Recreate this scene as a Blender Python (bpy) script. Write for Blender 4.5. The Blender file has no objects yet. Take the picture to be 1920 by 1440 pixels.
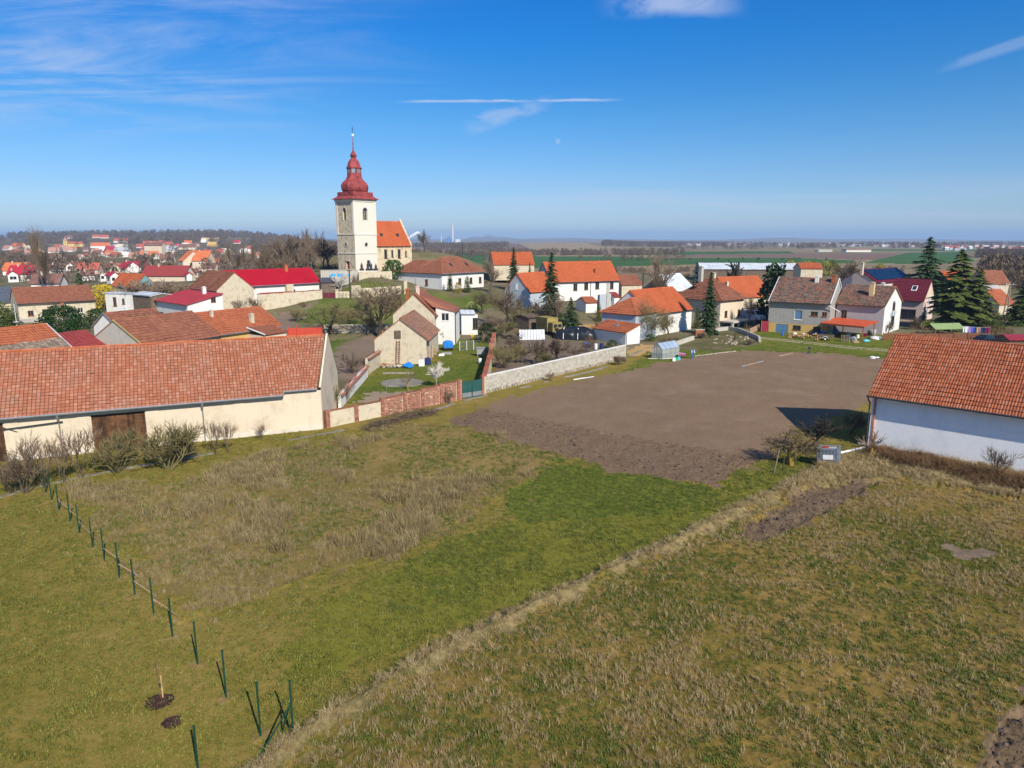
import bpy, math, random
import numpy as np
from mathutils import Vector, Matrix
rnd = random.Random(7)
R = math.radians
scene = bpy.context.scene
COL = scene.collection

CAM_H, FPX, PITCH = 17.0, 1321.0, R(11.55)
cam_data = bpy.data.cameras.new('camera')
cam_data.sensor_width = 36.0
cam_data.lens = FPX / 1920.0 * 36.0
cam_data.clip_end = 60000
cam_data.clip_start = 0.5
cam = bpy.data.objects.new('camera', cam_data)
cam.location = (0, 0, CAM_H)
cam.rotation_euler = (R(90) - PITCH, 0, 0)
COL.objects.link(cam)
scene.camera = cam

SUN_EL, SUN_AZ = R(36.6), math.atan2(0.49, -0.87)      # azimuth measured from +Y towards +X
world = bpy.data.worlds.new('World')
scene.world = world
world.use_nodes = True
wn, wl = world.node_tree.nodes, world.node_tree.links
wn.clear()
w_out = wn.new('ShaderNodeOutputWorld')
w_bg = wn.new('ShaderNodeBackground')
w_bg.inputs['Strength'].default_value = 0.11
w_sky = wn.new('ShaderNodeTexSky')
w_sky.sky_type = 'NISHITA'
w_sky.sun_disc = False
w_sky.sun_elevation = SUN_EL
w_sky.sun_rotation = SUN_AZ
w_sky.air_density = 1.0
w_sky.dust_density = 0.6
w_sky.ozone_density = 3.0
w_hsv = wn.new('ShaderNodeHueSaturation')
w_hsv.inputs['Saturation'].default_value = 1.35
w_hsv.inputs['Value'].default_value = 1.0
wl.new(w_sky.outputs[0], w_hsv.inputs['Color'])
w_tint = wn.new('ShaderNodeMix'); w_tint.data_type = 'RGBA'; w_tint.blend_type = 'MULTIPLY'
w_tint.inputs[0].default_value = 1.0
w_rm = wn.new('ShaderNodeValToRGB')
wl.new(w_hsv.outputs[0], w_tint.inputs[6])
w_tc = wn.new('ShaderNodeTexCoord')
w_sep = wn.new('ShaderNodeSeparateXYZ')
# clear spring air: the same tone all round, deeper blue with height
SKY = [(0.0, (.85, .96, 1.24)), (.013, (.80, .92, 1.2)), (.034, (.66, .79, 1.1)), (.067, (.53, .68, .95)), (.106, (.48, .67, .91)), (.156, (.36, .66, .89)), (.204, (.22, .63, .90)), (.25, (.10, .63, .95)), (.30, (.06, .62, .97)), (1.0, (.18, .60, .95))]
while len(w_rm.color_ramp.elements) < len(SKY): w_rm.color_ramp.elements.new(0.5)
for e_, (p_, c_) in zip(w_rm.color_ramp.elements, SKY): e_.position = p_; e_.color = (*c_, 1)
wl.new(w_sep.outputs[2], w_rm.inputs[0]); wl.new(w_rm.outputs[0], w_tint.inputs[7])
wl.new(w_tc.outputs['Generated'], w_sep.inputs[0])

def wmath(op, a, b=None, c=None, clamp=False):
 n = wn.new('ShaderNodeMath'); n.operation = op; n.use_clamp = clamp
 for i, v in enumerate((a, b, c)):
  if v is None: continue
  if isinstance(v, (int, float)): n.inputs[i].default_value = v
  else: wl.new(v, n.inputs[i])
 return n.outputs[0]

def wsmooth(v, lo, hi):
 n = wn.new('ShaderNodeMapRange'); n.interpolation_type = 'SMOOTHSTEP'
 wl.new(v, n.inputs[0]); n.inputs[1].default_value = lo; n.inputs[2].default_value = hi
 return n.outputs[0]

# high thin cloud: sky direction projected on a plane far overhead, streaky noise
zc = wmath('MAXIMUM', w_sep.outputs[2], 0.012)
zq = wmath('ADD', zc, 0.055)
pu = wmath('DIVIDE', w_sep.outputs[0], zq)
pv = wmath('DIVIDE', w_sep.outputs[1], zq)

def wnoise(su, sv, ou, ov, scale, detail, rough, dist):
 cx = wn.new('ShaderNodeCombineXYZ')
 wl.new(wmath('MULTIPLY_ADD', pu, su, ou), cx.inputs[0])
 wl.new(wmath('MULTIPLY_ADD', pv, sv, ov), cx.inputs[1])
 n = wn.new('ShaderNodeTexNoise'); n.noise_dimensions = '2D'
 wl.new(cx.outputs[0], n.inputs['Vector'])
 n.inputs['Scale'].default_value = scale; n.inputs['Detail'].default_value = detail
 n.inputs['Roughness'].default_value = rough; n.inputs['Distortion'].default_value = dist
 return n.outputs[0]

def wband(v, lo0, lo1, hi0, hi1):
 return wmath('MULTIPLY', wsmooth(v, lo0, lo1), wmath('SUBTRACT', 1.0, wsmooth(v, hi0, hi1)))

azr = wmath('DIVIDE', w_sep.outputs[0], wmath('MAXIMUM', w_sep.outputs[1], 0.05))     # X/Y
elr = wmath('DIVIDE', w_sep.outputs[2], wmath('MAXIMUM', w_sep.outputs[1], 0.05))     # Z/Y
streak = wnoise(0.42, 1.25, 3.1, 0.4, 1.3, 7, 0.66, 0.45)
c1 = wmath('MULTIPLY', wsmooth(streak, 0.36, 0.74), wmath('SUBTRACT', 1.0, wsmooth(azr, -0.62, 0.02)))
c1 = wmath('MULTIPLY', c1, wsmooth(elr, 0.10, 0.22))
# thin layer low over the plain
low = wnoise(0.25, 0.75, 9.0, 2.0, 1.2, 5, 0.55, 0.5)
c2 = wmath('MULTIPLY', wsmooth(low, 0.36, 0.72), wband(elr, 0.005, 0.03, 0.055, 0.095))
c2 = wmath('MULTIPLY', c2, wmath('MULTIPLY', wsmooth(azr, -0.2, 0.12), 0.6))

def wstreak(az0, az1, el0, slope, width, soft, amp, nscale=26.0):
 """a wisp: a line in azimuth and height with ragged density"""
 mid = wmath('MULTIPLY_ADD', azr, slope, el0 - slope * az0)
 rag = wnoise(1.6, 0.9, az0 * 7, el0 * 13, nscale * 0.08, 5, 0.62, 0.6)
 d = wmath('ABSOLUTE', wmath('SUBTRACT', elr, wmath('ADD', mid, wmath('MULTIPLY', wmath('SUBTRACT', rag, 0.5), width * 1.6))))
 body = wmath('SUBTRACT', 1.0, wsmooth(d, width * 0.2, width))
 span = wband(azr, az0 - soft, az0 + soft, az1 - soft, az1 + soft)
 return wmath('MULTIPLY', wmath('MULTIPLY', body, span), wmath('MULTIPLY', wsmooth(rag, 0.18, 0.6), amp))

clouds = wmath('MAXIMUM', wmath('MULTIPLY', c1, 0.62), wmath('MULTIPLY', c2, 0.8))
for args in ((-0.136, 0.128, 0.1817, 0.006, 0.0026, 0.03, .65),        # condensation trail
    (-0.055, 0.04, 0.150, 0.30, 0.015, 0.02, 0.4),
    (0.14, 0.28, 0.303, -0.01, 0.019, 0.035, .65),             # small cloud at the top
    (0.58, 0.80, 0.226, 0.30, 0.010, 0.025, 0.24)):
 clouds = wmath('MAXIMUM', clouds, wstreak(*args))
w_mix = wn.new('ShaderNodeMix'); w_mix.data_type = 'RGBA'
wl.new(clouds, w_mix.inputs[0])
wl.new(w_tint.outputs[2], w_mix.inputs[6])
w_mix.inputs[7].default_value = (4.1, 4.7, 6.2, 1)
# pale day moon
mx, my = (1046 - 960) / FPX, 0.0
mdir = Vector((mx, math.cos(PITCH) - ((265 - 720) / FPX) * math.sin(PITCH), -(math.sin(PITCH) + (265 - 720) / FPX * math.cos(PITCH)))).normalized()
w_dot = wn.new('ShaderNodeVectorMath'); w_dot.operation = 'DISTANCE'
w_nrm = wn.new('ShaderNodeVectorMath'); w_nrm.operation = 'NORMALIZE'
wl.new(w_tc.outputs['Generated'], w_nrm.inputs[0])
wl.new(w_nrm.outputs[0], w_dot.inputs[0]); w_dot.inputs[1].default_value = mdir
moon = wmath('MULTIPLY', wmath('SUBTRACT', 1.0, wsmooth(w_dot.outputs['Value'], 0.0028, 0.0042)), 0.35)
w_mix2 = wn.new('ShaderNodeMix'); w_mix2.data_type = 'RGBA'
wl.new(moon, w_mix2.inputs[0]); wl.new(w_mix.outputs[2], w_mix2.inputs[6]); w_mix2.inputs[7].default_value = (4, 4.6, 6, 1)
wl.new(w_mix2.outputs[2], w_bg.inputs['Color'])
wl.new(w_bg.outputs[0], w_out.inputs['Surface'])

sun_data = bpy.data.lights.new('sun', 'SUN')
sun_data.energy = 4.9
sun_data.angle = R(0.5)
sun_data.color = (1.0, 0.92, 0.79)
sun = bpy.data.objects.new('sun', sun_data)
sd = Vector((math.sin(SUN_AZ) * math.cos(SUN_EL), math.cos(SUN_AZ) * math.cos(SUN_EL), math.sin(SUN_EL)))
sun.rotation_euler = sd.to_track_quat('Z', 'Y').to_euler()
sun.location = (0, 0, 120)
COL.objects.link(sun)

scene.view_settings.view_transform = 'Standard'
scene.view_settings.look = 'None'
scene.view_settings.exposure = 0.36
scene.view_settings.gamma = 1.0
scene.view_settings.use_curve_mapping = False
scene.cycles.max_bounces = 6
scene.cycles.volume_bounces = 0
scene.cycles.transparent_max_bounces = 8
scene.cycles.use_denoising = True

ST, CT = math.sin(PITCH), math.cos(PITCH)

def ray(px, py):
 t = (py - 720) / FPX
 return ((px - 960) / FPX, CT - t * ST, -(ST + t * CT))

def at_z(px, py, z=0.0):
 x, y, d = ray(px, py); k = (z - CAM_H) / d
 return Vector((x * k, y * k, z))

def at_d(px, py, D):
 x, y, d = ray(px, py); k = D / y
 return Vector((x * k, D, CAM_H + d * k))

def to_px(p):
 dx, dy, dz = p[0], p[1], p[2] - CAM_H
 f = dy * CT - dz * ST; u = dy * ST + dz * CT
 return 960 + FPX * dx / f, 720 - FPX * u / f

class MB:
 def __init__(s):
  s.v = []; s.f = []; s.m = []; s.r = []; s.cm = 0; s.cr = None

 def vert(s, p):
  s.v.append((p[0], p[1], p[2])); return len(s.v) - 1

 def face(s, idx, r=None):
  s.f.append(tuple(idx)); s.m.append(s.cm)
  s.r.append(r if r is not None else (s.cr if s.cr is not None else rnd.random()))

 def poly(s, pts, r=None):
  n = len(s.v); s.v.extend((p[0], p[1], p[2]) for p in pts); s.face(range(n, n + len(pts)), r)

 def box(s, c, size, rz=0.0, r=None, tilt=None):
  hx, hy, hz = size[0] / 2, size[1] / 2, size[2] / 2
  m = Matrix.Rotation(rz, 3, 'Z')
  if tilt is not None: m = m @ tilt
  n = len(s.v); c = Vector(c)
  for sx, sy, sz in ((-1, -1, -1), (1, -1, -1), (1, 1, -1), (-1, 1, -1), (-1, -1, 1), (1, -1, 1), (1, 1, 1), (-1, 1, 1)):
   p = c + m @ Vector((sx * hx, sy * hy, sz * hz)); s.v.append((p.x, p.y, p.z))
  if r is None: r = rnd.random()
  for q in ((0, 3, 2, 1), (4, 5, 6, 7), (0, 1, 5, 4), (1, 2, 6, 5), (2, 3, 7, 6), (3, 0, 4, 7)):
   s.face([n + i for i in q], r)

 def bar(s, a, b, w, h=None, r=None):
  """box beam from a to b"""
  a, b = Vector(a), Vector(b); d = b - a; L = d.length
  if L < 1e-6: return
  z = d / L
  up = Vector((0, 0, 1)) if abs(z.z) < 0.95 else Vector((0, 1, 0))
  x = z.cross(up).normalized(); y = x.cross(z)
  h = w if h is None else h
  n = len(s.v)
  for p in (a, b):
   for i, j in ((-1, -1), (1, -1), (1, 1), (-1, 1)):
    q = p + x * (i * w / 2) + y * (j * h / 2); s.v.append((q.x, q.y, q.z))
  if r is None: r = rnd.random()
  for q in ((3, 2, 1, 0), (4, 5, 6, 7), (0, 1, 5, 4), (1, 2, 6, 5), (2, 3, 7, 6), (3, 0, 4, 7)):
   s.face([n + i for i in q], r)

 def tube(s, pts, rad, k=6, cap=True, r=None):
  pts = [Vector(p) for p in pts]
  if r is None: r = rnd.random()
  rings = []
  x = None
  for i, p in enumerate(pts):
   d = (pts[min(i + 1, len(pts) - 1)] - pts[max(i - 1, 0)])
   if d.length < 1e-7: d = Vector((0, 0, 1))
   d.normalize()
   if x is None or abs(x.dot(d)) > 0.9:
    x = d.orthogonal().normalized()
   x = (x - d * x.dot(d)).normalized(); y = d.cross(x)
   ra = rad[i] if isinstance(rad, (list, tuple)) else rad
   n = len(s.v)
   for j in range(k):
    a = 2 * math.pi * j / k
    q = p + x * (ra * math.cos(a)) + y * (ra * math.sin(a)); s.v.append((q.x, q.y, q.z))
   rings.append(n)
  for a, b in zip(rings, rings[1:]):
   for j in range(k):
    s.face((a + j, a + (j + 1) % k, b + (j + 1) % k, b + j), r)
  if cap:
   s.face([rings[0] + j for j in range(k)][::-1], r)
   s.face([rings[-1] + j for j in range(k)], r)

 def lathe(s, prof, k=8, c=(0, 0, 0), rot=0.0, r=None, square=False):
  rings = []
  if r is None: r = rnd.random()
  for ra, z in prof:
   n = len(s.v)
   for j in range(k):
    a = rot + 2 * math.pi * j / k
    s.v.append((c[0] + ra * math.cos(a), c[1] + ra * math.sin(a), c[2] + z))
   rings.append(n)
  for a, b in zip(rings, rings[1:]):
   for j in range(k):
    s.face((a + j, a + (j + 1) % k, b + (j + 1) % k, b + j), r)
  s.face([rings[0] + j for j in range(k)][::-1], r)
  s.face([rings[-1] + j for j in range(k)], r)

 def blob(s, c, size, seed=0, sub=2, rough=0.15, r=None):
  """uneven rounded lump"""
  import bmesh
  bm = bmesh.new(); bmesh.ops.create_icosphere(bm, subdivisions=sub, radius=1.0)
  rr = random.Random(seed); n = len(s.v)
  ph = [rr.uniform(0, 6.28) for _ in range(6)]
  for v in bm.verts:
   p = v.co
   k = 1 + rough * (math.sin(3.1 * p.x + ph[0]) + math.sin(3.7 * p.y + ph[1]) + math.sin(4.3 * p.z + ph[2]) + math.sin(7 * p.x + 5 * p.y + ph[3])) / 2
   s.v.append((c[0] + p.x * size[0] * k, c[1] + p.y * size[1] * k, c[2] + p.z * size[2] * k))
  for f in bm.faces: s.face([n + v.index for v in f.verts], r)
  bm.free()

 def build(s, name, mats, parent=None, smooth=False, link=True, kind=None):
  me = bpy.data.meshes.new(name)
  me.from_pydata(s.v, [], s.f)
  if not isinstance(mats, (list, tuple)): mats = [mats]
  for m in mats: me.materials.append(m)
  if len(mats) > 1: me.polygons.foreach_set('material_index', s.m)
  at = me.attributes.new('rnd', 'FLOAT', 'FACE'); at.data.foreach_set('value', s.r)
  if smooth: me.polygons.foreach_set('use_smooth', [True] * len(s.f))
  me.update()
  o = bpy.data.objects.new(name, me)
  if link: COL.objects.link(o)
  if parent is not None: o.parent = parent
  if kind: o['kind'] = kind
  return o

def thing(name, label, cat, loc=(0, 0, 0), rz=0.0, group=None, scale=None):
 o = bpy.data.objects.new(name, None); COL.objects.link(o)
 o.empty_display_size = 0.3
 o.location = loc; o.rotation_euler = (0, 0, rz)
 if scale is not None: o.scale = scale if isinstance(scale, (tuple, list)) else (scale,) * 3
 o['label'] = label; o['category'] = cat
 if group: o['group'] = group
 return o

def tag(o, label, cat, group=None):
 o['label'] = label; o['category'] = cat
 if group: o['group'] = group
 return o

def child(name, mesh, parent, kind=None):
 o = bpy.data.objects.new(name, mesh); COL.objects.link(o); o.parent = parent
 if kind: o['kind'] = kind
 return o

def new_mat(name):
 m = bpy.data.materials.new(name); m.use_nodes = True
 nt = m.node_tree; b = nt.nodes['Principled BSDF']
 return m, nt, b

def nd(nt, t, **k):
 n = nt.nodes.new(t)
 for a, v in k.items(): setattr(n, a, v)
 return n

def noise(nt, vec, scale, detail=4, rough=0.6, dist=0.0):
 n = nd(nt, 'ShaderNodeTexNoise')
 if vec is not None: nt.links.new(vec, n.inputs['Vector'])
 n.inputs['Scale'].default_value = scale; n.inputs['Detail'].default_value = detail
 n.inputs['Roughness'].default_value = rough; n.inputs['Distortion'].default_value = dist
 return n.outputs[0]

def mth(nt, op, a, b=0.0, clamp=False):
 n = nd(nt, 'ShaderNodeMath', operation=op); n.use_clamp = clamp
 for i, v in enumerate((a, b)):
  if isinstance(v, (int, float)): n.inputs[i].default_value = v
  else: nt.links.new(v, n.inputs[i])
 return n.outputs[0]

def mixc(nt, fac, a, b, blend='MIX'):
 n = nd(nt, 'ShaderNodeMix', data_type='RGBA', blend_type=blend)
 for i, v in ((0, fac), (6, a), (7, b)):
  if isinstance(v, (int, float)): n.inputs[i].default_value = v
  elif isinstance(v, tuple): n.inputs[i].default_value = (v[0], v[1], v[2], 1)
  else: nt.links.new(v, n.inputs[i])
 return n.outputs[2]

def ramp(nt, fac, stops, interp='LINEAR'):
 n = nd(nt, 'ShaderNodeValToRGB'); cr = n.color_ramp; cr.interpolation = interp
 while len(cr.elements) < len(stops): cr.elements.new(0.5)
 for e, (p, c) in zip(cr.elements, stops):
  e.position = p; e.color = (c[0], c[1], c[2], 1)
 nt.links.new(fac, n.inputs[0])
 return n.outputs[0]

def smooth01(nt, v, lo, hi):
 n = nd(nt, 'ShaderNodeMapRange', interpolation_type='SMOOTHSTEP')
 nt.links.new(v, n.inputs[0]); n.inputs[1].default_value = lo; n.inputs[2].default_value = hi
 return n.outputs[0]

def attr(nt, name='rnd'):
 n = nd(nt, 'ShaderNodeAttribute', attribute_name=name); return n.outputs['Fac']

def bump(nt, b, h, strength=0.3, dist=0.02):
 n = nd(nt, 'ShaderNodeBump'); n.inputs['Strength'].default_value = strength; n.inputs['Distance'].default_value = dist
 nt.links.new(h, n.inputs['Height']); nt.links.new(n.outputs[0], b.inputs['Normal'])

def plain(name, col, rough=0.7, metal=0.0, var=0.12, scale=2.0, spec=0.3, per_face=0.0):
 """painted or bare surface with uneven tone"""
 m, nt, b = new_mat(name)
 tc = nd(nt, 'ShaderNodeTexCoord').outputs['Object']
 f = noise(nt, tc, scale, 5, 0.65)
 lo = tuple(c * (1 - var * 1.6) for c in col); hi = tuple(min(1, c * (1 + var)) for c in col)
 c = ramp(nt, f, [(0.3, lo), (0.7, hi)])
 if per_face:
  a = attr(nt)
  c = mixc(nt, 1.0, c, ramp(nt, a, [(0, (1 - per_face,) * 3), (1, (1, 1, 1))]), 'MULTIPLY')
 nt.links.new(c, b.inputs['Base Color'])
 b.inputs['Roughness'].default_value = rough; b.inputs['Metallic'].default_value = metal
 b.inputs['Specular IOR Level'].default_value = spec
 return m

def plaster(name, col, stain=(0.25, 0.2, 0.15), amount=0.35, scale=0.9, low=0.0, rough=0.9):
 """rendered wall: blotches, rain streaks running down, grain"""
 m, nt, b = new_mat(name)
 tc = nd(nt, 'ShaderNodeTexCoord').outputs['Object']
 mp = nd(nt, 'ShaderNodeMapping'); mp.inputs['Scale'].default_value = (2.2, 2.2, 0.22); nt.links.new(tc, mp.inputs[0])
 st = smooth01(nt, noise(nt, mp.outputs[0], 1.3, 5, 0.65), 0.52, 0.78)
 bl = smooth01(nt, noise(nt, tc, scale, 6, 0.68), 0.46, 0.76)
 gr = noise(nt, tc, 14, 3, 0.6)
 fac = mth(nt, 'MULTIPLY', mth(nt, 'ADD', mth(nt, 'MULTIPLY', st, 0.55), bl, True), amount)
 base = ramp(nt, gr, [(0.25, tuple(c * 0.9 for c in col)), (0.75, tuple(min(0.95, c * 1.05) for c in col))])
 c = mixc(nt, fac, base, stain)
 nt.links.new(c, b.inputs['Base Color']); b.inputs['Roughness'].default_value = rough
 b.inputs['Specular IOR Level'].default_value = 0.15
 bump(nt, b, gr, 0.25, 0.02)
 return m

def tiles_mat(name, cols, moss=(0.10, 0.09, 0.06), moss_amt=0.3, nscale=0.45, rough=0.85, streak=None):
 """clay tiles: own tone per tile plus weathering patches"""
 m, nt, b = new_mat(name)
 tc = nd(nt, 'ShaderNodeTexCoord').outputs['Object']
 a = attr(nt)
 n = len(cols)
 c = ramp(nt, a, [(i / max(1, n - 1), cl) for i, cl in enumerate(cols)])
 big = noise(nt, tc, nscale, 5, 0.65)
 fine = noise(nt, tc, 9.0, 4, 0.7)
 c = mixc(nt, mth(nt, 'MULTIPLY', smooth01(nt, big, 0.45, 0.75), moss_amt), c, moss)
 c = mixc(nt, 0.5, c, ramp(nt, fine, [(0.3, (0.62, 0.62, 0.62)), (0.7, (1.25, 1.25, 1.25))]), 'MULTIPLY')
 nt.links.new(c, b.inputs['Base Color'])
 b.inputs['Roughness'].default_value = rough; b.inputs['Specular IOR Level'].default_value = 0.2
 return m

def ground_mat(name, stops, s1=0.06, s2=0.5, s3=3.0, w=(0.35, 0.35, 0.3), bstr=0.5, bdist=0.08, extra=None, rough=0.95):
 """soil and turf: colours by patches of several sizes (world metres)"""
 m, nt, b = new_mat(name)
 pos = nd(nt, 'ShaderNodeNewGeometry').outputs['Position']
 n1 = noise(nt, pos, s1, 4, 0.6); n2 = noise(nt, pos, s2, 5, 0.65); n3 = noise(nt, pos, s3, 5, 0.7)
 f = mth(nt, 'ADD', mth(nt, 'ADD', mth(nt, 'MULTIPLY', n1, w[0]), mth(nt, 'MULTIPLY', n2, w[1])), mth(nt, 'MULTIPLY', n3, w[2]))
 c = ramp(nt, f, stops)
 if extra: c = extra(nt, pos, c)
 nt.links.new(c, b.inputs['Base Color'])
 b.inputs['Roughness'].default_value = rough; b.inputs['Specular IOR Level'].default_value = 0.05
 h = mth(nt, 'ADD', n3, mth(nt, 'MULTIPLY', noise(nt, pos, s3 * 5, 3, 0.7), 0.5))
 bump(nt, b, h, bstr, bdist)
 return m

def leaf_mat(name, stops, rough=0.7, trans=0.0):
 """foliage, twigs, grass: tone by object and by face"""
 m, nt, b = new_mat(name)
 oi = nd(nt, 'ShaderNodeObjectInfo').outputs['Random']
 a = attr(nt)
 f = mth(nt, 'ADD', mth(nt, 'MULTIPLY', a, 0.6), mth(nt, 'MULTIPLY', oi, 0.4))
 c = ramp(nt, f, stops)
 nt.links.new(c, b.inputs['Base Color'])
 b.inputs['Roughness'].default_value = rough; b.inputs['Specular IOR Level'].default_value = 0.1
 return m

def glass_mat(name, col=(0.02, 0.025, 0.03)):
 m, nt, b = new_mat(name)
 b.inputs['Base Color'].default_value = (*col, 1); b.inputs['Roughness'].default_value = 0.12
 b.inputs['Specular IOR Level'].default_value = 0.6
 return m

MT = {}
MT['glass'] = glass_mat('window_glass')
MT['glass_blue'] = glass_mat('window_glass_blue', (0.10, 0.2, 0.33))
MT['white_frame'] = plain('white_frame', (0.78, 0.77, 0.74), 0.5, var=0.05)
MT['brown_frame'] = plain('brown_frame', (0.23, 0.10, 0.04), 0.6)
MT['dark_frame'] = plain('dark_frame', (0.06, 0.05, 0.05), 0.6)
MT['grey_metal'] = plain('grey_metal', (0.33, 0.35, 0.37), 0.45, 0.6, var=0.1)
MT['dark_metal'] = plain('dark_metal', (0.05, 0.055, 0.06), 0.5, 0.3)
MT['white_plaster'] = plaster('white_plaster', (0.70, 0.68, 0.64), (0.40, 0.35, 0.28), 0.32)
MT['cold_plaster'] = plaster('cold_plaster', (0.85, 0.855, 0.86), (0.45, 0.45, 0.45), 0.25)
MT['cream_plaster'] = plaster('cream_plaster', (0.63, 0.53, 0.395), (0.42, 0.335, 0.235), 0.8, 0.45)
MT['old_plaster'] = plaster('old_plaster', (0.56, 0.48, 0.35), (0.27, 0.22, 0.15), 0.7, 1.3)
MT['grey_plaster'] = plaster('grey_plaster', (0.44, 0.415, 0.36), (0.25, 0.23, 0.19), 0.5, 1.1)
MT['cement'] = plaster('cement', (0.33, 0.32, 0.29), (0.19, 0.18, 0.165), 0.5, 0.8)
MT['church_white'] = plaster('church_white', (0.68, 0.625, 0.53), (0.50, 0.43, 0.33), 0.22, 0.5)
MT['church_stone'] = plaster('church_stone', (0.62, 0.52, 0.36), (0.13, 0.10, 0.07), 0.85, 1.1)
MT['yellow_plaster'] = plaster('yellow_plaster', (0.55, 0.36, 0.12), (0.3, 0.2, 0.1), 0.4)
MT['lavender_plaster'] = plaster('lavender_plaster', (0.45, 0.40, 0.40), (0.3, 0.27, 0.27), 0.4)
MT['pink_plaster'] = plaster('pink_plaster', (0.62, 0.48, 0.42), (0.35, 0.27, 0.23), 0.3)
MT['blue_shade_plaster'] = plaster('blue_shade_plaster', (0.42, 0.46, 0.50), (0.25, 0.27, 0.30), 0.4)  # blue-grey tone; on the shaded gables the shade is put into the colour
MT['teal_plaster'] = plaster('teal_plaster', (0.16, 0.33, 0.35), (0.1, 0.2, 0.2), 0.3)
MT['ochre_plaster'] = plaster('ochre_plaster', (0.60, 0.45, 0.25), (0.4, 0.3, 0.2), 0.3)
MT['concrete'] = plaster('concrete', (0.50, 0.46, 0.385), (0.30, 0.27, 0.22), 0.5, 0.9)
MT['tile_red'] = tiles_mat('tile_red', [(0.30, 0.105, 0.055), (0.34, 0.122, 0.065), (0.36, 0.135, 0.074), (0.40, 0.19, 0.125)], (0.33, 0.185, 0.125), 0.55)
MT['tile_orange'] = tiles_mat('tile_orange', [(0.34, 0.095, 0.042), (0.41, 0.12, 0.052), (0.44, 0.14, 0.06)], (0.34, 0.10, 0.05), 0.35)
MT['tile_bright'] = tiles_mat('tile_bright', [(0.43, 0.098, 0.034), (0.47, 0.112, 0.04), (0.50, 0.125, 0.045)], (0.42, 0.10, 0.04), 0.3)
MT['tile_barn'] = tiles_mat('tile_barn', [(0.24, 0.068, 0.032), (0.31, 0.088, 0.038), (0.345, 0.10, 0.043), (0.36, 0.112, 0.05), (0.36, 0.15, 0.09)], (0.22, 0.09, 0.06), 0.4)
MT['tile_brown'] = tiles_mat('tile_brown', [(0.16, 0.065, 0.04), (0.25, 0.09, 0.05), (0.30, 0.12, 0.07)], (0.20, 0.12, 0.08), 0.4)
MT['tile_rust'] = tiles_mat('tile_rust', [(0.225, 0.082, 0.048), (0.29, 0.108, 0.06), (0.33, 0.13, 0.075)], (0.20, 0.10, 0.06), 0.4)
MT['tile_mixed'] = tiles_mat('tile_mixed', [(0.10, 0.07, 0.055), (0.16, 0.10, 0.075), (0.22, 0.16, 0.12), (0.36, 0.12, 0.06)], (0.13, 0.10, 0.075), 0.5, 0.8)
MT['tile_grey'] = tiles_mat('tile_grey', [(0.17, 0.12, 0.09), (0.26, 0.19, 0.14), (0.34, 0.27, 0.20)], (0.14, 0.10, 0.08), 0.4, 0.8)
MT['tile_maroon'] = tiles_mat('tile_maroon', [(0.12, 0.018, 0.03), (0.15, 0.022, 0.036)], (0.1, 0.015, 0.025), 0.1, rough=0.5)
MT['tile_darkred'] = tiles_mat('tile_darkred', [(0.26, 0.045, 0.04), (0.30, 0.055, 0.05)], (0.2, 0.05, 0.04), 0.2, rough=0.6)
MT['tile_edge'] = plain('tile_edge', (0.085, 0.042, 0.03), 0.9)  # dirt on tile edges and joints, with overlap shade put into the colour
MT['red_sheet'] = plain('red_sheet', (0.40, 0.008, 0.022), 0.5, var=0.08, scale=0.5, spec=0.3)
MT['crimson_sheet'] = plain('crimson_sheet', (0.34, 0.038, 0.05), 0.5, var=0.1, scale=0.4)
MT['orange_sheet'] = plain('orange_sheet', (0.50, 0.09, 0.03), 0.5, var=0.08, scale=0.5)
MT['pale_sheet'] = plain('pale_sheet', (0.60, 0.63, 0.66), 0.6, var=0.15, scale=0.4)
MT['slate'] = plain('slate', (0.085, 0.10, 0.13), 0.6, var=0.15)
MT['copper_red'] = plain('copper_red', (0.29, 0.052, 0.05), 0.65, var=0.35, scale=0.9)
MT['old_wood'] = plain('old_wood', (0.20, 0.145, 0.10), 0.85, var=0.35, scale=3, per_face=0.4)
MT['gate_wood'] = plain('gate_wood', (0.135, 0.062, 0.026), 0.8, var=0.4, scale=2.2, per_face=0.72)
MT['log_wood'] = plain('log_wood', (0.52, 0.32, 0.14), 0.8, var=0.25, scale=6, per_face=0.45)
MT['red_fence'] = plain('red_fence', (0.50, 0.055, 0.03), 0.6, var=0.12)
MT['brick'] = plain('brick', (0.46, 0.20, 0.125), 0.9, var=0.3, scale=3, per_face=0.45)
MT['brick_orange'] = plain('brick_orange', (0.48, 0.15, 0.06), 0.9, var=0.25, scale=4, per_face=0.4)
MT['mortar'] = plaster('mortar', (0.52, 0.41, 0.31), (0.36, 0.26, 0.2), 0.5, 2.0)
MT['block'] = plain('block', (0.50, 0.455, 0.38), 0.9, var=0.2, scale=2, per_face=0.2)
MT['green_steel'] = plain('green_steel', (0.010, 0.055, 0.033), 0.45, 0.1, var=0.1)
MT['green_gate'] = plain('green_gate', (0.022, 0.085, 0.075), 0.6, var=0.15)
MT['white_paint'] = plain('white_paint', (0.78, 0.78, 0.76), 0.5, var=0.05)
MT['blue_tarp'] = plain('blue_tarp', (0.02, 0.20, 0.62), 0.45, var=0.2, scale=3)
MT['black_tarp'] = plain('black_tarp', (0.012, 0.015, 0.018), 0.35, var=0.3, scale=3, spec=0.5)
MT['rust'] = plain('rust', (0.24, 0.09, 0.045), 0.85, var=0.35, scale=4)
MT['truck_paint'] = plain('truck_paint', (0.30, 0.23, 0.07), 0.6, var=0.25, scale=2)
MT['rubber'] = plain('rubber', (0.02, 0.02, 0.02), 0.8)
MT['red_paint'] = plain('red_paint', (0.42, 0.03, 0.03), 0.5)
MT['door_red'] = plain('door_red', (0.28, 0.02, 0.025), 0.6)
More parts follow.
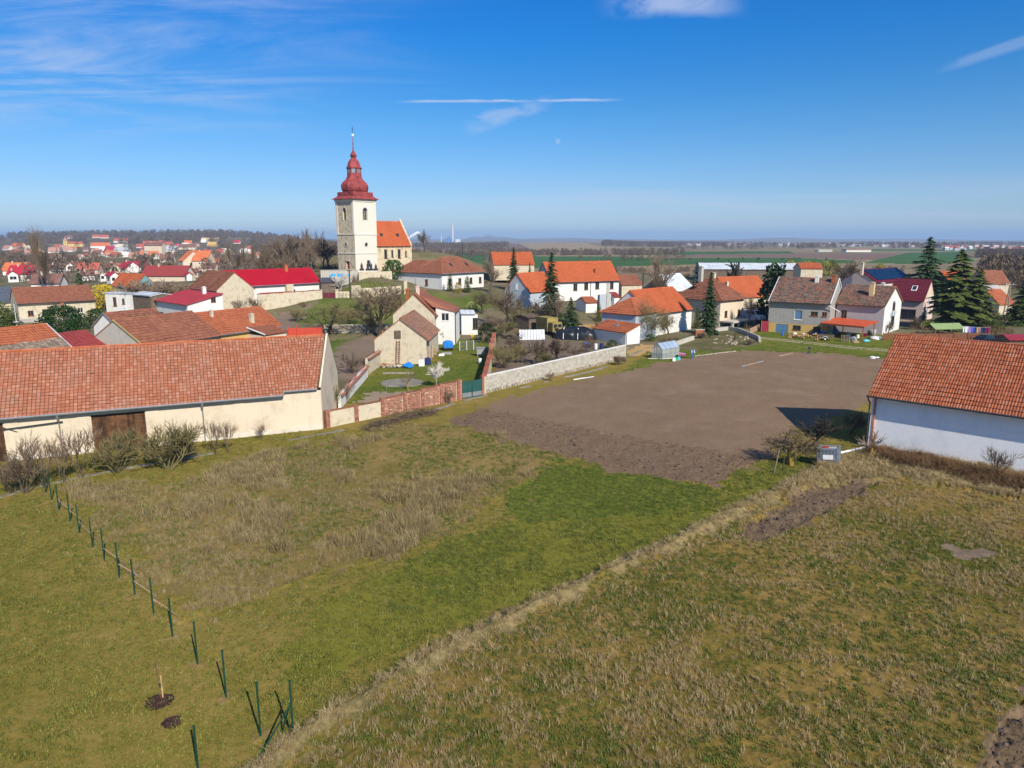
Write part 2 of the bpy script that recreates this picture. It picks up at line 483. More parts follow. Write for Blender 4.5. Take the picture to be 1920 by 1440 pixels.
MT['stone'] = plain('stone', (0.42, 0.36, 0.27), 0.95, var=0.3, scale=3, per_face=0.35)
MT['dark_stone'] = plain('dark_stone', (0.05, 0.05, 0.055), 0.5, var=0.2)
MT['solar'] = plain('solar_glass', (0.006, 0.02, 0.05), .35, spec=.25)
for key, col in dict(blue=(0.03, 0.12, 0.55), navy=(0.015, 0.03, 0.12), purple=(0.32, 0.18, 0.55), pink=(0.65, 0.25, 0.45), maroon=(0.22, 0.01, 0.05),
      cyan=(0.1, 0.45, 0.6), yellow=(0.75, 0.5, 0.03), green=(0.03, 0.35, 0.1), white=(0.8, 0.8, 0.8), tan=(0.45, 0.28, 0.18), skin=(0.5, 0.3, 0.2),
      hair=(0.03, 0.02, 0.015), jeans=(0.04, 0.16, 0.42), grey=(0.3, 0.3, 0.3), umbrella=(0.01, 0.10, 0.07)).items():
 MT['c_' + key] = plain('colour_' + key, col, 0.6, var=0.1, scale=4)
MT['soil_lump'] = plain('soil_lump', (0.16, 0.11, 0.08), 0.95, var=0.3, scale=4, per_face=0.3)
# plants
MT['bark'] = leaf_mat('bark', [(0, (0.055, 0.042, 0.032)), (1, (0.13, 0.10, 0.075))], 0.9)
MT['bark_pale'] = leaf_mat('bark_pale', [(0, (0.16, 0.13, 0.09)), (1, (0.30, 0.26, 0.19))], 0.9)
MT['twig'] = leaf_mat('twig', [(0, (0.075, 0.054, 0.037)), (1, (0.20, 0.145, 0.09))], 0.9)
MT['twig_grey'] = leaf_mat('twig_grey', [(0, (0.11, 0.08, 0.055)), (1, (0.25, 0.18, 0.125))], 0.9)
MT['twig_olive'] = leaf_mat('twig_olive', [(0, (0.10, 0.085, 0.04)), (1, (0.24, 0.20, 0.085))], 0.9)
MT['twig_dark'] = leaf_mat('twig_dark', [(0, (0.022, 0.017, 0.015)), (1, (0.06, 0.047, 0.04))], 0.9)
MT['lichen'] = leaf_mat('lichen', [(0, (0.12, 0.085, 0.03)), (1, (0.38, 0.26, 0.05))], 0.9)
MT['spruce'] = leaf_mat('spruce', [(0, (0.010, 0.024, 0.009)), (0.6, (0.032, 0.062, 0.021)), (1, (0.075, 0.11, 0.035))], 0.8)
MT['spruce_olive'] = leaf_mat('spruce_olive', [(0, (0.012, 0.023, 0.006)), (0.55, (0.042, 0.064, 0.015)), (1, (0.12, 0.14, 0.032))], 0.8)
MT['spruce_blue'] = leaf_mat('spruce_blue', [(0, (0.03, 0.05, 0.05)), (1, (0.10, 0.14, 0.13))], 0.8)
MT['hedge_leaf'] = leaf_mat('hedge_leaf', [(0, (0.012, 0.035, 0.008)), (0.6, (0.035, 0.085, 0.015)), (1, (0.07, 0.14, 0.03))], 0.6)
MT['thuja'] = leaf_mat('thuja', [(0, (0.03, 0.05, 0.008)), (1, (0.11, 0.14, 0.025))], 0.7)
MT['forsythia'] = leaf_mat('forsythia', [(0, (0.22, 0.15, 0.01)), (1, (0.62, 0.44, 0.015))], 0.7)
MT['willow'] = leaf_mat('willow', [(0, (0.17, 0.16, 0.03)), (1, (0.38, 0.34, 0.06))], 0.7)
MT['blossom'] = leaf_mat('blossom', [(0, (0.40, 0.34, 0.28)), (1, (0.75, 0.70, 0.64))], 0.8)
MT['bramble'] = leaf_mat('bramble', [(0, (0.075, 0.042, 0.022)), (0.5, (0.16, 0.09, 0.045)), (1, (0.30, 0.19, 0.09))], 0.9)
MT['pale_shrub'] = leaf_mat('pale_shrub', [(0, (0.20, 0.22, 0.05)), (1, (0.42, 0.45, 0.14))], 0.7)
def fit(eA, eB=None, xB=None, ang=None, D=None, ze=None, r=None, pitch=38, rend=None, W=None, L=None, z0=0.0):
 """footprint and heights of a roofed block from two eave corners, one ridge point and a distance"""
 if ze is None: ze = at_d(eA[0], eA[1], D).z
 A = at_z(eA[0], eA[1], ze)
 if ang is not None:
  c, s = math.cos(R(ang)), math.sin(R(ang))
  if L is None:
   lo, hi = 0.1, 90.0
   for _ in range(50):
    m = (lo + hi) / 2
    if to_px((A.x + m * c, A.y + m * s, ze))[0] < xB: lo = m
    else: hi = m
   L = lo
 else:
  B = at_z(eB[0], eB[1], ze)
  L = math.hypot(B.x - A.x, B.y - A.y); c, s = (B.x - A.x) / L, (B.y - A.y) / L
  ang = math.degrees(math.atan2(s, c))

 def solve(p):
  t = math.tan(R(p)); lo, hi = ze + 0.03, (16.9 if r[1] > 451 else 34)
  for _ in range(50):
   m = (lo + hi) / 2; q = at_z(r[0], r[1], m)
   w = -(q.x - A.x) * s + (q.y - A.y) * c
   if w * t > m - ze: lo = m
   else: hi = m
  q = at_z(r[0], r[1], lo)
  return lo - ze, -(q.x - A.x) * s + (q.y - A.y) * c, (q.x - A.x) * c + (q.y - A.y) * s

 if W is not None:
  rise = W / 2 * math.tan(R(pitch)); off = 0
 else:
  if pitch is None:
   tgt = L if rend == 'B' else 0.0
   pitch = min((abs(solve(p)[2] - tgt), p) for p in range(22, 56))[1]
  rise, w, off = solve(pitch); W = 2 * w
 return dict(A=A, ang=R(ang), L=L, W=W, ze=ze, rise=rise, z0=z0, off=off, pitch=pitch)

HS = {}
h = fit((0, 785), (603, 735), ze=3.55, pitch=43, W=9.6); h['A'] = h['A'] - Vector((math.cos(h['ang']), math.sin(h['ang']), 0)) * 10; h['L'] += 10; HS['long_barn'] = h
h = fit((1627.5, 741.5), (1920, 782.5), D=56.5, r=(1679.5, 628.4), pitch=37); h['L'] += 13; HS['white_barn'] = h
HS['grey_gable'] = fit((274, 652.5), (417.5, 629), D=86, r=(211, 601), pitch=31)
HS['brown_roof'] = fit((222, 618), ang=64, xB=318, D=106, r=(185, 588.5), pitch=36)
B = at_d(145, 662.5, 80); aa = 64
HS['left_roof'] = dict(A=B - Vector((math.cos(R(aa)), math.sin(R(aa)), 0)) * 17, ang=R(aa), L=17, W=10.4, ze=B.z, rise=3.1, z0=0, off=0, pitch=31)
HS['darkred_roof'] = fit((150, 668), ang=64, xB=215, D=84, r=(100, 626), pitch=24)
B = at_d(531, 612, 108); aa = 60
HS['orange_cottage'] = dict(A=B - Vector((math.cos(R(aa)), math.sin(R(aa)), 0)) * 19, ang=R(aa), L=19, W=9.4, ze=B.z, rise=2.8, z0=0.2, off=0, pitch=30)
HS['cream_house'] = fit((353, 540.5), (403.5, 546), D=150, r=(439.4, 510.7), pitch=None, rend='B', z0=1.8)
HS['red_flat'] = fit((281, 562), (347, 571.7), D=138, r=(332, 540.5), pitch=13, z0=1.0)
h = fit((477, 536), (601, 530), D=154, r=(584, 502.7), pitch=38, z0=3.6); e = 5.0
h['A'] = h['A'] - Vector((math.cos(h['ang']), math.sin(h['ang']), 0)) * e; h['L'] += e; HS['red_house'] = h
HS['tiled_house'] = fit((32.5, 570), (180, 562.5), D=142, r=(27.5, 540), pitch=33, z0=0.9)
HS['teal_house'] = fit((207, 536), (252.5, 539), D=178, r=(225, 512.5), pitch=46, z0=1.0)
HS['parsonage'] = fit((828.5, 513.5), ang=51, xB=912, D=166, r=(850, 482), pitch=36, z0=5.6)
HS['big_white'] = fit((1034, 530), ang=26, xB=1163, D=164, r=(1017.5, 492), pitch=None, z0=3.0)
HS['blue_gable'] = fit((994, 549), ang=48, xB=1045, D=148, r=(966.5, 513), pitch=45, z0=2.6)
HS['long_white'] = fit((1221, 591), (1300.5, 580), D=125, r=(1205, 543), pitch=40, z0=0.0)
HS['hip_block'] = fit((1193, 591), ang=46.5, xB=1235, D=119.5, r=(1184, 559), pitch=32, z0=0.0)
HS['lean_to'] = fit((1111, 615), (1173, 624.5), D=122, r=(1128.6, 598), pitch=20, z0=0.0)
HS['brown_hip'] = fit((1353, 564.7), (1402.5, 560), D=138, r=(1340, 519), pitch=36, z0=0.3)
HS['orange_back'] = fit((1375, 560), ang=30, xB=1452, D=168, r=(1378, 519), pitch=40, z0=1.0)
HS['garage_house'] = fit((1441, 565), ang=-33, xB=1557, D=131, r=(1466, 520), pitch=29, z0=0.15)
HS['pink_house'] = fit((1565.6, 570), ang=-42, xB=1659, D=130, r=(1588.5, 534), pitch=28, z0=0.5)
HS['maroon_house'] = fit((1662, 562), ang=-42, xB=1732.5, D=150, r=(1655.6, 522), pitch=40, z0=0.3)
HS['solar_house'] = fit((1646, 531), ang=38, xB=1715, D=168, r=(1616, 505.5), pitch=32, z0=0.5)
HS['metal_house'] = fit((1262, 547), ang=46, xB=1304, D=160, r=(1237, 514.5), pitch=40, z0=0.5)
for k_, h_ in HS.items():
 print('HOUSE', k_, *(f'{a}={h_[a]:.1f}' for a in ('L', 'W', 'ze', 'rise', 'off', 'pitch', 'z0')), 'ang=%.0f' % math.degrees(h_['ang']), 'A=(%.1f,%.1f)' % h_['A'][:2])

ctrl = []
for p_, q_, d_ in ((667, 505, 178), (830, 543, 166), (912, 537, 182), (745, 528, 176), (606, 553, 154), (481, 575, 150), (640, 510, 186), (700, 512, 172),
     (660, 558, 152), (600, 605, 132), (700, 606, 134), (900, 577, 150), (860, 565, 156), (700, 560, 155), (560, 555, 156), (520, 600, 140),
     (770, 470, 215), (620, 500, 205), (660, 476, 235)):
 v_ = at_d(p_, q_, d_); ctrl.append((v_.x, v_.y, v_.z))
for h_ in HS.values():
 c_, s_ = math.cos(h_['ang']), math.sin(h_['ang'])
 for t_ in (0.0, 0.5, 1.0):
  ctrl.append((h_['A'].x + c_ * h_['L'] * t_, h_['A'].y + s_ * h_['L'] * t_, h_['z0']))
for x_ in range(-220, 221, 40):
 ctrl.append((x_, 300.0, 1.0 if abs(x_) > 60 else 3.0)); ctrl.append((x_, 100.0, 0.0))
for y_ in (130, 160, 200, 240):
 for s_ in (-1, 1): ctrl.append((s_ * 160.0 - (40 if s_ < 0 else 0), y_, 0.6))
ctrl += [(90, 200, 0.5), (50, 200, 1.0), (-60, 120, 0.2), (-30, 118, 0.0), (0, 118, 0), (0, 132, 0.5), (-130, 190, 0.8), (-70, 210, 2.0), (-120, 150, 0.9)]
CT_ = np.array(ctrl)

def sstep(a, b, x):
 t = np.clip((x - a) / (b - a), 0, 1); return t * t * (3 - 2 * t)

def hash2(ix, iy, seed):
 h = (ix.astype(np.int64) * 374761393 + iy.astype(np.int64) * 668265263 + seed * 974711) & 0x7fffffff
 h = ((h ^ (h >> 13)) * 1274126177) & 0x7fffffff
 h = (h ^ (h >> 16)) & 0xffff
 return h / 65535.0

def vnoise(x, y, seed=0):
 ix, iy = np.floor(x), np.floor(y); fx, fy = x - ix, y - iy
 fx = fx * fx * (3 - 2 * fx); fy = fy * fy * (3 - 2 * fy)
 a, b = hash2(ix, iy, seed), hash2(ix + 1, iy, seed); c, d = hash2(ix, iy + 1, seed), hash2(ix + 1, iy + 1, seed)
 return (a * (1 - fx) + b * fx) * (1 - fy) + (c * (1 - fx) + d * fx) * fy

def fbm(x, y, seed=0, o=3):
 s = 0; a = 0.5; t = 0
 for i in range(o):
  s = s + a * vnoise(x * 2 ** i, y * 2 ** i, seed + i * 17); t += a; a *= 0.5
 return s / t

def terrain(X, Y):
 X = np.asarray(X, float); Y = np.asarray(Y, float)
 shp = X.shape; x = X.ravel(); y = Y.ravel(); z = np.zeros_like(x)
 m = (y > 98) & (y < 420)
 if m.any():
  xm, ym = x[m], y[m]; num = np.zeros_like(xm); den = np.zeros_like(xm)
  for cx, cy, cz in CT_:
   w = 1.0 / ((xm - cx) ** 2 + (ym - cy) ** 2 + 45.0) ** 2
   num += w * cz; den += w
  z[m] = num / den * sstep(102, 128, ym) * (1 - sstep(290, 400, ym))
 az = x / np.maximum(y, 1)
 hill = sstep(850, 2000, y) * 27 * (1 - sstep(-0.42, -0.20, az)) * (1 - 0.25 * (1 - sstep(-0.75, -0.55, az)))
 z += hill * (0.9 + 0.2 * fbm(x / 400, y / 400, 5))
 far = sstep(4200, 9000, y)
 z += far * (10 + 26 * fbm(x / 1500 + 9, y / 2600, 9) * sstep(0.95, 0.1, az))
 for ap, aw, hh, yc in ((-0.052, 0.012, 34, 9300), (-0.032, 0.010, 46, 9300), (-0.012, 0.014, 28, 9300), (0.06, 0.07, 20, 9300), (0.38, 0.06, 26, 8200), (0.55, 0.10, 14, 9000), (-0.19, 0.04, 12, 9300)):
  z += hh * np.exp(-((az - ap) / aw) ** 2) * np.exp(-((y - yc) / 1100.0) ** 2)
 # gentle rise with a tan field in the middle distance
 z += 9 * np.exp(-((az - 0.085) / 0.10) ** 2) * np.exp(-((y - 2300) / 500.0) ** 2)
 return z.reshape(shp)

def tz(x, y):
 return float(terrain(np.array([x]), np.array([y]))[0])

def ground(px, py):
 """point of the terrain seen in a direction"""
 x, y, d = ray(px, py)
 lo = 5.0; step = 1.01
 k = lo / y
 ks = 10 / y * 1.012 ** np.arange(0, 640)
 X, Y, Z = x * ks, y * ks, CAM_H + d * ks
 under = np.nonzero(Z < terrain(X, Y))[0]
 i = under[0] if len(under) else len(ks) - 1
 a, b = ks[max(0, i - 1)], ks[i]
 for _ in range(24):
  m = (a + b) / 2
  if CAM_H + d * m < tz(x * m, y * m): b = m
  else: a = m
 return Vector((x * b, y * b, tz(x * b, y * b)))

def PZ(*pts):
 return np.array([tuple(at_z(p[0], p[1], 0.0))[:2] for p in pts])

def PG(*pts):
 return np.array([tuple(ground(p[0], p[1]))[:2] for p in pts])

def inside(poly, X, Y):
 res = np.zeros(X.shape, bool); n = len(poly); j = n - 1
 for i in range(n):
  xi, yi = poly[i]; xj, yj = poly[j]
  c = ((yi > Y) != (yj > Y)) & (X < (xj - xi) * (Y - yi) / (yj - yi + 1e-12) + xi)
  res ^= c; j = i
 return res

def near_line(pts, X, Y):
 d = np.full(X.shape, 1e9)
 for (x0, y0), (x1, y1) in zip(pts, pts[1:]):
  dx, dy = x1 - x0, y1 - y0; t = np.clip(((X - x0) * dx + (Y - y0) * dy) / (dx * dx + dy * dy), 0, 1)
  d = np.minimum(d, np.hypot(X - x0 - t * dx, Y - y0 - t * dy))
 return d

P_PLOUGH = PZ((858, 790), (905, 762), (1000, 735), (1100, 712), (1200, 690), (1300, 668), (1400, 657), (1560, 663), (1660, 673), (1680, 720), (1640, 750), (1600, 768), (1545, 790),
    (1500, 806), (1470, 850), (1420, 874), (1330, 906), (1250, 897), (1150, 878), (1050, 852), (940, 822))
P_ROUGHP = PZ((850, 792), (905, 765), (1010, 788), (1180, 818), (1330, 842), (1440, 862), (1330, 910), (1250, 899), (1150, 880), (1050, 854), (940, 824))
P_MEADOW = PZ((120, 905), (330, 905), (460, 860), (560, 838), (690, 812), (820, 795), (880, 800), (1050, 855), (1020, 872), (990, 905), (850, 985), (700, 1058), (560, 1092), (400, 1150),
    (330, 1170), (262, 1090), (200, 1010), (150, 950))
P_DRYBIT = PZ((640, 860), (760, 800), (870, 800), (1050, 856), (1000, 885), (930, 900), (840, 890), (740, 905), (660, 900))
P_LUSH = PZ((1060, 866), (1150, 885), (1330, 912), (1300, 940), (1180, 965), (1060, 990), (960, 975), (985, 920), (1020, 880))
P_LUSH2 = PZ((1330, 912), (1470, 858), (1560, 872), (1500, 900), (1400, 945), (1200, 1035), (1000, 1120), (800, 1190), (560, 1290), (520, 1220), (620, 1120), (860, 1010), (960, 975), (1180, 965))
L_HEDGE = PZ((1640, 848), (1560, 868), (1500, 902), (1400, 952), (1200, 1050), (1000, 1140), (800, 1240), (640, 1335), (560, 1390), (490, 1450), (420, 1500))
P_FIELD = PZ((1640, 850), (1560, 870), (1500, 904), (1400, 955), (1200, 1053), (1000, 1143), (800, 1243), (640, 1338), (560, 1393), (400, 1520), (300, 1700), (2600, 1700), (2600, 900), (1960, 895), (1760, 858))
P_MUD = PZ((1375, 1005), (1440, 960), (1530, 915), (1600, 905), (1650, 906), (1600, 935), (1520, 975), (1470, 1002), (1400, 1015))
P_MUD2 = PZ((1840, 1440), (1870, 1370), (1930, 1290), (1990, 1300), (1990, 1500), (1840, 1500))
P_BARE = [PZ((1742, 1030), (1800, 1026), (1862, 1040), (1850, 1053), (1780, 1046))]
P_BANK = PZ((1640, 850), (1760, 858), (1960, 895), (1990, 960), (1840, 925), (1700, 905), (1600, 905), (1530, 915), (1470, 935), (1500, 902), (1560, 868))
L_PATH = PZ((-60, 950), (60, 915), (140, 897), (250, 876), (390, 851), (505, 831), (600, 814), (667, 802), (773, 777), (830, 764), (887, 747), (927, 738), (1000, 722), (1080, 702), (1123, 692), (1176, 669), (1205, 655), (1250, 640))
P_SAND = PG((1178, 652), (1200, 645), (1240, 652), (1215, 664), (1180, 668))
L_TRACK = PG((1410, 632), (1460, 637), (1520, 643), (1580, 650), (1640, 655), (1720, 660), (1800, 664))
P_YARD = PZ((640, 750), (700, 690), (712, 684), (808, 684), (815, 650), (850, 640), (905, 640), (922, 640), (908, 700), (900, 735), (865, 738), (700, 765))
P_YBARE = PZ((655, 752), (680, 735), (770, 735), (800, 738), (760, 746), (700, 760))
P_YARD2 = PZ((925, 690), (935, 640), (1000, 630), (1080, 640), (1130, 655), (1160, 660), (1040, 690), (940, 706))
P_TILL = PG((625, 690), (650, 640), (690, 628), (720, 632), (705, 660), (690, 690), (655, 720))
P_STRIP = PG((600, 690), (612, 640), (640, 630), (632, 670), (622, 700))
P_PLOT = PG((508, 600), (520, 585), (570, 578), (556, 612), (530, 630))
P_GREEN = PG((560, 605), (575, 580), (620, 566), (760, 555), (760, 606), (640, 610))
P_BANKG, P_SLOPE = PG((600, 562), (640, 543), (740, 531), (772, 545), (765, 600), (600, 600)), PG((780, 545), (860, 560), (905, 545), (950, 575), (870, 590), (790, 560))
P_ROCKS = PG((1265, 655), (1300, 625), (1340, 618), (1400, 622), (1425, 640), (1400, 650), (1330, 660))

far_polys = {
 'green_field': [PG((757, 496), (757, 471), (860, 470), (900, 474), (1000, 480), (1160, 481), (1320, 487), (1320, 496), (1000, 503)),
     PG((1150, 478), (1240, 472), (1480, 471), (1490, 475), (1260, 478)),
     PG((1260, 494), (1260, 483), (1480, 483), (1600, 488), (1600, 493), (1420, 495)),
     PG((1620, 493), (1700, 474), (1800, 472), (1830, 490), (1750, 496)),
     PG((470, 455), (470, 447), (560, 444), (620, 446), (630, 452)),
     PG((640, 492), (600, 478), (660, 462), (700, 470), (700, 492)),
     PG((1580, 470), (1580, 467), (1900, 468), (1900, 471))],
 'tan_field': [PG((965, 466), (975, 456), (1040, 452), (1100, 456), (1150, 467), (1040, 472)),
     PG((1200, 512), (1200, 497), (1320, 496), (1500, 497), (1620, 500), (1600, 514)),
     PG((1100, 472), (1180, 470), (1260, 475), (1240, 480), (1080, 477)),
     PG((0, 441), (0, 436), (110, 437), (100, 443)),
     PG((440, 471), (450, 462), (540, 466), (520, 474))],
 'brown_field': [PG((1260, 482), (1300, 476), (1500, 475), (1690, 476), (1640, 488), (1500, 483)),
     PG((1830, 505), (1830, 487), (1990, 488), (1990, 510)),
     PG((900, 460), (960, 456), (1000, 468), (940, 470))],
}

COLS = np.linspace(-0.98, 0.98, 720)
rows = [1.5, 4, 7, 10, 13]
pyr = np.concatenate([np.arange(1560, 560, -2.3), np.arange(560, 470, -1.3), np.arange(470, 451.4, -0.3)])
for p_ in pyr:
 t_ = (p_ - 720) / FPX; d_ = ST + t_ * CT
 if d_ > 0.0009: rows.append(CAM_H * (CT - t_ * ST) / d_)
rows = np.array(sorted(set([r_ for r_ in rows if r_ < 15500])))
extra = np.array([r_ for r_ in np.arange(900, 2300, 22)]); rows = np.array(sorted(np.concatenate([rows, extra, np.arange(5000, 15500, 400)])))
GX = COLS[None, :] * rows[:, None]; GY = np.repeat(rows[:, None], len(COLS), 1)
GZ = terrain(GX, GY)
NR, NC = GX.shape
# zone of each face (centre, edges made ragged)
FX = (GX[:-1, :-1] + GX[1:, 1:]) / 2; FY = (GY[:-1, :-1] + GY[1:, 1:]) / 2
jit = np.minimum(0.5, FY / 110)
JX = FX + (fbm(FX * 1.1, FY * 1.1, 21) + fbm(FX * .3, FY * .3, 23) - 1) * 3 * jit * 2; JY = FY + (fbm(FX * 1.1 + 50, FY * 1.1, 22) - 0.5) * 2.4 * jit * 2
ZONES = ['lawn', 'meadow', 'dry_patch', 'lush_grass', 'lush_verge', 'hedge_bank', 'field', 'bare_patch', 'mud', 'bank', 'ploughed_field', 'rough_furrows', 'gravel_path', 'sand', 'dirt_track', 'yard_lawn',
   'bare_bed', 'orchard_soil', 'kitchen_plot', 'green_strip', 'village_ground', 'rockery', 'open_land', 'green_field', 'tan_field', 'brown_field', 'wooded_hill']
ZI = {n: i for i, n in enumerate(ZONES)}
Zn = np.full(FX.shape, ZI['lawn'])
Zn[FY > 108] = ZI['village_ground']
Zn[(FY > 70) & (FX < -18 - (FY - 70) * 0.1)] = ZI['village_ground']
Zn[FY > 330] = ZI['open_land']
azf = FX / FY
Zn[(FY > 620) & (azf < -0.26)] = ZI['wooded_hill']
for nm in ('tan_field', 'brown_field', 'green_field'):
 for p_ in far_polys[nm]: Zn[inside(p_, FX, FY) & (FY > 200)] = ZI[nm]

def setz(nm, mask): Zn[mask] = ZI[nm]

setz('green_strip', inside(P_GREEN, JX, JY) | inside(P_SLOPE, JX, JY) | inside(P_BANKG, JX, JY) | inside(P_STRIP, JX, JY))
setz('kitchen_plot', inside(P_PLOT, JX, JY) | inside(P_TILL, JX, JY))
setz('yard_lawn', inside(P_YARD, JX, JY)); setz('bare_bed', inside(P_YBARE, JX, JY)); setz('orchard_soil', inside(P_YARD2, JX, JY)); setz('rockery', inside(P_ROCKS, JX, JY))
v_green = PZ((1150, 700), (1230, 660), (1300, 650), (1420, 618), (1660, 632), (1760, 640), (1760, 690), (1660, 680), (1560, 668), (1400, 662), (1300, 672))
setz('yard_lawn', inside(v_green, JX, JY) & (Zn != ZI['rockery']))
M_X = FX + (fbm(FX * .22, FY * .22, 27) + fbm(FX * .9, FY * .9, 28) - 1) * 3.2; M_Y = FY + (fbm(FX * .22 + 9, FY * .22, 29) + fbm(FX * .9, FY * .9 + 7, 30) - 1) * 4
setz('meadow', inside(P_MEADOW, M_X, M_Y)); setz('dry_patch', inside(P_DRYBIT, JX, JY))
setz('lush_verge', inside(P_LUSH2, JX, JY)); setz('lush_grass', inside(P_LUSH, M_X, M_Y) & ~inside(P_FIELD, JX, JY))
setz('ploughed_field', inside(P_PLOUGH, JX, JY)); setz('rough_furrows', inside(P_ROUGHP, JX, JY))
setz('field', inside(P_FIELD, JX, JY))
hd = near_line(L_HEDGE, JX, JY)
setz('hedge_bank', (hd < 0.25 + .5 * fbm(FX * .5, FY * .5, 37)) & (FY < 62))
setz('bank', inside(P_BANK, JX, JY))
for p_ in P_BARE: setz('bare_patch', inside(p_, JX, JY))
setz('mud', inside(P_MUD, JX, JY) | inside(P_MUD2, JX, JY))
pd = near_line(L_PATH, JX, JY)
PATH_D = pd
setz('sand', inside(P_SAND, JX, JY))
td = near_line(L_TRACK, JX, JY)

# relief of the soil
zz = np.zeros_like(GX)
nearm = GY < 130
lump = (fbm(GX * 2.2, GY * 2.2, 41) - 0.5); lump2 = (fbm(GX * 0.5, GY * 0.5, 42) - 0.5)
hd_v = near_line(L_HEDGE, GX, GY)
zz += np.where(GY < 60, 0.30 * np.exp(-(hd_v / 0.5) ** 2) * (0.6 + fbm(GX * 0.8, GY * 0.8, 44)), 0)
infield = inside(P_FIELD, GX, GY); zz += np.where(infield, 0.10 * lump + 0.2 * lump2 + 0.10, 0)
inbank = inside(P_BANK, GX, GY); zz += np.where(inbank, 0.25 * lump + 0.3 * lump2 + 0.15, 0)
inmud = inside(P_MUD, GX, GY) | inside(P_MUD2, GX, GY); zz += np.where(inmud, 0.3 * lump - 0.1, 0)
inm = inside(P_MEADOW, GX, GY); zz += np.where(inm, 0.12 * lump + 0.15 * lump2 + 0.06, 0)
inp = inside(P_PLOUGH, GX, GY); inr = inside(P_ROUGHP, GX, GY)
fdir = (math.cos(R(-38)), math.sin(R(-38)))
furrow = np.sin((GX * -fdir[1] + GY * fdir[0]) * 2 * math.pi / 0.55 + 2.5 * fbm(GX * 0.15, GY * 0.15, 47))
zz += np.where(inp & ~inr, 0.07 * lump, 0) + np.where(inr, 0.18 * lump + 0.02, 0)
rest = ~(infield | inbank | inmud | inm | inp)
zz += np.where(rest & (GY < 100), 0.05 * lump2, 0)
GZ = GZ + np.where(nearm, zz, 0)

def turf(name, a, b, c, d, bstr=0.6, s=(0.09, 0.7, 5.0), w=(0.3, 0.35, 0.35)):
 return ground_mat(name, [(0.34, a), (0.46, b), (0.54, c), (0.66, d)], s[0], s[1], s[2], w, bstr, 0.06)

def clod_extra(nt, pos, c):
 f = noise(nt, pos, 3.4, 3, 0.6)
 w_ = nd(nt, 'ShaderNodeTexWave'); w_.wave_type = 'RINGS'; nt.links.new(pos, w_.inputs[0]); w_.inputs['Scale'].default_value = .45; w_.inputs['Distortion'].default_value = 5; w_.inputs['Detail'].default_value = 2; w_.inputs['Detail Scale'].default_value = .5
 c = mixc(nt, mth(nt, 'MULTIPLY', w_.outputs[1], .22), c, (.13, .09, .07))
 c = mixc(nt, mth(nt, 'MULTIPLY', smooth01(nt, noise(nt, pos, .16, 4, .6), .5, .7), .35), c, (.30, .22, .155))
 return mixc(nt, smooth01(nt, f, 0.60, 0.72), c, (0.07, 0.048, 0.036))

def straw_extra(nt, pos, c):
 f = noise(nt, pos, 1.1, 5, 0.75)
 return mixc(nt, mth(nt, 'MULTIPLY', smooth01(nt, f, 0.6, 0.75), 0.6), c, (0.30, 0.22, 0.12))

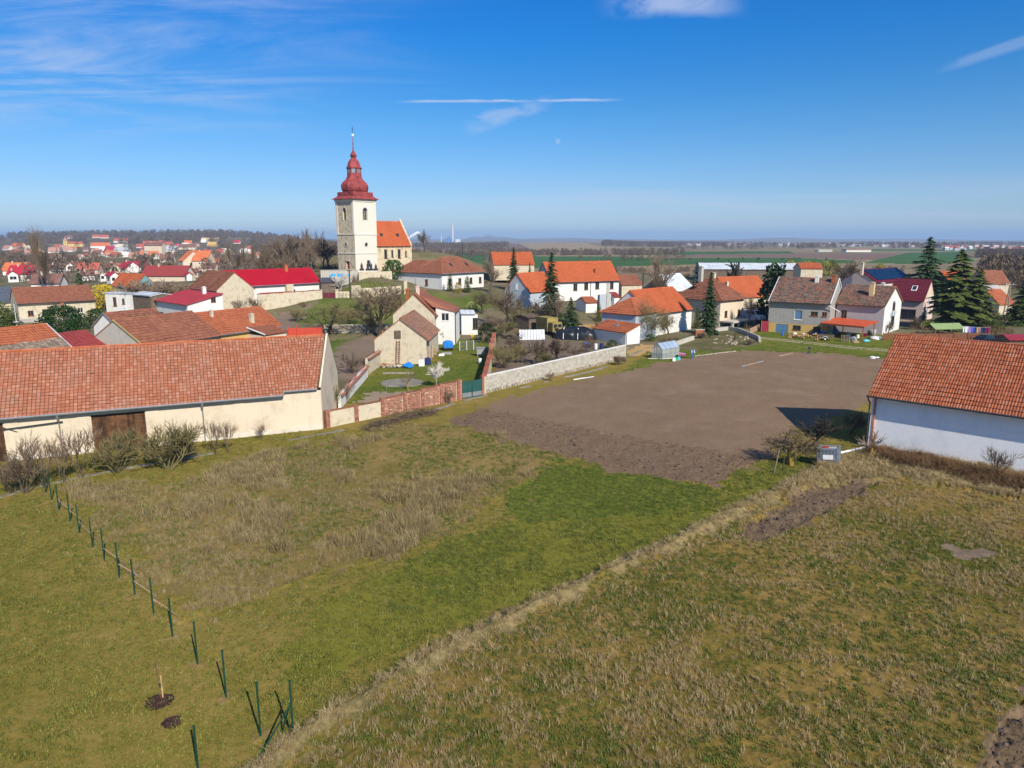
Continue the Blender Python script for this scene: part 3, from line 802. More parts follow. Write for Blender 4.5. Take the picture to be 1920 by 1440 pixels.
GM = {
 'lawn': turf('mat_lawn', (0.119, 0.104, 0.018), (0.175, 0.141, 0.027), (0.232, 0.171, 0.041), (0.303, 0.202, 0.074)),
 'meadow': turf('mat_meadow', (0.099, 0.098, 0.017), (0.158, 0.124, 0.033), (0.210, 0.150, 0.047), (0.289, 0.202, 0.067)),
 'dry_patch': turf('mat_dry', (0.099, 0.107, 0.016), (0.184, 0.136, 0.039), (0.243, 0.167, 0.059), (0.282, 0.196, 0.074)),
 'lush_grass': turf('mat_lush', (0.079, 0.094, 0.012), (0.114, 0.135, 0.018), (0.151, 0.158, 0.025), (0.207, 0.184, 0.044)),
 'lush_verge': turf('mat_verge', (0.096, 0.099, 0.013), (0.139, 0.142, 0.019), (0.183, 0.166, 0.026), (0.251, 0.194, 0.046)),
 'hedge_bank': turf('mat_hedge', (0.060, 0.050, 0.019), (0.130, 0.105, 0.043), (0.240, 0.180, 0.081), (0.330, 0.250, 0.119)),
 'field': turf('mat_field', (0.063, 0.067, 0.011), (0.120, 0.099, 0.019), (0.209, 0.138, 0.037), (0.293, 0.188, 0.055), s=(0.10, 0.5, 6.0)),
 'mud': ground_mat('mat_mud', [(0.3, (0.068, 0.047, 0.028)), (0.5, (0.166, 0.114, 0.066)), (0.7, (0.276, 0.194, 0.115))], 0.3, 1.2, 5, bstr=0.9, bdist=0.12),
 'bare_patch': ground_mat('mat_bare', [(0.32, (0.12, 0.085, 0.055)), (0.5, (0.19, 0.14, 0.095)), (0.68, (0.27, 0.205, 0.14))], 0.3, 1.5, 6, bstr=.7),
 'bank': turf('mat_bank', (0.080, 0.060, 0.021), (0.150, 0.115, 0.043), (0.220, 0.165, 0.068), (0.290, 0.220, 0.102)),
 'ploughed_field': ground_mat('mat_plough', [(0.32, (0.190, 0.124, 0.074)), (0.5, (0.238, 0.157, 0.095)), (0.68, (0.299, 0.203, 0.121))], 0.05, 0.4, 6, (0.3, 0.3, 0.4), 0.8, 0.10, clod_extra),
 'rough_furrows': ground_mat('mat_rough', [(0.30, (0.147, 0.093, 0.056)), (0.5, (0.243, 0.158, 0.092)), (0.70, (0.341, 0.226, 0.131))], 0.12, 0.9, 4, (0.25, 0.35, 0.4), 1.0, 0.18, lambda nt, p, c: straw_extra(nt, p, clod_extra(nt, p, c))),
 'gravel_path': ground_mat('mat_gravel', [(0.3, (0.150, 0.126, 0.096)), (0.5, (0.231, 0.206, 0.166)), (0.7, (0.46, 0.43, 0.37))], 0.3, 1.5, 8, bstr=0.5),
 'sand': ground_mat('mat_sand', [(0.3, (0.36, 0.22, 0.08)), (0.7, (0.52, 0.34, 0.14))], 0.3, 1.5, 8),
 'dirt_track': ground_mat('mat_track', [(0.3, (0.30, 0.24, 0.16)), (0.7, (0.46, 0.37, 0.26))], 0.2, 1.0, 5),
 'yard_lawn': turf('mat_yard', (0.054, 0.074, 0.010), (0.093, 0.121, 0.016), (0.145, 0.150, 0.023), (0.244, 0.168, 0.052)),
 'bare_bed': ground_mat('mat_bed', [(0.3, (0.22, 0.16, 0.11)), (0.7, (0.34, 0.26, 0.18))], 0.3, 1.2, 6),
 'orchard_soil': ground_mat('mat_orchard', [(0.3, (0.10, 0.08, 0.05)), (0.5, (0.17, 0.125, 0.09)), (0.7, (0.20, 0.15, 0.105))], 0.1, 0.6, 4, bstr=0.7),
 'kitchen_plot': ground_mat('mat_plot', [(0.3, (0.16, 0.115, 0.08)), (0.7, (0.25, 0.185, 0.135))], 0.2, 1.0, 5, bstr=0.6),
 'green_strip': turf('mat_strip', (0.042, 0.063, 0.012), (0.078, 0.115, 0.019), (0.132, 0.144, 0.036), (0.192, 0.149, 0.066), s=(0.07, 0.35, 2.5)),
 'village_ground': ground_mat('mat_village', [(0.30, (0.06, 0.075, 0.02)), (0.45, (0.12, 0.11, 0.05)), (0.6, (0.21, 0.165, 0.11)), (0.72, (0.28, 0.24, 0.19))], 0.05, 0.2, 2.0, bstr=0.3),
 'rockery': turf('mat_rockery', (0.05, 0.06, 0.018), (0.10, 0.095, 0.035), (0.16, 0.125, 0.06), (0.28, 0.22, 0.14), s=(0.3, 1.0, 5)),
 'open_land': ground_mat('mat_open', [(0.30, (0.107, 0.084, 0.047)), (0.45, (0.186, 0.144, 0.079)), (0.58, (0.273, 0.209, 0.119)), (0.72, (0.144, 0.159, 0.060))], 0.0018, 0.012, 0.15, (0.5, 0.3, 0.2), 0.1),
 'green_field': ground_mat('mat_greenfield', [(0.30, (0.035, 0.086, 0.024)), (0.7, (0.069, 0.138, 0.036))], 0.004, 0.02, 0.2, (0.4, 0.4, 0.2), 0.1),
 'tan_field': ground_mat('mat_tanfield', [(0.30, (0.224, 0.168, 0.094)), (0.7, (0.358, 0.263, 0.154))], 0.005, 0.03, 0.3, (0.4, 0.4, 0.2), 0.1),
 'brown_field': ground_mat('mat_brownfield', [(0.30, (0.144, 0.092, 0.069)), (0.7, (0.218, 0.144, 0.103))], 0.005, 0.03, 0.3, (0.4, 0.4, 0.2), 0.1),
 'wooded_hill': ground_mat('mat_hill', [(0.30, (0.066, 0.057, 0.035)), (0.48, (0.132, 0.101, 0.064)), (0.58, (0.198, 0.158, 0.087)), (0.72, (0.158, 0.164, 0.058))], 0.004, 0.02, 0.2, (0.4, 0.4, 0.2), 0.1),
}

def grid_object(name, mask, mat, smooth=True):
 fi, fj = np.nonzero(mask)
 a = fi * NC + fj
 quads = np.stack([a, a + 1, a + NC + 1, a + NC], 1)
 used, inv = np.unique(quads, return_inverse=True)
 co = np.stack([GX.ravel()[used], GY.ravel()[used], GZ.ravel()[used]], 1)
 me = bpy.data.meshes.new(name)
 me.vertices.add(len(used)); me.vertices.foreach_set('co', co.ravel())
 nq = len(quads)
 me.loops.add(nq * 4); me.loops.foreach_set('vertex_index', inv.ravel().astype(np.int32))
 me.polygons.add(nq); me.polygons.foreach_set('loop_start', np.arange(0, nq * 4, 4, dtype=np.int32))
 me.materials.append(mat)
 if smooth: me.polygons.foreach_set('use_smooth', np.ones(nq, bool))
 me.update(calc_edges=True); me.validate()
 o = bpy.data.objects.new(name, me); COL.objects.link(o); o['kind'] = 'structure'
 return o

for n_ in ZONES:
 mk = Zn == ZI[n_]
 if mk.any(): grid_object(n_, mk, GM[n_])
b_ = MB()
b_.poly([(-26000, -26000, -0.6), (26000, -26000, -0.6), (26000, 26000, -0.6), (-26000, 26000, -0.6)])
o_ = b_.build('ground', GM['open_land']); o_['kind'] = 'structure'

def ribbon(name, pts, half, mat, lift=.02, step=.5, off=0.0, skip=None, sd=1):
 """irregular strip of ground laid along a line, draped on the soil"""
 P = []
 for (x0, y0), (x1, y1) in zip(pts, pts[1:]):
  n = max(1, int(math.hypot(x1 - x0, y1 - y0) / step)); P += [(x0 + (x1 - x0) * i / n, y0 + (y1 - y0) * i / n) for i in range(n)]
 P = np.array(P); d = np.gradient(P, axis=0); d /= np.linalg.norm(d, axis=1)[:, None] + 1e-9; nrm = np.stack([-d[:, 1], d[:, 0]], 1)
 c = P + nrm * (off + (fbm(P[:, 0] * .2, P[:, 1] * .2, sd) - .5)[:, None] * .5)
 w1 = half * (.45 + 1.1 * fbm(P[:, 0] * .9, P[:, 1] * .9, sd + 5)); w2 = half * (.45 + 1.1 * fbm(P[:, 0] * .9 + 40, P[:, 1] * .9, sd + 6))
 mb = MB(); zz_ = []
 K = [-1, -.5, 0, .5, 1]
 for k in K:
  q = c + nrm * np.where(k > 0, w1 * k, w2 * k)[:, None]; z = drape(q[:, 0], q[:, 1]) + lift - (.05 if abs(k) == 1 else 0); zz_.append(np.column_stack([q, z]))
 for i in range(len(P)):
  for r_ in zz_: mb.v.append(tuple(r_[i]))
 gap = fbm(P[:, 0] * .35, P[:, 1] * .35, sd + 9)
 for i in range(len(P) - 1):
  if skip and gap[i] < skip: continue
  for k in range(4): mb.face((i * 5 + k, i * 5 + k + 1, i * 5 + k + 6, i * 5 + k + 5)[::-1])
 o = mb.build(name, mat, smooth=True); o['kind'] = 'structure'; return o

def drape(X, Y):
 i = np.clip(np.searchsorted(rows, Y) - 1, 0, NR - 2); r0, r1 = rows[i], rows[i + 1]; fy = np.clip((Y - r0) / (r1 - r0), 0, 1)
 j = np.clip(((X / np.maximum(Y, .1)) - COLS[0]) / (COLS[1] - COLS[0]), 0, NC - 1.001); j0 = j.astype(int); fx = j - j0
 return (GZ[i, j0] * (1 - fx) + GZ[i, j0 + 1] * fx) * (1 - fy) + (GZ[i + 1, j0] * (1 - fx) + GZ[i + 1, j0 + 1] * fx) * fy

ribbon('gravel_path', L_PATH, .42, GM['gravel_path'], skip=.4)
for o_ in (-.75, .75): ribbon('dirt_track', L_TRACK, .42, GM['dirt_track'], off=o_, sd=int(40 + o_ * 4))
def V(x, y, z): return Vector((x, y, z))

def tile_plane(mb, O, u, L, v, li=0.0, ri=0.0, tw=0.3, th=0.35, lift=0.05, roll=0.025, gap=0.03, keep=None):
 """courses of single clay tiles laid up a slope"""
 u = Vector(u); v = Vector(v); n = u.cross(v).normalized()
 nr = max(1, round(v.length / th)); dv = v / nr; ph = rnd.uniform(0, 6)
 sag = lambda x, s_: .03 * (2 + math.sin(x * .62 + ph + s_ * 2) + math.sin(x * 1.35 + ph * 2 - s_ * 3))
 for i in range(nr):
  s = (i + 0.5) / nr
  x0, x1 = li * s, L - ri * s
  if x1 - x0 < tw * 0.6: continue
  nc = max(1, round((x1 - x0) / tw)); w = (x1 - x0) / nc
  for j in range(nc):
   if keep and not keep(x0 + (j + .5) * w, s): continue
   a = O + u * (x0 + j * w + w * gap) + dv * (i - 0.12); b = O + u * (x0 + (j + 1) * w - w * gap) + dv * (i - 0.12)
   lf = lift * rnd.uniform(0.75, 1.35); sg = n * sag(x0 + (j + .5) * w, s) * min(1, s * 4)
   if rnd.random() < .006: a = a - dv * .25; b = b - dv * .25
   a = a + sg; b = b + sg
   m = (a + b) / 2 + n * (lf + roll)
   a2, b2 = a + dv * 1.1 + n * 0.008, b + dv * 1.1 + n * 0.008; m2 = (a2 + b2) / 2 + n * roll
   k = len(mb.v); r = rnd.random()
   for p in (a + n * lf, m, b + n * lf, b2, m2, a2, a - n * 0.01, b - n * 0.01): mb.v.append((p.x, p.y, p.z))
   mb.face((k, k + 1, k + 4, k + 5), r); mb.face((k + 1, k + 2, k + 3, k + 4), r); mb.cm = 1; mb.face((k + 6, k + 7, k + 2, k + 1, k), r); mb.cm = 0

def slab(mb, pts, t):
 """polygon with thickness t below it"""
 pts = [Vector(p) for p in pts]; n = (pts[1] - pts[0]).cross(pts[2] - pts[0]).normalized(); k = len(pts)
 low = [p - n * t for p in pts]
 mb.poly(pts); mb.poly(low[::-1])
 for i in range(k):
  j = (i + 1) % k; mb.poly([pts[i], low[i], low[j], pts[j]])

def holed_wall(mb, O, u, width, z0, z1, holes, depth=0.16):
 """upright wall from O along u with rectangular openings and their reveals"""
 O = Vector(O); u = Vector(u); n = V(u.y, -u.x, 0)
 xs = sorted(set([0.0, width] + [c for h in holes for c in (h[0], h[0] + h[2])])); zs = sorted(set([z0, z1] + [c for h in holes for c in (h[1], h[1] + h[3])]))
 P = lambda x, z, d=0.0: O + u * x - n * d + V(0, 0, z)
 for xa, xb in zip(xs, xs[1:]):
  for za, zb in zip(zs, zs[1:]):
   cx, cz = (xa + xb) / 2, (za + zb) / 2
   if any(h[0] < cx < h[0] + h[2] and h[1] < cz < h[1] + h[3] for h in holes): continue
   mb.poly([P(xa, za), P(xb, za), P(xb, zb), P(xa, zb)])
 for x, z, w, hh in holes:
  q = [(x, z), (x + w, z), (x + w, z + hh), (x, z + hh)]
  for i in range(4):
   a, b = q[i], q[(i + 1) % 4]
   mb.poly([P(*b), P(*a), P(a[0], a[1], depth), P(b[0], b[1], depth)])

def window(parent, O, u, x, z, w, h, frame='white_frame', glass='glass', depth=0.12, mull=1, name='window', sill=True):
 """frame, glazing bar, sill and a pane set back in the wall"""
 O = Vector(O); u = Vector(u); n = V(u.y, -u.x, 0)
 P = lambda a, b, d: O + u * a - n * d + V(0, 0, b)
 f = 0.09 if w > 0.6 else 0.06; d = depth - 0.04
 mb = MB()
 for (a, b, c, e) in ((x, z, x, z + h), (x + w, z, x + w, z + h), (x, z, x + w, z), (x, z + h, x + w, z + h)):
  mb.bar(P(a, b, d), P(c, e, d), f, f)
 for i in range(mull):
  xx = x + w * (i + 1) / (mull + 1); mb.bar(P(xx, z, d), P(xx, z + h, d), f * 0.8, f * 0.8)
 if sill: mb.bar(P(x - 0.08, z - 0.04, -0.04), P(x + w + 0.08, z - 0.04, -0.04), 0.07, 0.16)
 o = mb.build(name, MT[frame], parent)
 pb = MB(); pb.poly([P(x, z, depth), P(x + w, z, depth), P(x + w, z + h, depth), P(x, z + h, depth)])
 pb.build('pane', MT[glass], o)
 return o

def chimney(parent, x, y, zb, zt, w=0.5, d=0.5, mat='old_plaster', cap=True, pots=0):
 mb = MB(); mb.box((x, y, (zb + zt) / 2), (w, d, zt - zb))
 if cap: mb.box((x, y, zt + 0.05), (w + 0.14, d + 0.14, 0.1))
 mb.box((x, y, zt + (0.16 if cap else 0.05)), (w * 0.55, d * 0.55, 0.14))
 return mb.build('chimney', MT[mat], parent)

def ridge_caps(mb, a, b, rad=0.11, step=0.42):
 a, b = Vector(a), Vector(b); L = (b - a).length; n = max(1, int(L / step)); d = (b - a) / n
 for i in range(n):
  mb.tube([a + d * i, a + d * (i + 1.06)], [rad, rad * 0.9], 6)

def house(key, name, label, wallm, roofm, hip=(0, 0), tile=(0.3, 0.34), wins=(), chim=(), ov=0.35, og=0.12, gutter=None, frame='white_frame', group=None, cat='house',
   back_tiles=False, verge=None, ridge=True, gablem=None, roll=0.025, gap=0.03, spec=None, keep=None, cap_mat=None, deep=1.6):
 h = spec or HS[key]
 E = h['ze'] - h['z0']; L, W, rise = h['L'], h['W'], h['rise']
 root = thing(name, label, cat, (h['A'].x, h['A'].y, h['z0']), h['ang'], group)
 t = rise / (W / 2); hw = E + ov * t - 0.14
 x0, x1, y0, y1 = og, L - og, ov, W - ov
 if hip[0]: x0 = ov
 if hip[1]: x1 = L - ov
 sides = {'F': (V(x0, y0, 0), V(1, 0, 0), x1 - x0), 'R': (V(x1, y0, 0), V(0, 1, 0), y1 - y0), 'B': (V(x1, y1, 0), V(-1, 0, 0), x1 - x0), 'L': (V(x0, y1, 0), V(0, -1, 0), y1 - y0)}
 wb = MB(); wb.cr = 0.5
 for s, (O, u, wd) in sides.items():
  holes = [(w[1], w[2], w[3], w[4]) for w in wins if w[0] == s and w[2] + w[4] <= hw]
  holed_wall(wb, O, u, wd, -deep, hw, holes)
  if s in 'LR' and not hip[0 if s == 'L' else 1]:
   wb.cm = 1 if gablem else 0
   hr = E + rise - 0.14
   wb.poly([O + V(0, 0, hw), O + u * wd + V(0, 0, hw), O + u * (wd / 2) + V(0, 0, hr)])
   wb.cm = 0
 wall = wb.build('wall', [MT[wallm]] + ([MT[gablem]] if gablem else []), root)
 for w in wins:
  O, u, wd = sides[w[0]]
  fr = w[5] if len(w) > 5 else frame; gl = w[6] if len(w) > 6 else 'glass'; ml = w[7] if len(w) > 7 else 1; nm = w[8] if len(w) > 8 else 'window'
  proud = w[2] + w[4] > hw
  window(wall, O, u, w[1], w[2], w[3], w[4], fr, gl, depth=-0.02 if proud else 0.12, mull=ml, name=nm, sill=nm == 'window')
 # roof
 rb = MB(); tl = MB()
 hl, hr_ = (W / 2 if hip[0] is True else hip[0] or 0), (W / 2 if hip[1] is True else hip[1] or 0)
 a, b, c, d = V(0, 0, E), V(L, 0, E), V(L, W, E), V(0, W, E)
 ra, rb_ = V(hl, W / 2, E + rise), V(L - hr_, W / 2, E + rise)
 slab(rb, [a, b, rb_, ra], 0.12); slab(rb, [c, d, ra, rb_], 0.12)
 if hl: slab(rb, [d, a, ra], 0.12)
 if hr_: slab(rb, [b, c, rb_], 0.12)
 roof = rb.build('roof', MT[roofm], root)
 if tile:
  tw, th = tile
  tile_plane(tl, a, V(1, 0, 0), L, V(0, W / 2, rise), hl, hr_, tw, th, roll=roll, gap=gap, keep=keep)
  if back_tiles: tile_plane(tl, c, V(-1, 0, 0), L, V(0, -W / 2, rise), hr_, hl, tw, th, roll=roll, gap=gap)
  if hl: tile_plane(tl, d, V(0, -1, 0), W, V(hl, 0, rise), W / 2, W / 2, tw, th, roll=roll, gap=gap)
  if hr_: tile_plane(tl, b, V(0, 1, 0), W, V(-hr_, 0, rise), W / 2, W / 2, tw, th, roll=roll, gap=gap)
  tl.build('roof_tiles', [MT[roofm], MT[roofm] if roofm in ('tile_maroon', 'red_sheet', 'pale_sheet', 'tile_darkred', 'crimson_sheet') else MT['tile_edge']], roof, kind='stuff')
 if ridge:
  cb = MB(); up = V(0, 0, 0.05)
  ridge_caps(cb, ra + up, rb_ + up)
  if hl: ridge_caps(cb, a + up, ra + up); ridge_caps(cb, d + up, ra + up)
  if hr_: ridge_caps(cb, b + up, rb_ + up); ridge_caps(cb, c + up, rb_ + up)
  cb.build('ridge_caps', MT[cap_mat or roofm], roof, kind='stuff')
 if verge:
  for xx, on in ((-0.03, not hl), (L + 0.03, not hr_)):
   for yy in (-0.02, W + 0.02):
    if on: vb = MB(); vb.bar(V(xx, yy, E + 0.02), V(xx, W / 2, E + rise + 0.04), 0.1, 0.2); vb.build('verge_board', MT[verge], roof)
 if gutter:
  gb = MB(); gb.tube([V(-0.1, -0.09, E - 0.05), V(L + 0.1, -0.09, E - 0.05)], 0.08, 6)
  gb.build('gutter', MT[gutter], roof)
 for ch in chim:
  cx, cy, up, w, d, m = ch[:6]
  zs = E + rise * (1 - abs(cy - W / 2) / (W / 2))
  chimney(roof, cx, cy, zs - 0.6, zs + up, w, d, m)
 root['_dims'] = (L, W, E, rise)
 return root, roof, wall

def dims(key): h = HS[key]; return h['L'], h['W'], h['ze'] - h['z0'], h['rise']

L, W, E, RS = dims('long_barn')
px_at = lambda f: None
H_ = HS['long_barn']; ca, sa = math.cos(H_['ang']), math.sin(H_['ang'])

def along(h, px, py, z):
 """distance along the front wall of a block of a point seen at (px, py)"""
 q = at_z(px, py, z); return (q.x - h['A'].x) * math.cos(h['ang']) + (q.y - h['A'].y) * math.sin(h['ang'])

gx0, gx1 = along(H_, 168, 870, 0), along(H_, 276, 848, 0)
dx0, dx1 = along(H_, -80, 910, 0), along(H_, -8, 892, 0)
xstep = along(H_, 531, 741, H_['ze'])
ov_ = 0.45
barn = thing('long_barn', 'long cream rendered barn with red clay tile roof and big brown plank doors', 'barn', (H_['A'].x, H_['A'].y, 0), H_['ang'])
wb = MB(); wb.cr = 0.5
hw = E + 0.1
holed_wall(wb, V(0, ov_, 0), V(1, 0, 0), L, -0.8, hw, [(gx0, -0.2, gx1 - gx0, E - 0.25), (dx0, -0.2, dx1 - dx0, E - 0.25)], 0.3)
# gable end with raised coping
SK = 3.1; Lm, Lw = L + SK / 2, L + SK      # the end wall is not square to the front
wb.poly([V(L, ov_, -0.8), V(Lw, W, -0.8), V(Lw, W, E + 0.05), V(Lm, W / 2, E + RS + 0.22), V(L, ov_, E + 0.35)])
wb.poly([V(L - 0.35, ov_, E - 0.3), V(Lm - 0.35, W / 2, E + RS + 0.22), V(Lw - 0.35, W, E)][::-1])
wb.poly([V(L, ov_, E + 0.35), V(Lm, W / 2, E + RS + 0.22), V(Lm - 0.16, W / 2, E + RS + 0.22), V(L - 0.16, ov_, E + 0.35)])
wb.poly([V(Lm, W / 2, E + RS + 0.22), V(Lw, W, E + 0.05), V(Lw - 0.16, W, E + 0.05), V(Lm - 0.16, W / 2, E + RS + 0.22)])
wb.poly([V(0, W, -0.8), V(0, ov_, -0.8), V(0, ov_, hw), V(0, W / 2, E + RS - 0.1), V(0, W, hw)]); wb.poly([V(Lw, W, -0.8), V(0, W, -0.8), V(0, W, hw), V(Lw, W, hw)])
# shallow raised strips (pilasters) and base course
for x in (dx1 + 0.55, gx0 - 0.55, gx1 + 0.55, gx1 + 7.3):
 wb.box((x, ov_ - 0.03, E / 2 - 0.1), (0.9, 0.06, E - 0.2))
for xa, xb in ((dx1 + 1.0, gx0 - 1.0), (gx1 + 1.0, gx1 + 6.85)):
 wb.box(((xa + xb) / 2, ov_ - 0.03, E - 0.28), (xb - xa, 0.06, 0.3))
wall = wb.build('wall', MT['cream_plaster'], barn)
BP = plaster('base_plaster', (.62, .56, .46), (.4, .33, .25), .6, 1.2)
for xa, xb in ((dx1 + 0.1, gx0 - 0.1), (gx1 + 0.1, L - 0.05)):
 n_ = int((xb - xa) / 1.2); bb = MB()
 for i in range(n_): bb.box((xa + (i + .5) * (xb - xa) / n_, ov_ - 0.05, rnd.uniform(-.25, -.1)), ((xb - xa) / n_, 0.08, 1.2), r=.4)
 bb.build('base_course', BP, barn)
rb = MB(); Lr = L - 0.35
slab(rb, [V(0, 0, E), V(xstep, 0, E), V(xstep, W / 2, E + RS), V(0, W / 2, E + RS)], 0.12)
tt = RS / (W / 2)
slab(rb, [V(xstep, 0.28, E + 0.28 * tt), V(Lr, 0.28, E + 0.28 * tt), V(Lr + SK / 2, W / 2, E + RS), V(xstep, W / 2, E + RS)], 0.12)
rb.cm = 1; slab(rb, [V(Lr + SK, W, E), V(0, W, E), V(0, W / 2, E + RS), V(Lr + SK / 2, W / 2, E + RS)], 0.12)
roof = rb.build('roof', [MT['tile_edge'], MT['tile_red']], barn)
tl = MB()
tile_plane(tl, V(0, 0, E), V(1, 0, 0), xstep, V(0, W / 2, RS), tw=0.285, th=0.315, lift=0.045, roll=0.02, gap=0.07)
tile_plane(tl, V(xstep, 0.28, E + 0.28 * tt), V(1, 0, 0), Lr - xstep, V(0, W / 2 - 0.28, RS - 0.28 * tt), 0, -SK / 2, tw=0.285, th=0.315, lift=0.045, roll=0.02, gap=0.07)
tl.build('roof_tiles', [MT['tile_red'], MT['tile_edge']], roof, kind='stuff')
cb = MB(); ridge_caps(cb, V(0, W / 2, E + RS + 0.06), V(Lr + SK / 2, W / 2, E + RS + 0.06), 0.13, 0.38); cb.build('ridge_caps', MT['tile_orange'], roof, kind='stuff')
gb = MB()
gb.tube([V(0, -0.1, E - 0.03), V(xstep, -0.1, E - 0.03)], 0.085, 6); gb.tube([V(xstep, 0.18, E + 0.25), V(Lr, 0.18, E + 0.25)], 0.085, 6); gb.tube([V(xstep, -0.1, E - 0.03), V(xstep + 0.05, 0.18, E + 0.25)], 0.07, 6)
gb.build('gutter', MT['grey_metal'], barn)
for x in (along(H_, 108, 830, 1.5), along(H_, 382, 790, 1.5)):
 pb = MB(); pb.tube([V(x, -0.1, E - 0.1), V(x, -0.05, E - 0.45), V(x, ov_ - 0.12, E - 0.75), V(x, ov_ - 0.12, 0.0)], [0.11, 0.08, 0.055, 0.055], 6)
 pb.build('downpipe', MT['grey_metal'], barn)
rb2 = MB(); rb2.bar(V(dx1 + 0.0, ov_ - 0.16, E - 0.95), V(dx1 + 4.0, ov_ - 0.16, E - 0.72), 0.07, 0.09); rb2.bar(V(dx1 + 0.0, ov_ - 0.1, E - 0.8), V(dx1 + 0.9, ov_ - 0.1, E - 1.25), 0.05)
rb2.build('sliding_rail', MT['dark_metal'], barn)
for xa, xb in ((gx0, gx1), (dx0, dx1)):
 dr = MB(); dr.box(((xa + xb) / 2, ov_ + 0.26, E / 2 - 0.3), (xb - xa - 0.02, 0.05, E - 0.3)); dr.bar(V(xa, ov_ + 0.19, 0.6), V(xb, ov_ + 0.19, 0.6), 0.05, 0.14)
 dro = dr.build('plank_door', MT['gate_wood'], barn)
 n = max(2, int((xb - xa) / 0.19)); wd = (xb - xa - 0.04) / n
 for i in range(n):
  k = MB(); k.box((xa + 0.02 + wd * (i + 0.5), ov_ + 0.205 - rnd.uniform(0, 0.02), (E - 0.47) / 2 - 0.15), (wd * 0.93, 0.04, E - 0.5), r=rnd.random() ** 0.8)
  k.build('plank', MT['gate_wood'], dro)

L, W, E, RS = dims('white_barn'); H_ = HS['white_barn']
wbarn, roof, wall = house('white_barn', 'white_barn', 'whitewashed barn with large orange pantile roof at the right edge', 'cold_plaster', 'tile_barn', tile=(0.195, RS / math.sin(math.atan2(RS, W / 2)) / 16), ov=0.62, og=0.35,
       gutter='dark_metal', cat='barn', roll=0.045, gap=0.03)
pb = MB(); pb.box((0.36, 0.66, E / 2 - 0.1), (0.3, 0.34, E + 0.1)); pb.build('corner_pillar', MT['cold_plaster'], wbarn); pb = MB(); pb.box((0.46, 0.56, E / 2 - 0.1), (0.14, 0.2, E + 0.1)); pb.build('brick_edge', MT['brick'], wbarn)
pb = MB(); pb.tube([V(0.05, -0.09, E - 0.05), V(0.05, 0.0, E - 0.35), V(0.12, 0.30, E - 0.6), V(0.12, 0.30, 0.25)], 0.06, 6); pb.build('downpipe', MT['dark_metal'], wbarn)
vb = MB(); vb.tube([V(0.12, 0.30, 0.3), V(-0.3, -0.4, 0.45)], 0.06, 6); vb.build('spout', MT['grey_metal'], wbarn)
gp = MB(); gp.box((L / 2, 0.58, 0.0), (L - 1, 0.06, 0.5)); gp.build('base_course', MT['cement'], wbarn)

house('grey_gable', 'farm_building', 'large orange tiled roof with grey lichened gable behind the long barn', 'grey_plaster', 'tile_rust', tile=(0.36, 0.55), ov=0.5, og=0.05, verge=None, gutter='dark_metal')
q = HS['grey_gable']
lb = MB()
L, W, E, RS = dims('grey_gable')
lb.bar(V(-0.02, 0.1, E + 0.08), V(-0.02, W / 2, E + RS + 0.08), 0.2, 0.12); lb.bar(V(-0.02, W / 2, E + RS + 0.08), V(L * 0.45, W / 2, E + RS + 0.1), 0.14, 0.08)
MT['lichen_coping'] = plaster('lichen_coping', (0.36, 0.27, 0.09), (0.33, 0.28, 0.2), 0.7, 2.0)
lb.build('lichen_coping', MT['lichen_coping'], [o for o in bpy.data.objects if o.name == 'farm_building'][0])
house('brown_roof', 'brown_roofed_house', 'brown tiled roof with white gable behind the lichened grey gable', 'white_plaster', 'tile_brown', tile=(0.36, 0.5), verge='grey_metal', chim=((4.0, 3.4, 0.7, 0.3, 0.3, 'white_paint'),), frame='brown_frame')
lr, roof, wall = house('left_roof', 'two_tone_roofed_house', 'house at the left edge with orange upper and grey lower roof tiles', 'cement', 'tile_orange', tile=(0.32, 0.42), verge='pale_sheet', keep=lambda x, s: s > 0.52)
L, W, E, RS = dims('left_roof')
tl = MB(); tile_plane(tl, V(0, 0, E), V(1, 0, 0), L, V(0, W / 2, RS), tw=0.3, th=0.36, keep=lambda x, s: s <= 0.54); tl.build('old_roof_tiles', MT['tile_grey'], roof, kind='stuff')
sb = MB(); sb.tube([V(L - 3.2, W / 2, E + RS), V(L - 3.2, W / 2, E + RS + 2.6)], 0.025, 5); sb.lathe([(0.02, 0), (0.3, 0.08), (0.33, 0.11)], 10, (L - 3.3, W / 2 - 0.1, E + RS + 0.5)); sb.build('satellite_dish', MT['white_paint'], roof)
house('darkred_roof', 'dark_red_roofed_shed', 'dark red sheet roof between the two-tone roof and grey gable', 'white_plaster', 'tile_darkred', tile=(0.45, 0.5), ridge=False, roll=0.01)
oc, roof, wall = house('orange_cottage', 'orange_cottage', 'low orange tiled cottage with small chimneys beside the red fence', 'yellow_plaster', 'tile_orange', tile=(0.34, 0.42), verge=None,
      wins=[('R', 1.5, 0.6, 1.2, 1.3)], chim=((9.2, 3.6, 0.9, 0.4, 0.4, 'old_plaster'), (14.5, 1.6, 1.2, 0.55, 0.55, 'old_plaster')), gutter='grey_metal')
L, W, E, RS = dims('orange_cottage')
pb = MB(); pb.lathe([(0.32, 0), (0.05, 0.45), (0.02, 0.5)], 8, (14.5, 1.6, E + 1.75)); pb.build('chimney_hood', MT['dark_metal'], roof)
wg = MB(); slab(wg, [V(L - 6.5, -3.4, E - 0.35), V(L - 2.2, -3.4, E - 0.35), V(L - 2.2, 0.3, E + 0.45), V(L - 6.5, 0.3, E + 0.45)], 0.12); w_ = wg.build('porch_roof', MT['tile_brown'], oc)
wg = MB(); tile_plane(wg, V(L - 6.5, -3.4, E - 0.35), V(1, 0, 0), 4.3, V(0, 3.7, 0.8), tw=0.34, th=0.42); wg.build('porch_tiles', MT['tile_rust'], w_, kind='stuff')
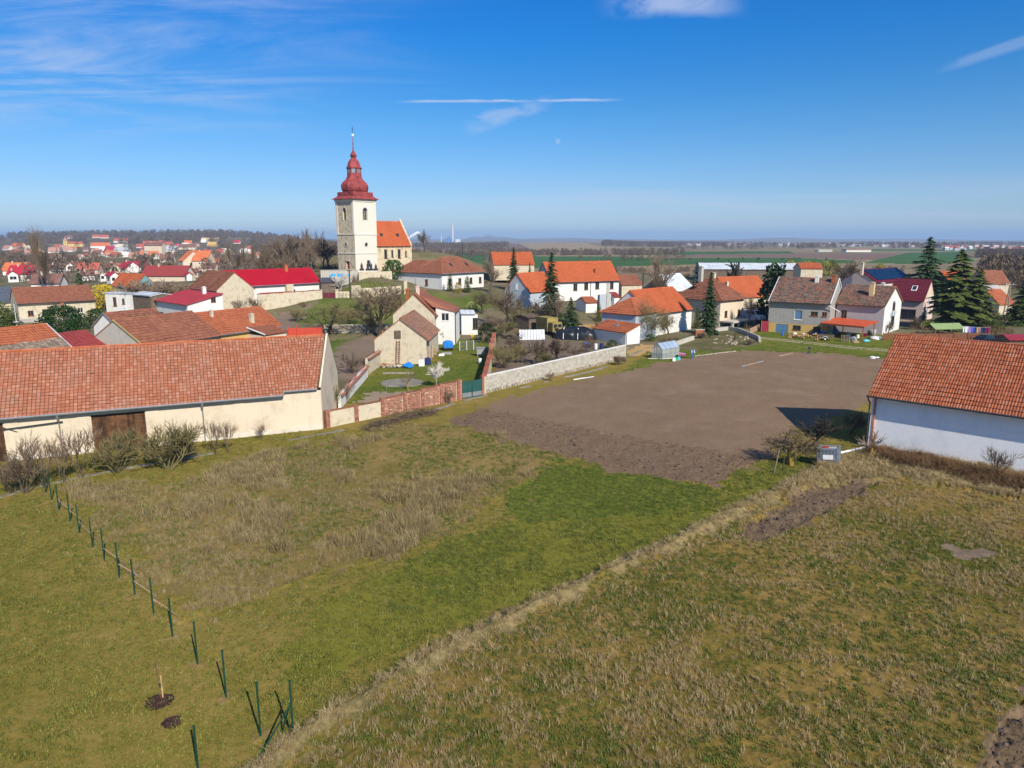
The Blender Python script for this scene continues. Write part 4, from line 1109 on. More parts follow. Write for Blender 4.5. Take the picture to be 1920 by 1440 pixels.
wg = MB(); wg.box((L - 4.4, -1.4, E / 2 - 0.6), (4.0, 3.6, E + 0.1)); wg.build('porch_wall', MT['cream_plaster'], oc)
wg = MB(); wg.bar(V(L - 6.55, -3.45, E - 0.3), V(L - 6.55, 0.4, E + 0.5), 0.1, 0.16); wg.build('porch_verge', MT['white_paint'], oc)

L, W, E, RS = dims('cream_house')
ch, roof, wall = house('cream_house', 'cream_gabled_house', 'tall cream house with bare streaked gable and brown roof beside the bright red roof', 'old_plaster', 'tile_brown', tile=(0.36, 0.42), og=0.05)
L, W, E, RS = dims('red_flat')
h = HS['red_flat']
rf = thing('lean_to_house', 'white lean-to house with crimson sheet roof and small chimney', 'house', (h['A'].x, h['A'].y, h['z0']), h['ang'])
Wd = W / 2
rb = MB(); slab(rb, [V(0, 0, E), V(L, 0, E), V(L, Wd, E + RS), V(0, Wd, E + RS)], 0.14); ro = rb.build('roof', MT['crimson_sheet'], rf)
rr = MB()
for i in range(int(L / 0.6)): rr.bar(V(0.3 + i * 0.6, 0.02, E + 0.03), V(0.3 + i * 0.6, Wd - 0.02, E + RS + 0.03), 0.05, 0.05)
rr.build('roof_ribs', MT['crimson_sheet'], ro, kind='stuff')
wb = MB(); wb.cr = .5
holed_wall(wb, V(0.3, 0.5, 0), V(1, 0, 0), L - 0.6, -1.5, E, [(2, 1.0, 2.4, 1.4)]); holed_wall(wb, V(L - 0.3, 0.5, 0), V(0, 1, 0), Wd - 0.6, -1.5, E, [(2.0, 0.9, 1.5, 1.0), (4.0, 0.5, 0.8, 0.5)])
wb.poly([V(L - 0.3, 0.5, E), V(L - 0.3, Wd - 0.1, E), V(L - 0.3, Wd - 0.1, E + RS - 0.2)])
wb.poly([V(0.3, Wd - 0.1, -1.5), V(0.3, 0.5, -1.5), V(0.3, 0.5, E), V(0.3, Wd - 0.1, E + RS - 0.2)])
wall = wb.build('wall', MT['white_plaster'], rf)
window(wall, V(L - 0.3, 0.5, 0), V(0, 1, 0), 2.0, 0.9, 1.5, 1.0, mull=2); window(wall, V(L - 0.3, 0.5, 0), V(0, 1, 0), 4.0, 0.5, 0.8, 0.5, 'brown_frame'); window(wall, V(0.3, 0.5, 0), V(1, 0, 0), 2, 1.0, 2.4, 1.4, 'brown_frame')
window(wall, V(L - 0.3, 0.5, 0), V(0, 1, 0), 4.4, E + 0.15, 0.8, 1.0, 'brown_frame', depth=-0.02)
chimney(ro, L - 5.5, Wd - 1.2, E + RS - 0.8, E + RS + 0.9, 0.6, 0.6, 'white_plaster', True)

L, W, E, RS = dims('red_house')
rh, roof, wall = house('red_house', 'red_roofed_farmhouse', 'long white farmhouse with bright red sheet roof below the church', 'white_plaster', 'red_sheet', tile=(0.42, 0.42), roll=0.02, ov=0.5, verge='red_sheet',
      wins=[('F', 7.6, 0.7, 0.8, 0.9, 'brown_frame'), ('F', 9.2, 0.7, 0.8, 0.9, 'brown_frame'), ('F', 14.0, 0.9, 0.8, 1.5, 'brown_frame'), ('F', 16.6, 1.2, 0.6, 0.6, 'brown_frame'), ('F', 18.2, 1.0, 0.8, 0.7, 'brown_frame')],
      chim=((14.6, W / 2 - 0.5, 1.2, 0.7, 0.7, 'brick_orange'),), gutter='grey_metal')
pb = MB(); slab(pb, [V(5.6, -2.6, E - 2.1), V(13.0, -2.6, E - 2.1), V(13.0, -0.9, E - 1.5), V(5.6, -0.9, E - 1.5)], 0.1); pb.build('canopy', MT['crimson_sheet'], rh)
pb = MB(); pb.box((13.2, 0.1, E / 2), (1.7, 1.1, E)); pb.build('porch', MT['old_plaster'], rh)

L, W, E, RS = dims('tiled_house')
th_, roof, wall = house('tiled_house', 'terraced_cottage', 'long cottage with weathered salmon tile roof above a concrete terrace', 'old_plaster', 'tile_rust', tile=(0.26, 0.3), ov=0.5, gutter='dark_metal',
      wins=[('F', 1.5, 0.9, 1.0, 1.1, 'brown_frame'), ('F', 4.0, 0.7, 2.2, 1.4, 'brown_frame'), ('F', 8.6, 1.0, 1.0, 1.0), ('F', 10.4, 1.0, 1.0, 1.0)])
tb = MB(); tb.box((4.2, -2.4, -0.4), (8.4, 5.0, 1.3)); tb.box((4.2, -2.4, 0.32), (8.8, 5.3, 0.16)); tb.build('terrace', MT['concrete'], th_)
tb = MB(); tb.box((7.4, -1.6, 1.9), (0.5, 0.5, 3.0)); tb.build('garden_chimney', MT['brick_orange'], th_)
tl_, roof, wall = house('teal_house', 'teal_house', 'teal rendered house with steep orange-red roof', 'teal_plaster', 'tile_bright', tile=(0.4, 0.45), wins=[('F', 5.0, 1.5, 1.0, 1.6, 'dark_frame')])

lad = thing('stone_cottage', 'small stone cottage with bare gable, loft hatch and brown tile roof', 'house', at_z(703.7, 682, 0) + V(0, 0, 0), 0.0)
A0 = at_z(703.7, 682, 0.0); B0 = at_z(797.5, 682, 0.0)
Wg = (B0 - A0).length + 0.25; Lg = 12.0
az_ = R(90.0) - R(3.0)           # ridge runs away from the viewer
lad.rotation_euler = (0, 0, R(-2.0))
Eg, Rg = 3.45, 2.75
wb = MB(); wb.cr = .5
wb.poly([V(0, 0, -0.6), V(Wg, 0, -0.6), V(Wg, 0, Eg), V(Wg / 2, 0, Eg + Rg), V(0, 0, Eg)])
holed_wall(wb, V(Wg, 0, 0), V(0, 1, 0), Lg, -0.6, Eg - 0.1, [(1.2, 0, 1.0, 2.0), (4.5, 0, 1.0, 2.0)])
holed_wall(wb, V(0, Lg, 0), V(0, -1, 0), Lg, -0.6, Eg - 0.1, [])
wall = wb.build('wall', MT['old_plaster'], lad)
rb = MB(); e2 = 0.35
sl = Rg / (Wg / 2)
slab(rb, [V(Wg + e2, -0.12, Eg - e2 * sl + 0.1), V(Wg + e2, Lg, Eg - e2 * sl + 0.1), V(Wg / 2, Lg, Eg + Rg + 0.1), V(Wg / 2, -0.12, Eg + Rg + 0.1)], 0.1)
slab(rb, [V(-e2, Lg, Eg - e2 * sl + 0.1), V(-e2, -0.12, Eg - e2 * sl + 0.1), V(Wg / 2, -0.12, Eg + Rg + 0.1), V(Wg / 2, Lg, Eg + Rg + 0.1)], 0.1)
roof = rb.build('roof', MT['tile_mixed'], lad)
tl = MB(); tile_plane(tl, V(Wg + e2, -0.12, Eg - e2 * sl + 0.1), V(0, 1, 0), Lg, V(-Wg / 2 - e2, 0, Rg + e2 * sl), tw=0.2, th=0.3)
tl.build('roof_tiles', tiles_mat('tile_cottage', [(0.15, 0.085, 0.06), (0.24, 0.13, 0.09), (0.30, 0.17, 0.12)], (0.42, 0.13, 0.05), 0.75, 0.28) if not MT.get('tile_cottage') else MT['tile_cottage'], roof, kind='stuff')
cb = MB(); ridge_caps(cb, V(Wg / 2, -0.1, Eg + Rg + 0.16), V(Wg / 2, Lg, Eg + Rg + 0.16)); cb.build('ridge_caps', MT['tile_rust'], roof, kind='stuff')
hb = MB(); hb.box((Wg / 2 - 0.35, -0.06, 4.15), (0.9, 0.1, 1.1)); hatch = hb.build('loft_hatch', MT['old_wood'], lad)
for i in range(5):
 k = MB(); k.box((Wg / 2 - 0.71 + 0.18 * i, -0.12, 4.15), (0.165, 0.03, 1.08)); k.build('plank', MT['old_wood'], hatch)
for yy, m in ((1.2, 'door_red'), (4.5, 'old_wood')):
 d_ = MB(); d_.box((Wg - 0.1, yy + 0.5, 0.98), (0.06, 0.98, 1.96)); d_.build('door', MT[m], lad)
db = MB(); db.box((Wg + 0.2, 0.1, Eg - 0.55), (0.35, 0.08, 0.7)); db.build('gutter_box', MT['dark_metal'], lad)
# ladder leaning on the gable: thing of its own
M_ = lad.rotation_euler.to_matrix()
lp = Vector(lad.location) + M_ @ V(Wg / 2 - 0.3, -0.55, 0)
ld = thing('ladder', 'rusty brown ladder leaning on the stone cottage gable below the hatch', 'ladder', lp, R(-2))
for s in (-1, 1):
 k = MB(); k.bar(V(s * 0.22, 0, 0.02), V(s * 0.22, 0.46, 3.35), 0.07, 0.05); k.build('rail', MT['rust'], ld)
for i in range(11):
 k = MB(); f = (i + 0.6) / 11.4; k.bar(V(-0.22, 0.46 * f, 0.02 + 3.33 * f), V(0.22, 0.46 * f, 0.02 + 3.33 * f), 0.045); k.build('rung', MT['rust'], ld)

big = thing('tall_house', 'taller house with bare gable, two chimneys and white lean-to behind the stone cottage', 'house', at_z(738.4, 640, 0), R(0))
A0 = at_d(738.4, 640, 113.5); A0.z = 0; B0 = at_d(816, 640, 113.5)
big.location = A0; big.rotation_euler = (0, 0, R(-1.5))
Wb = B0.x - A0.x; Eb = at_d(738, 590, 113.5).z; Rb = at_d(778, 552, 113.5).z - Eb; Lb = 10.5; sl = Rb / (Wb / 2)
wb = MB(); wb.cr = .5
wb.poly([V(0, 0, -0.6), V(Wb, 0, -0.6), V(Wb, 0, Eb), V(Wb / 2, 0, Eb + Rb), V(0, 0, Eb)])
holed_wall(wb, V(0, Lb, 0), V(0, -1, 0), Lb, -0.6, Eb, []); holed_wall(wb, V(Wb, 0, 0), V(0, 1, 0), Lb, -0.6, Eb, [])
wb.poly([V(Wb, Lb, -0.6), V(0, Lb, -0.6), V(0, Lb, Eb), V(Wb / 2, Lb, Eb + Rb), V(Wb, Lb, Eb)])
wb.build('wall', MT['old_plaster'], big)
rb = MB()
slab(rb, [V(Wb + 0.4, -0.1, Eb - 0.4 * sl + 0.1), V(Wb + 0.4, Lb, Eb - 0.4 * sl + 0.1), V(Wb / 2, Lb, Eb + Rb + 0.1), V(Wb / 2, -0.1, Eb + Rb + 0.1)], 0.1)
slab(rb, [V(-0.3, Lb, Eb - 0.3 * sl + 0.1), V(-0.3, -0.1, Eb - 0.3 * sl + 0.1), V(Wb / 2, -0.1, Eb + Rb + 0.1), V(Wb / 2, Lb, Eb + Rb + 0.1)], 0.1)
roof = rb.build('roof', MT['tile_rust'], big)
tl = MB(); tile_plane(tl, V(Wb + 0.4, -0.1, Eb - 0.4 * sl + 0.1), V(0, 1, 0), Lb, V(-Wb / 2 - 0.4, 0, Rb + 0.4 * sl), tw=0.36, th=0.42); tl.build('roof_tiles', MT['tile_rust'], roof, kind='stuff')
cb = MB(); ridge_caps(cb, V(Wb / 2, -0.1, Eb + Rb + 0.16), V(Wb / 2, Lb, Eb + Rb + 0.16)); cb.build('ridge_caps', MT['tile_rust'], roof, kind='stuff')
chimney(roof, Wb / 2 - 0.95, 0.5, Eb + Rb - 1.6, Eb + Rb + 0.75, 0.62, 0.62, 'brick_orange', True)
chimney(roof, Wb / 2 + 0.3, 3.0, Eb + Rb - 0.8, Eb + Rb + 1.0, 0.55, 0.55, 'pink_plaster', True)
xe0, xe1 = Wb + 0.02, Wb + 3.15; ye = 1.5
zt0, zt1 = Eb + 1.0, at_d(849, 583, 116).z
wb = MB(); wb.cr = .5
xw = at_d(826.5, 601, 115).x - A0.x; zw0, zw1 = at_d(833, 601, 115).z, at_d(833, 587, 115).z
holed_wall(wb, V(xe0, ye, 0), V(1, 0, 0), xe1 - xe0, -0.6, zt1, [(xw - xe0 + 0.1, zw0, 1.2, zw1 - zw0)])
wb.poly([V(xe0, ye, zt1), V(xe1, ye, zt1), V(xe0, ye, zt0)])
holed_wall(wb, V(xe1, ye, 0), V(0, 1, 0), 7, -0.6, zt1, [])
wall = wb.build('extension_wall', MT['white_plaster'], big)
window(wall, V(xe0, ye, 0), V(1, 0, 0), xw - xe0 + 0.1, zw0, 1.2, zw1 - zw0)
rb = MB(); slab(rb, [V(xe1 + 0.3, ye - 0.15, zt1 - 0.02), V(xe1 + 0.3, ye + 7, zt1 - 0.02), V(Wb / 2 + 0.5, ye + 7, Eb + Rb - 0.25), V(Wb / 2 + 0.5, ye - 0.15 + 1.5, Eb + Rb - 0.25), V(xe0 - 0.5, ye - 0.15, zt0 + 0.25)], 0.12)
rb.build('extension_roof', MT['tile_rust'], big)
pb = MB(); pb.tube([V(xe1 + 0.06, ye - 0.08, zt1 - 0.1), V(xe1 + 0.06, ye - 0.08, 0)], 0.06, 6); pb.tube([V(xe1 + 0.3, ye - 0.2, zt1 - 0.1), V(xe1 + 0.3, ye + 7, zt1 - 0.1)], 0.07, 6); pb.build('downpipe', MT['dark_metal'], big)

L, W, E, RS = dims('parsonage')
par, roof, wall = house('parsonage', 'parsonage', 'long white hip-roofed house with brown-orange tiles beside the church', 'white_plaster', 'tile_rust', hip=(True, True), tile=(0.3, 0.34), ov=0.5, gutter='grey_metal', frame='brown_frame',
      wins=[('F', 2.2, 0.9, 1.0, 1.5), ('F', 5.6, 0.9, 1.0, 1.5), ('F', 9.6, 0.9, 1.0, 1.5), ('F', 13.0, 0.9, 1.0, 1.5), ('L', 3.2, 0.7, 1.0, 1.5)])
WL = 8.0; YL = 17.5
rb = MB(); E2 = E - 0.02; R2 = RS * 0.80; ra_, rc_ = V(WL / 2, YL - WL / 2, E2 + R2), V(WL / 2, W / 2, E2 + R2)
slab(rb, [V(0.02, YL, E2), V(0.02, 3, E2), V(WL / 2, 3, E2 + R2), ra_], 0.12); slab(rb, [V(WL, 3, E2), V(WL, YL, E2), ra_, V(WL / 2, 3, E2 + R2)], 0.12); slab(rb, [V(WL, YL, E2), V(0.02, YL, E2), ra_], 0.12)
wr = rb.build('wing_roof', MT['tile_rust'], par)
tl = MB(); tile_plane(tl, V(0.02, YL, E2), V(0, -1, 0), YL - W + 1.5, V(WL / 2, 0, R2), WL / 2, 0, 0.3, 0.34); tl.build('wing_tiles', MT['tile_rust'], wr, kind='stuff')
wb = MB(); wb.cr = .5; holed_wall(wb, V(0.5, YL - 0.5, 0), V(0, -1, 0), YL - W - 0.1, -1.5, E + 0.2, []); holed_wall(wb, V(WL - .5, YL - 0.5, 0), V(-1, 0, 0), WL - 1, -1.5, E + 0.2, [])
wb.build('wing_wall', MT['white_plaster'], par)
for k_, (x_, y_) in enumerate(((5.5, 2.4), (11, 2.4))):
 d_ = MB(); t_ = RS / (W / 2); d_.box((x_, y_, E + y_ * t_ + 0.16), (0.5, 1.0, 0.35), tilt=Matrix.Rotation(math.atan(t_), 3, 'X')); d_.build('roof_vent', MT['dark_metal'], roof)

L, W, E, RS = dims('big_white')
bw, roof, wall = house('big_white', 'two_storey_house', 'large white two-storey house with orange tile roof and brown windows', 'white_plaster', 'tile_bright', tile=(0.28, 0.3), gablem='blue_shade_plaster', ov=0.4, gutter='dark_metal', frame='brown_frame',  # gable shade put into a blue-grey colour; the walls are white
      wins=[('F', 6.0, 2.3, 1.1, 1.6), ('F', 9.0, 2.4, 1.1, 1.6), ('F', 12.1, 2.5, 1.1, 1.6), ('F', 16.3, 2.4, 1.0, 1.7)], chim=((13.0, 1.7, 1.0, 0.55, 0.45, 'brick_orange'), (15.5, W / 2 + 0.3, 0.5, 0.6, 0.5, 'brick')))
pb = MB(); pb.tube([V(10.9, 0.3, E), V(10.9, 0.3, 0)], 0.06, 6); pb.build('downpipe', MT['dark_metal'], bw)
L, W, E, RS = dims('blue_gable')
house('blue_gable', 'blue_gabled_house', 'house with shaded blue-grey gable and orange roof behind bare trees', 'blue_shade_plaster', 'tile_bright', tile=(0.3, 0.34), wins=[('L', W / 2 - 0.6, E + 0.5, 0.5, 1.3, 'white_frame', 'c_white'), ('L', W / 2 - 0.6, 0.6, 0.9, 1.3)], verge=None)  # the gable's bluish shade is put into the wall colour
lw, roof, wall = house('long_white', 'white_farm_building', 'white farm building with orange tile roof by the greenhouse', 'white_plaster', 'tile_bright', tile=(0.28, 0.3), ov=0.3, gutter='dark_metal')
hb_, roof, wall = house('hip_block', 'hipped_outbuilding', 'orange hip-roofed block joined to the left end of the white farm building', 'blue_shade_plaster', 'tile_orange', hip=(True, 0), tile=(0.30, 0.45), ov=0.35)  # shade on the left faces is painted as the blue-grey wall colour
h = HS['lean_to']; L, W, E, RS = dims('lean_to'); Wd = W / 2
lt = thing('lean_to_shed', 'low lean-to shed with orange tiles and skylight beside the block wall', 'shed', (h['A'].x, h['A'].y, 0), h['ang'])
rb = MB(); slab(rb, [V(0, 0, E), V(L, 0, E), V(L, Wd, E + RS), V(0, Wd, E + RS)], 0.12); ro = rb.build('roof', MT['tile_orange'], lt)
tl = MB(); tile_plane(tl, V(0, 0, E), V(1, 0, 0), L, V(0, Wd, RS), tw=0.34, th=0.42); tl.build('roof_tiles', MT['tile_orange'], ro, kind='stuff')
sk = MB(); sk.box((L * 0.52, Wd * 0.5, E + RS * 0.5 + 0.16), (0.7, 0.8, 0.14), tilt=Matrix.Rotation(math.atan2(RS, Wd), 3, 'X')); sk.build('skylight', MT['grey_metal'], ro)
wb = MB(); wb.cr = .5; holed_wall(wb, V(0.1, 0.2, 0), V(1, 0, 0), L - 0.25, -0.6, E, []); holed_wall(wb, V(L - 0.15, 0.2, 0), V(0, 1, 0), Wd - 0.2, -0.6, E, []); wb.poly([V(L - .15, .2, E), V(L - .15, Wd, E), V(L - .15, Wd, E + RS - 0.1)])
holed_wall(wb, V(0.1, Wd, 0), V(0, -1, 0), Wd - 0.2, -0.6, E, [])
wb.build('wall', MT['white_plaster'], lt)
pb = MB(); pb.tube([V(L + 0.0, -0.05, E - 0.05), V(L + 0.25, 0.0, E - 0.3), V(L + 0.3, 0.0, 0.0)], 0.06, 6); pb.build('downpipe', MT['dark_metal'], lt)

L, W, E, RS = dims('brown_hip')
bh, roof, wall = house('brown_hip', 'brown_hipped_house', 'cream house with brown pyramid roof and terrace behind the rock garden', 'cream_plaster', 'tile_brown', hip=(L * 0.48, L * 0.48), tile=(0.34, 0.42), ov=0.6, frame='brown_frame',
      wins=[('F', 1.6, 1.6, 1.0, 1.3), ('F', 6.2, 1.6, 1.0, 1.3), ('L', 2.0, 1.6, 1.2, 1.3)], chim=((1.6, 6.2, 2.3, 0.7, 0.7, 'grey_plaster'), (8.2, 7.6, 1.8, 0.6, 0.6, 'old_plaster')))
tb = MB(); tb.box((L / 2 + 0.2, -1.0, 0.95), (L - 0.8, 3.0, 0.25)); tb.build('terrace_slab', MT['concrete'], bh)
for x in (0.8, 3.0, 5.4, L - 0.8):
 k = MB(); k.box((x, -2.2, 0.1), (0.4, 0.4, 1.6)); k.build('pillar', MT['concrete'], bh)
house('orange_back', 'orange_roofed_house', 'orange tiled roof behind the brown pyramid roof', 'old_plaster', 'tile_bright', tile=(0.32, 0.36), chim=((0.8, 3.0, 1.2, 0.6, 0.6, 'old_plaster'),))

L, W, E, RS = dims('garage_house')
gh, roof, wall = house('garage_house', 'grey_house_with_garage', 'grey rendered house with mottled tile roof and blue garage door', 'cement', 'tile_mixed', tile=(0.30, 0.36), ov=0.55, og=0.05, verge='white_paint', frame='white_frame',
      wins=[('F', L * 0.43, 2.6, 1.3, 1.7, 'white_frame', 'glass_blue', 0), ('F', L * 0.69, 3.4, 1.2, 0.8, 'brown_frame'), ('F', L * 0.87, 3.4, 0.8, 0.8, 'brown_frame')],
      chim=((L * 0.66, W / 2 - 1.3, 1.1, 0.6, 0.6, 'white_plaster'), (L * 0.93, W / 2 - 1.2, 1.2, 0.7, 0.7, 'brick_orange')), gutter='dark_metal')
pb = MB(); pb.cr = 0.5; holed_wall(pb, V(0.12, 0.42, 0), V(1, 0, 0), L - 0.4, -1.0, 1.75, [(L * 0.13, -0.1, 2.2, 1.75 - 0.05), (L * 0.42, 0.75, 1.3, 0.75), (L * 0.75, 0.75, 1.2, 0.75)], 0.1)
pl = pb.build('plinth_wall', MT['yellow_plaster'], gh)
window(pl, V(0.12, 0.42, 0), V(1, 0, 0), L * 0.42, 0.75, 1.3, 0.75, 'dark_frame', 'glass', 0.08); window(pl, V(0.12, 0.42, 0), V(1, 0, 0), L * 0.75, 0.75, 1.2, 0.75, 'dark_frame', 'glass', 0.08)
gd = MB(); x0_ = 0.12 + L * 0.13; gd.box((x0_ + 1.1, 0.52, 0.78), (2.2, 0.05, 1.74)); gdo = gd.build('garage_door', MT['glass_blue'], gh)
MT['garage_blue'] = plain('garage_blue', (0.10, 0.22, 0.36), 0.5, var=0.1); gdo.data.materials[0] = MT['garage_blue']
for i in range(9):
 k = MB(); k.box((x0_ + 0.12 + 2.0 * i / 8.2, 0.48, 0.78), (0.21, 0.03, 1.7)); k.build('slat', MT['garage_blue'], gdo)
pb = MB(); pb.tube([V(L - 0.1, 0.0, E - 0.1), V(L - 0.15, 0.1, E - 0.35), V(L + 1.6, 0.3, E - 1.3)], 0.07, 6); pb.build('downpipe', MT['white_paint'], gh)

L, W, E, RS = dims('pink_house')
ph, roof, wall = house('pink_house', 'lavender_house', 'house with lavender front and white gable painted with a blue-grey burst', 'lavender_plaster', 'tile_mixed', tile=(0.30, 0.36), ov=0.55, og=0.15, gablem='white_plaster', frame='brown_frame', verge='brown_frame',
      wins=[('F', 0.9, 2.0, 1.0, 1.9, 'brown_frame'), ('R', 5.0, 1.0, 1.5, 1.8, 'dark_frame'), ('R', 5.1, 4.2, 1.1, 1.3, 'dark_frame')], chim=((L * 0.62, W * 0.26, 2.2, 0.75, 0.75, 'ochre_plaster'), (L * 0.72, W / 2 + 0.6, 0.8, 0.5, 0.5, 'white_plaster')))
L_, W_, E_, R_ = L, W, E, RS
gb = MB(); gb.cr = .5
gb.poly([V(L - 0.12, 0.56, -1), V(L - 0.12, W - 0.56, -1), V(L - 0.12, W - 0.56, E + 0.1), V(L - 0.12, W / 2, E + RS - 0.3), V(L - 0.12, 0.56, E + 0.1)])
for x, z, w, hh in ((5.0, 1.0, 1.5, 1.8), (5.1, 4.2, 1.1, 1.3)):
 pass
gw = gb.build('gable_wall', MT['white_plaster'], ph)
# painted burst round the gable windows: flat print on the wall
mb = MB(); rr = random.Random(5)
MT['mural'] = plain('mural', (0.25, 0.31, 0.37), 0.9, var=0.3, scale=2)
for i in range(46):
 yc = 6.2 + rr.gauss(0, 1.0); zb = rr.uniform(0.1, 3.4); hh = rr.uniform(0.8, 1.8) * max(0.3, 1 - abs(yc - 6.2) / 3.4); w = rr.uniform(0.1, 0.26)
 lean = (yc - 6.2) * 0.16
 mb.poly([V(L - 0.112 + i * 0.0003, yc - w, zb), V(L - 0.112 + i * 0.0003, yc + w, zb), V(L - 0.112 + i * 0.0003, yc + lean, zb + hh)])
mb.build('mural', MT['mural'], ph)
for (y, z, w, hh) in ((5.5, 1.0, 1.5, 1.8), (5.7, 4.0, 1.1, 1.2)):
 window(ph, V(L - 0.095, 0, 0), V(0, 1, 0), y, z, w, hh, 'dark_frame', depth=-0.03)

L, W, E, RS = dims('maroon_house')
mh, roof, wall = house('maroon_house', 'maroon_roofed_house', 'house with shiny maroon tile roof and skylight left of the tall spruces', 'pink_plaster', 'tile_maroon', tile=(0.38, 0.42), ov=0.5, gablem='cream_plaster', wins=[('F', L - 4.5, 0.6, 3.0, 1.9, 'dark_frame'), ('R', 3.0, 0.8, 1.4, 1.6), ('R', 3.4, 3.6, 1.0, 1.4), ('R', 6.0, 0.8, 1.4, 1.6)])
sk = MB(); sx = L - 2.6; sy = W * 0.27; sz = E + RS * (sy / (W / 2)); sk.box((sx, sy, sz + 0.2), (1.0, 1.5, 0.16), tilt=Matrix.Rotation(math.atan2(RS, W / 2), 3, 'X')); s_ = sk.build('skylight', MT['white_frame'], roof)
sk = MB(); sk.box((sx, sy, sz + 0.28), (0.76, 1.2, 0.04), tilt=Matrix.Rotation(math.atan2(RS, W / 2), 3, 'X')); sk.build('pane', MT['glass'], s_)
L, W, E, RS = dims('solar_house')
so, roof, wall = house('solar_house', 'solar_roofed_house', 'house with maroon roof carrying dark blue solar panels', 'pink_plaster', 'tile_maroon', tile=(0.38, 0.42), ov=0.5, chim=((-0.6, W / 2 - 1.0, 2.2, 0.6, 0.6, 'cream_plaster'),))
sp_t = math.atan2(RS, W / 2); sl_ = math.hypot(RS, W / 2)
pw, phh = (L - 1.8) / 7, (sl_ - 1.3) / 3
for i in range(7):
 for j in range(3):
  f = (0.8 + phh * (j + 0.5)) / sl_
  k = MB(); k.box((1.2 + pw * (i + 0.5), W / 2 * f, E + RS * f + 0.27), (pw * 0.97, phh * 0.97, 0.05), tilt=Matrix.Rotation(sp_t, 3, 'X')); k.build('solar_panel', MT['solar'], roof)
L, W, E, RS = dims('metal_house')
house('metal_house', 'sheet_roofed_house', 'house with pale sheet metal roof behind the larch', 'old_wood', 'pale_sheet', tile=(0.9, 1.1), roll=0.01, ridge=False)

ca_ = R(50.5)
cp = at_d(667.5, 505, 178.0)
church = thing('church', 'white church with onion-domed red tower on the hill', 'church', (cp.x, cp.y, cp.z), ca_)
z0 = cp.z; S = 7.0
zz_ = lambda y: 17 + (450 - y) * 0.1362 - z0
Ht = zz_(377)
tb = MB(); tb.cr = .5
holed_wall(tb, V(0, 0, 0), V(1, 0, 0), S, -3, Ht, [(S / 2 - 0.6, zz_(414), 1.25, 2.3), (S / 2 + 0.1, zz_(498), 1.0, 1.5)], 0.4)
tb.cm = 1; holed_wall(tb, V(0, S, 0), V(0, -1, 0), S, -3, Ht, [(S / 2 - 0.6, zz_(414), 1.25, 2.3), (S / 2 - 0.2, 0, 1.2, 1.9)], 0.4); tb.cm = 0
holed_wall(tb, V(S, 0, 0), V(0, 1, 0), S, -3, Ht, []); holed_wall(tb, V(S, S, 0), V(-1, 0, 0), S, -3, Ht, [])
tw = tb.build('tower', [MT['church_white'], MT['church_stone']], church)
cb = MB(); cb.cr = .3
for y in (440, 474):
 z = zz_(y); cb.box((S / 2, S / 2, z), (S + 0.24, S + 0.24, 0.22))
for z, o in ((Ht - 0.2, 0.5), (Ht - 0.5, 0.3)): cb.box((S / 2, S / 2, z), (S + o, S + o, 0.3))
for f_ in (0, 1):
 for xx in (0.35, S - 0.35):           # corner strips of the bell stage
  z1_, z2_ = zz_(439), Ht - 0.5
  c_ = (xx, -0.05, (z1_ + z2_) / 2) if f_ == 0 else (-0.05, xx, (z1_ + z2_) / 2)
  cb.box(c_, (0.7, 0.1, z2_ - z1_) if f_ == 0 else (0.1, 0.7, z2_ - z1_))
cb.build('cornice', MT['church_white'], tw)
# arched bell openings and round windows
for side in (0, 1):
 O, u = (V(0, 0, 0), V(1, 0, 0)) if side == 0 else (V(0, S, 0), V(0, -1, 0))
 n = V(u.y, -u.x, 0)
 zc = zz_(414)
 wmb = MB(); pts = []
 P = lambda x, z, d: O + u * x + n * d + V(0, 0, z)
 fr = [P(S / 2 - 0.72, zc - 0.1, 0.06), P(S / 2 - 0.72, zc + 2.3, 0.06)] + [P(S / 2 + 0.03 + 0.75 * math.cos(a), zc + 2.3 + 0.75 * math.sin(a), 0.06) for a in [math.pi * (1 - i / 8) for i in range(9)]] + [P(S / 2 + 0.78, zc + 2.3, 0.06), P(S / 2 + 0.78, zc - 0.1, 0.06)]
 wmb.tube(fr, 0.1, 4); wmb.bar(P(S / 2 + 0.03, zc, -0.2), P(S / 2 + 0.03, zc + 2.9, -0.2), 0.08)
 for zz2 in (0.7, 1.4, 2.1): wmb.bar(P(S / 2 - 0.6, zc + zz2, -0.2), P(S / 2 + 0.65, zc + zz2, -0.2), 0.06)
 wo = wmb.build('bell_window', MT['concrete'], tw)
 pb = MB(); pb.poly([P(S / 2 - 0.62, zc, -0.3), P(S / 2 + 0.67, zc, -0.3), P(S / 2 + 0.67, zc + 2.3, -0.3), P(S / 2 - 0.62, zc + 2.3, -0.3)])
 pb.poly([P(S / 2 + 0.03 + 0.66 * math.cos(a), zc + 2.28 + 0.66 * math.sin(a), 0.03) for a in [math.pi * i / 8 for i in range(9)]])
 pb.build('pane', MT['glass'], wo)
 rm = MB(); cz = zz_(458); rp = [P(S / 2 + 0.5 * math.cos(a), cz + 0.5 * math.sin(a), 0.05) for a in [2 * math.pi * i / 14 for i in range(15)]]
 rm.tube(rp, 0.09, 4, cap=False); ro_ = rm.build('round_window', MT['concrete'], tw)
 pb = MB(); pb.poly([P(S / 2 + 0.45 * math.cos(a), cz + 0.45 * math.sin(a), 0.03) for a in [2 * math.pi * i / 14 for i in range(14)]]); pb.build('pane', MT['glass'], ro_)
window(tw, V(0, 0, 0), V(1, 0, 0), S / 2 + 0.1, zz_(498), 1.0, 1.5, 'dark_frame', 'glass', 0.3)
db = MB(); db.box((0.3, S / 2 - 0.4, 0.95), (0.08, 1.2, 1.9)); db.build('door', MT['door_red'], tw)
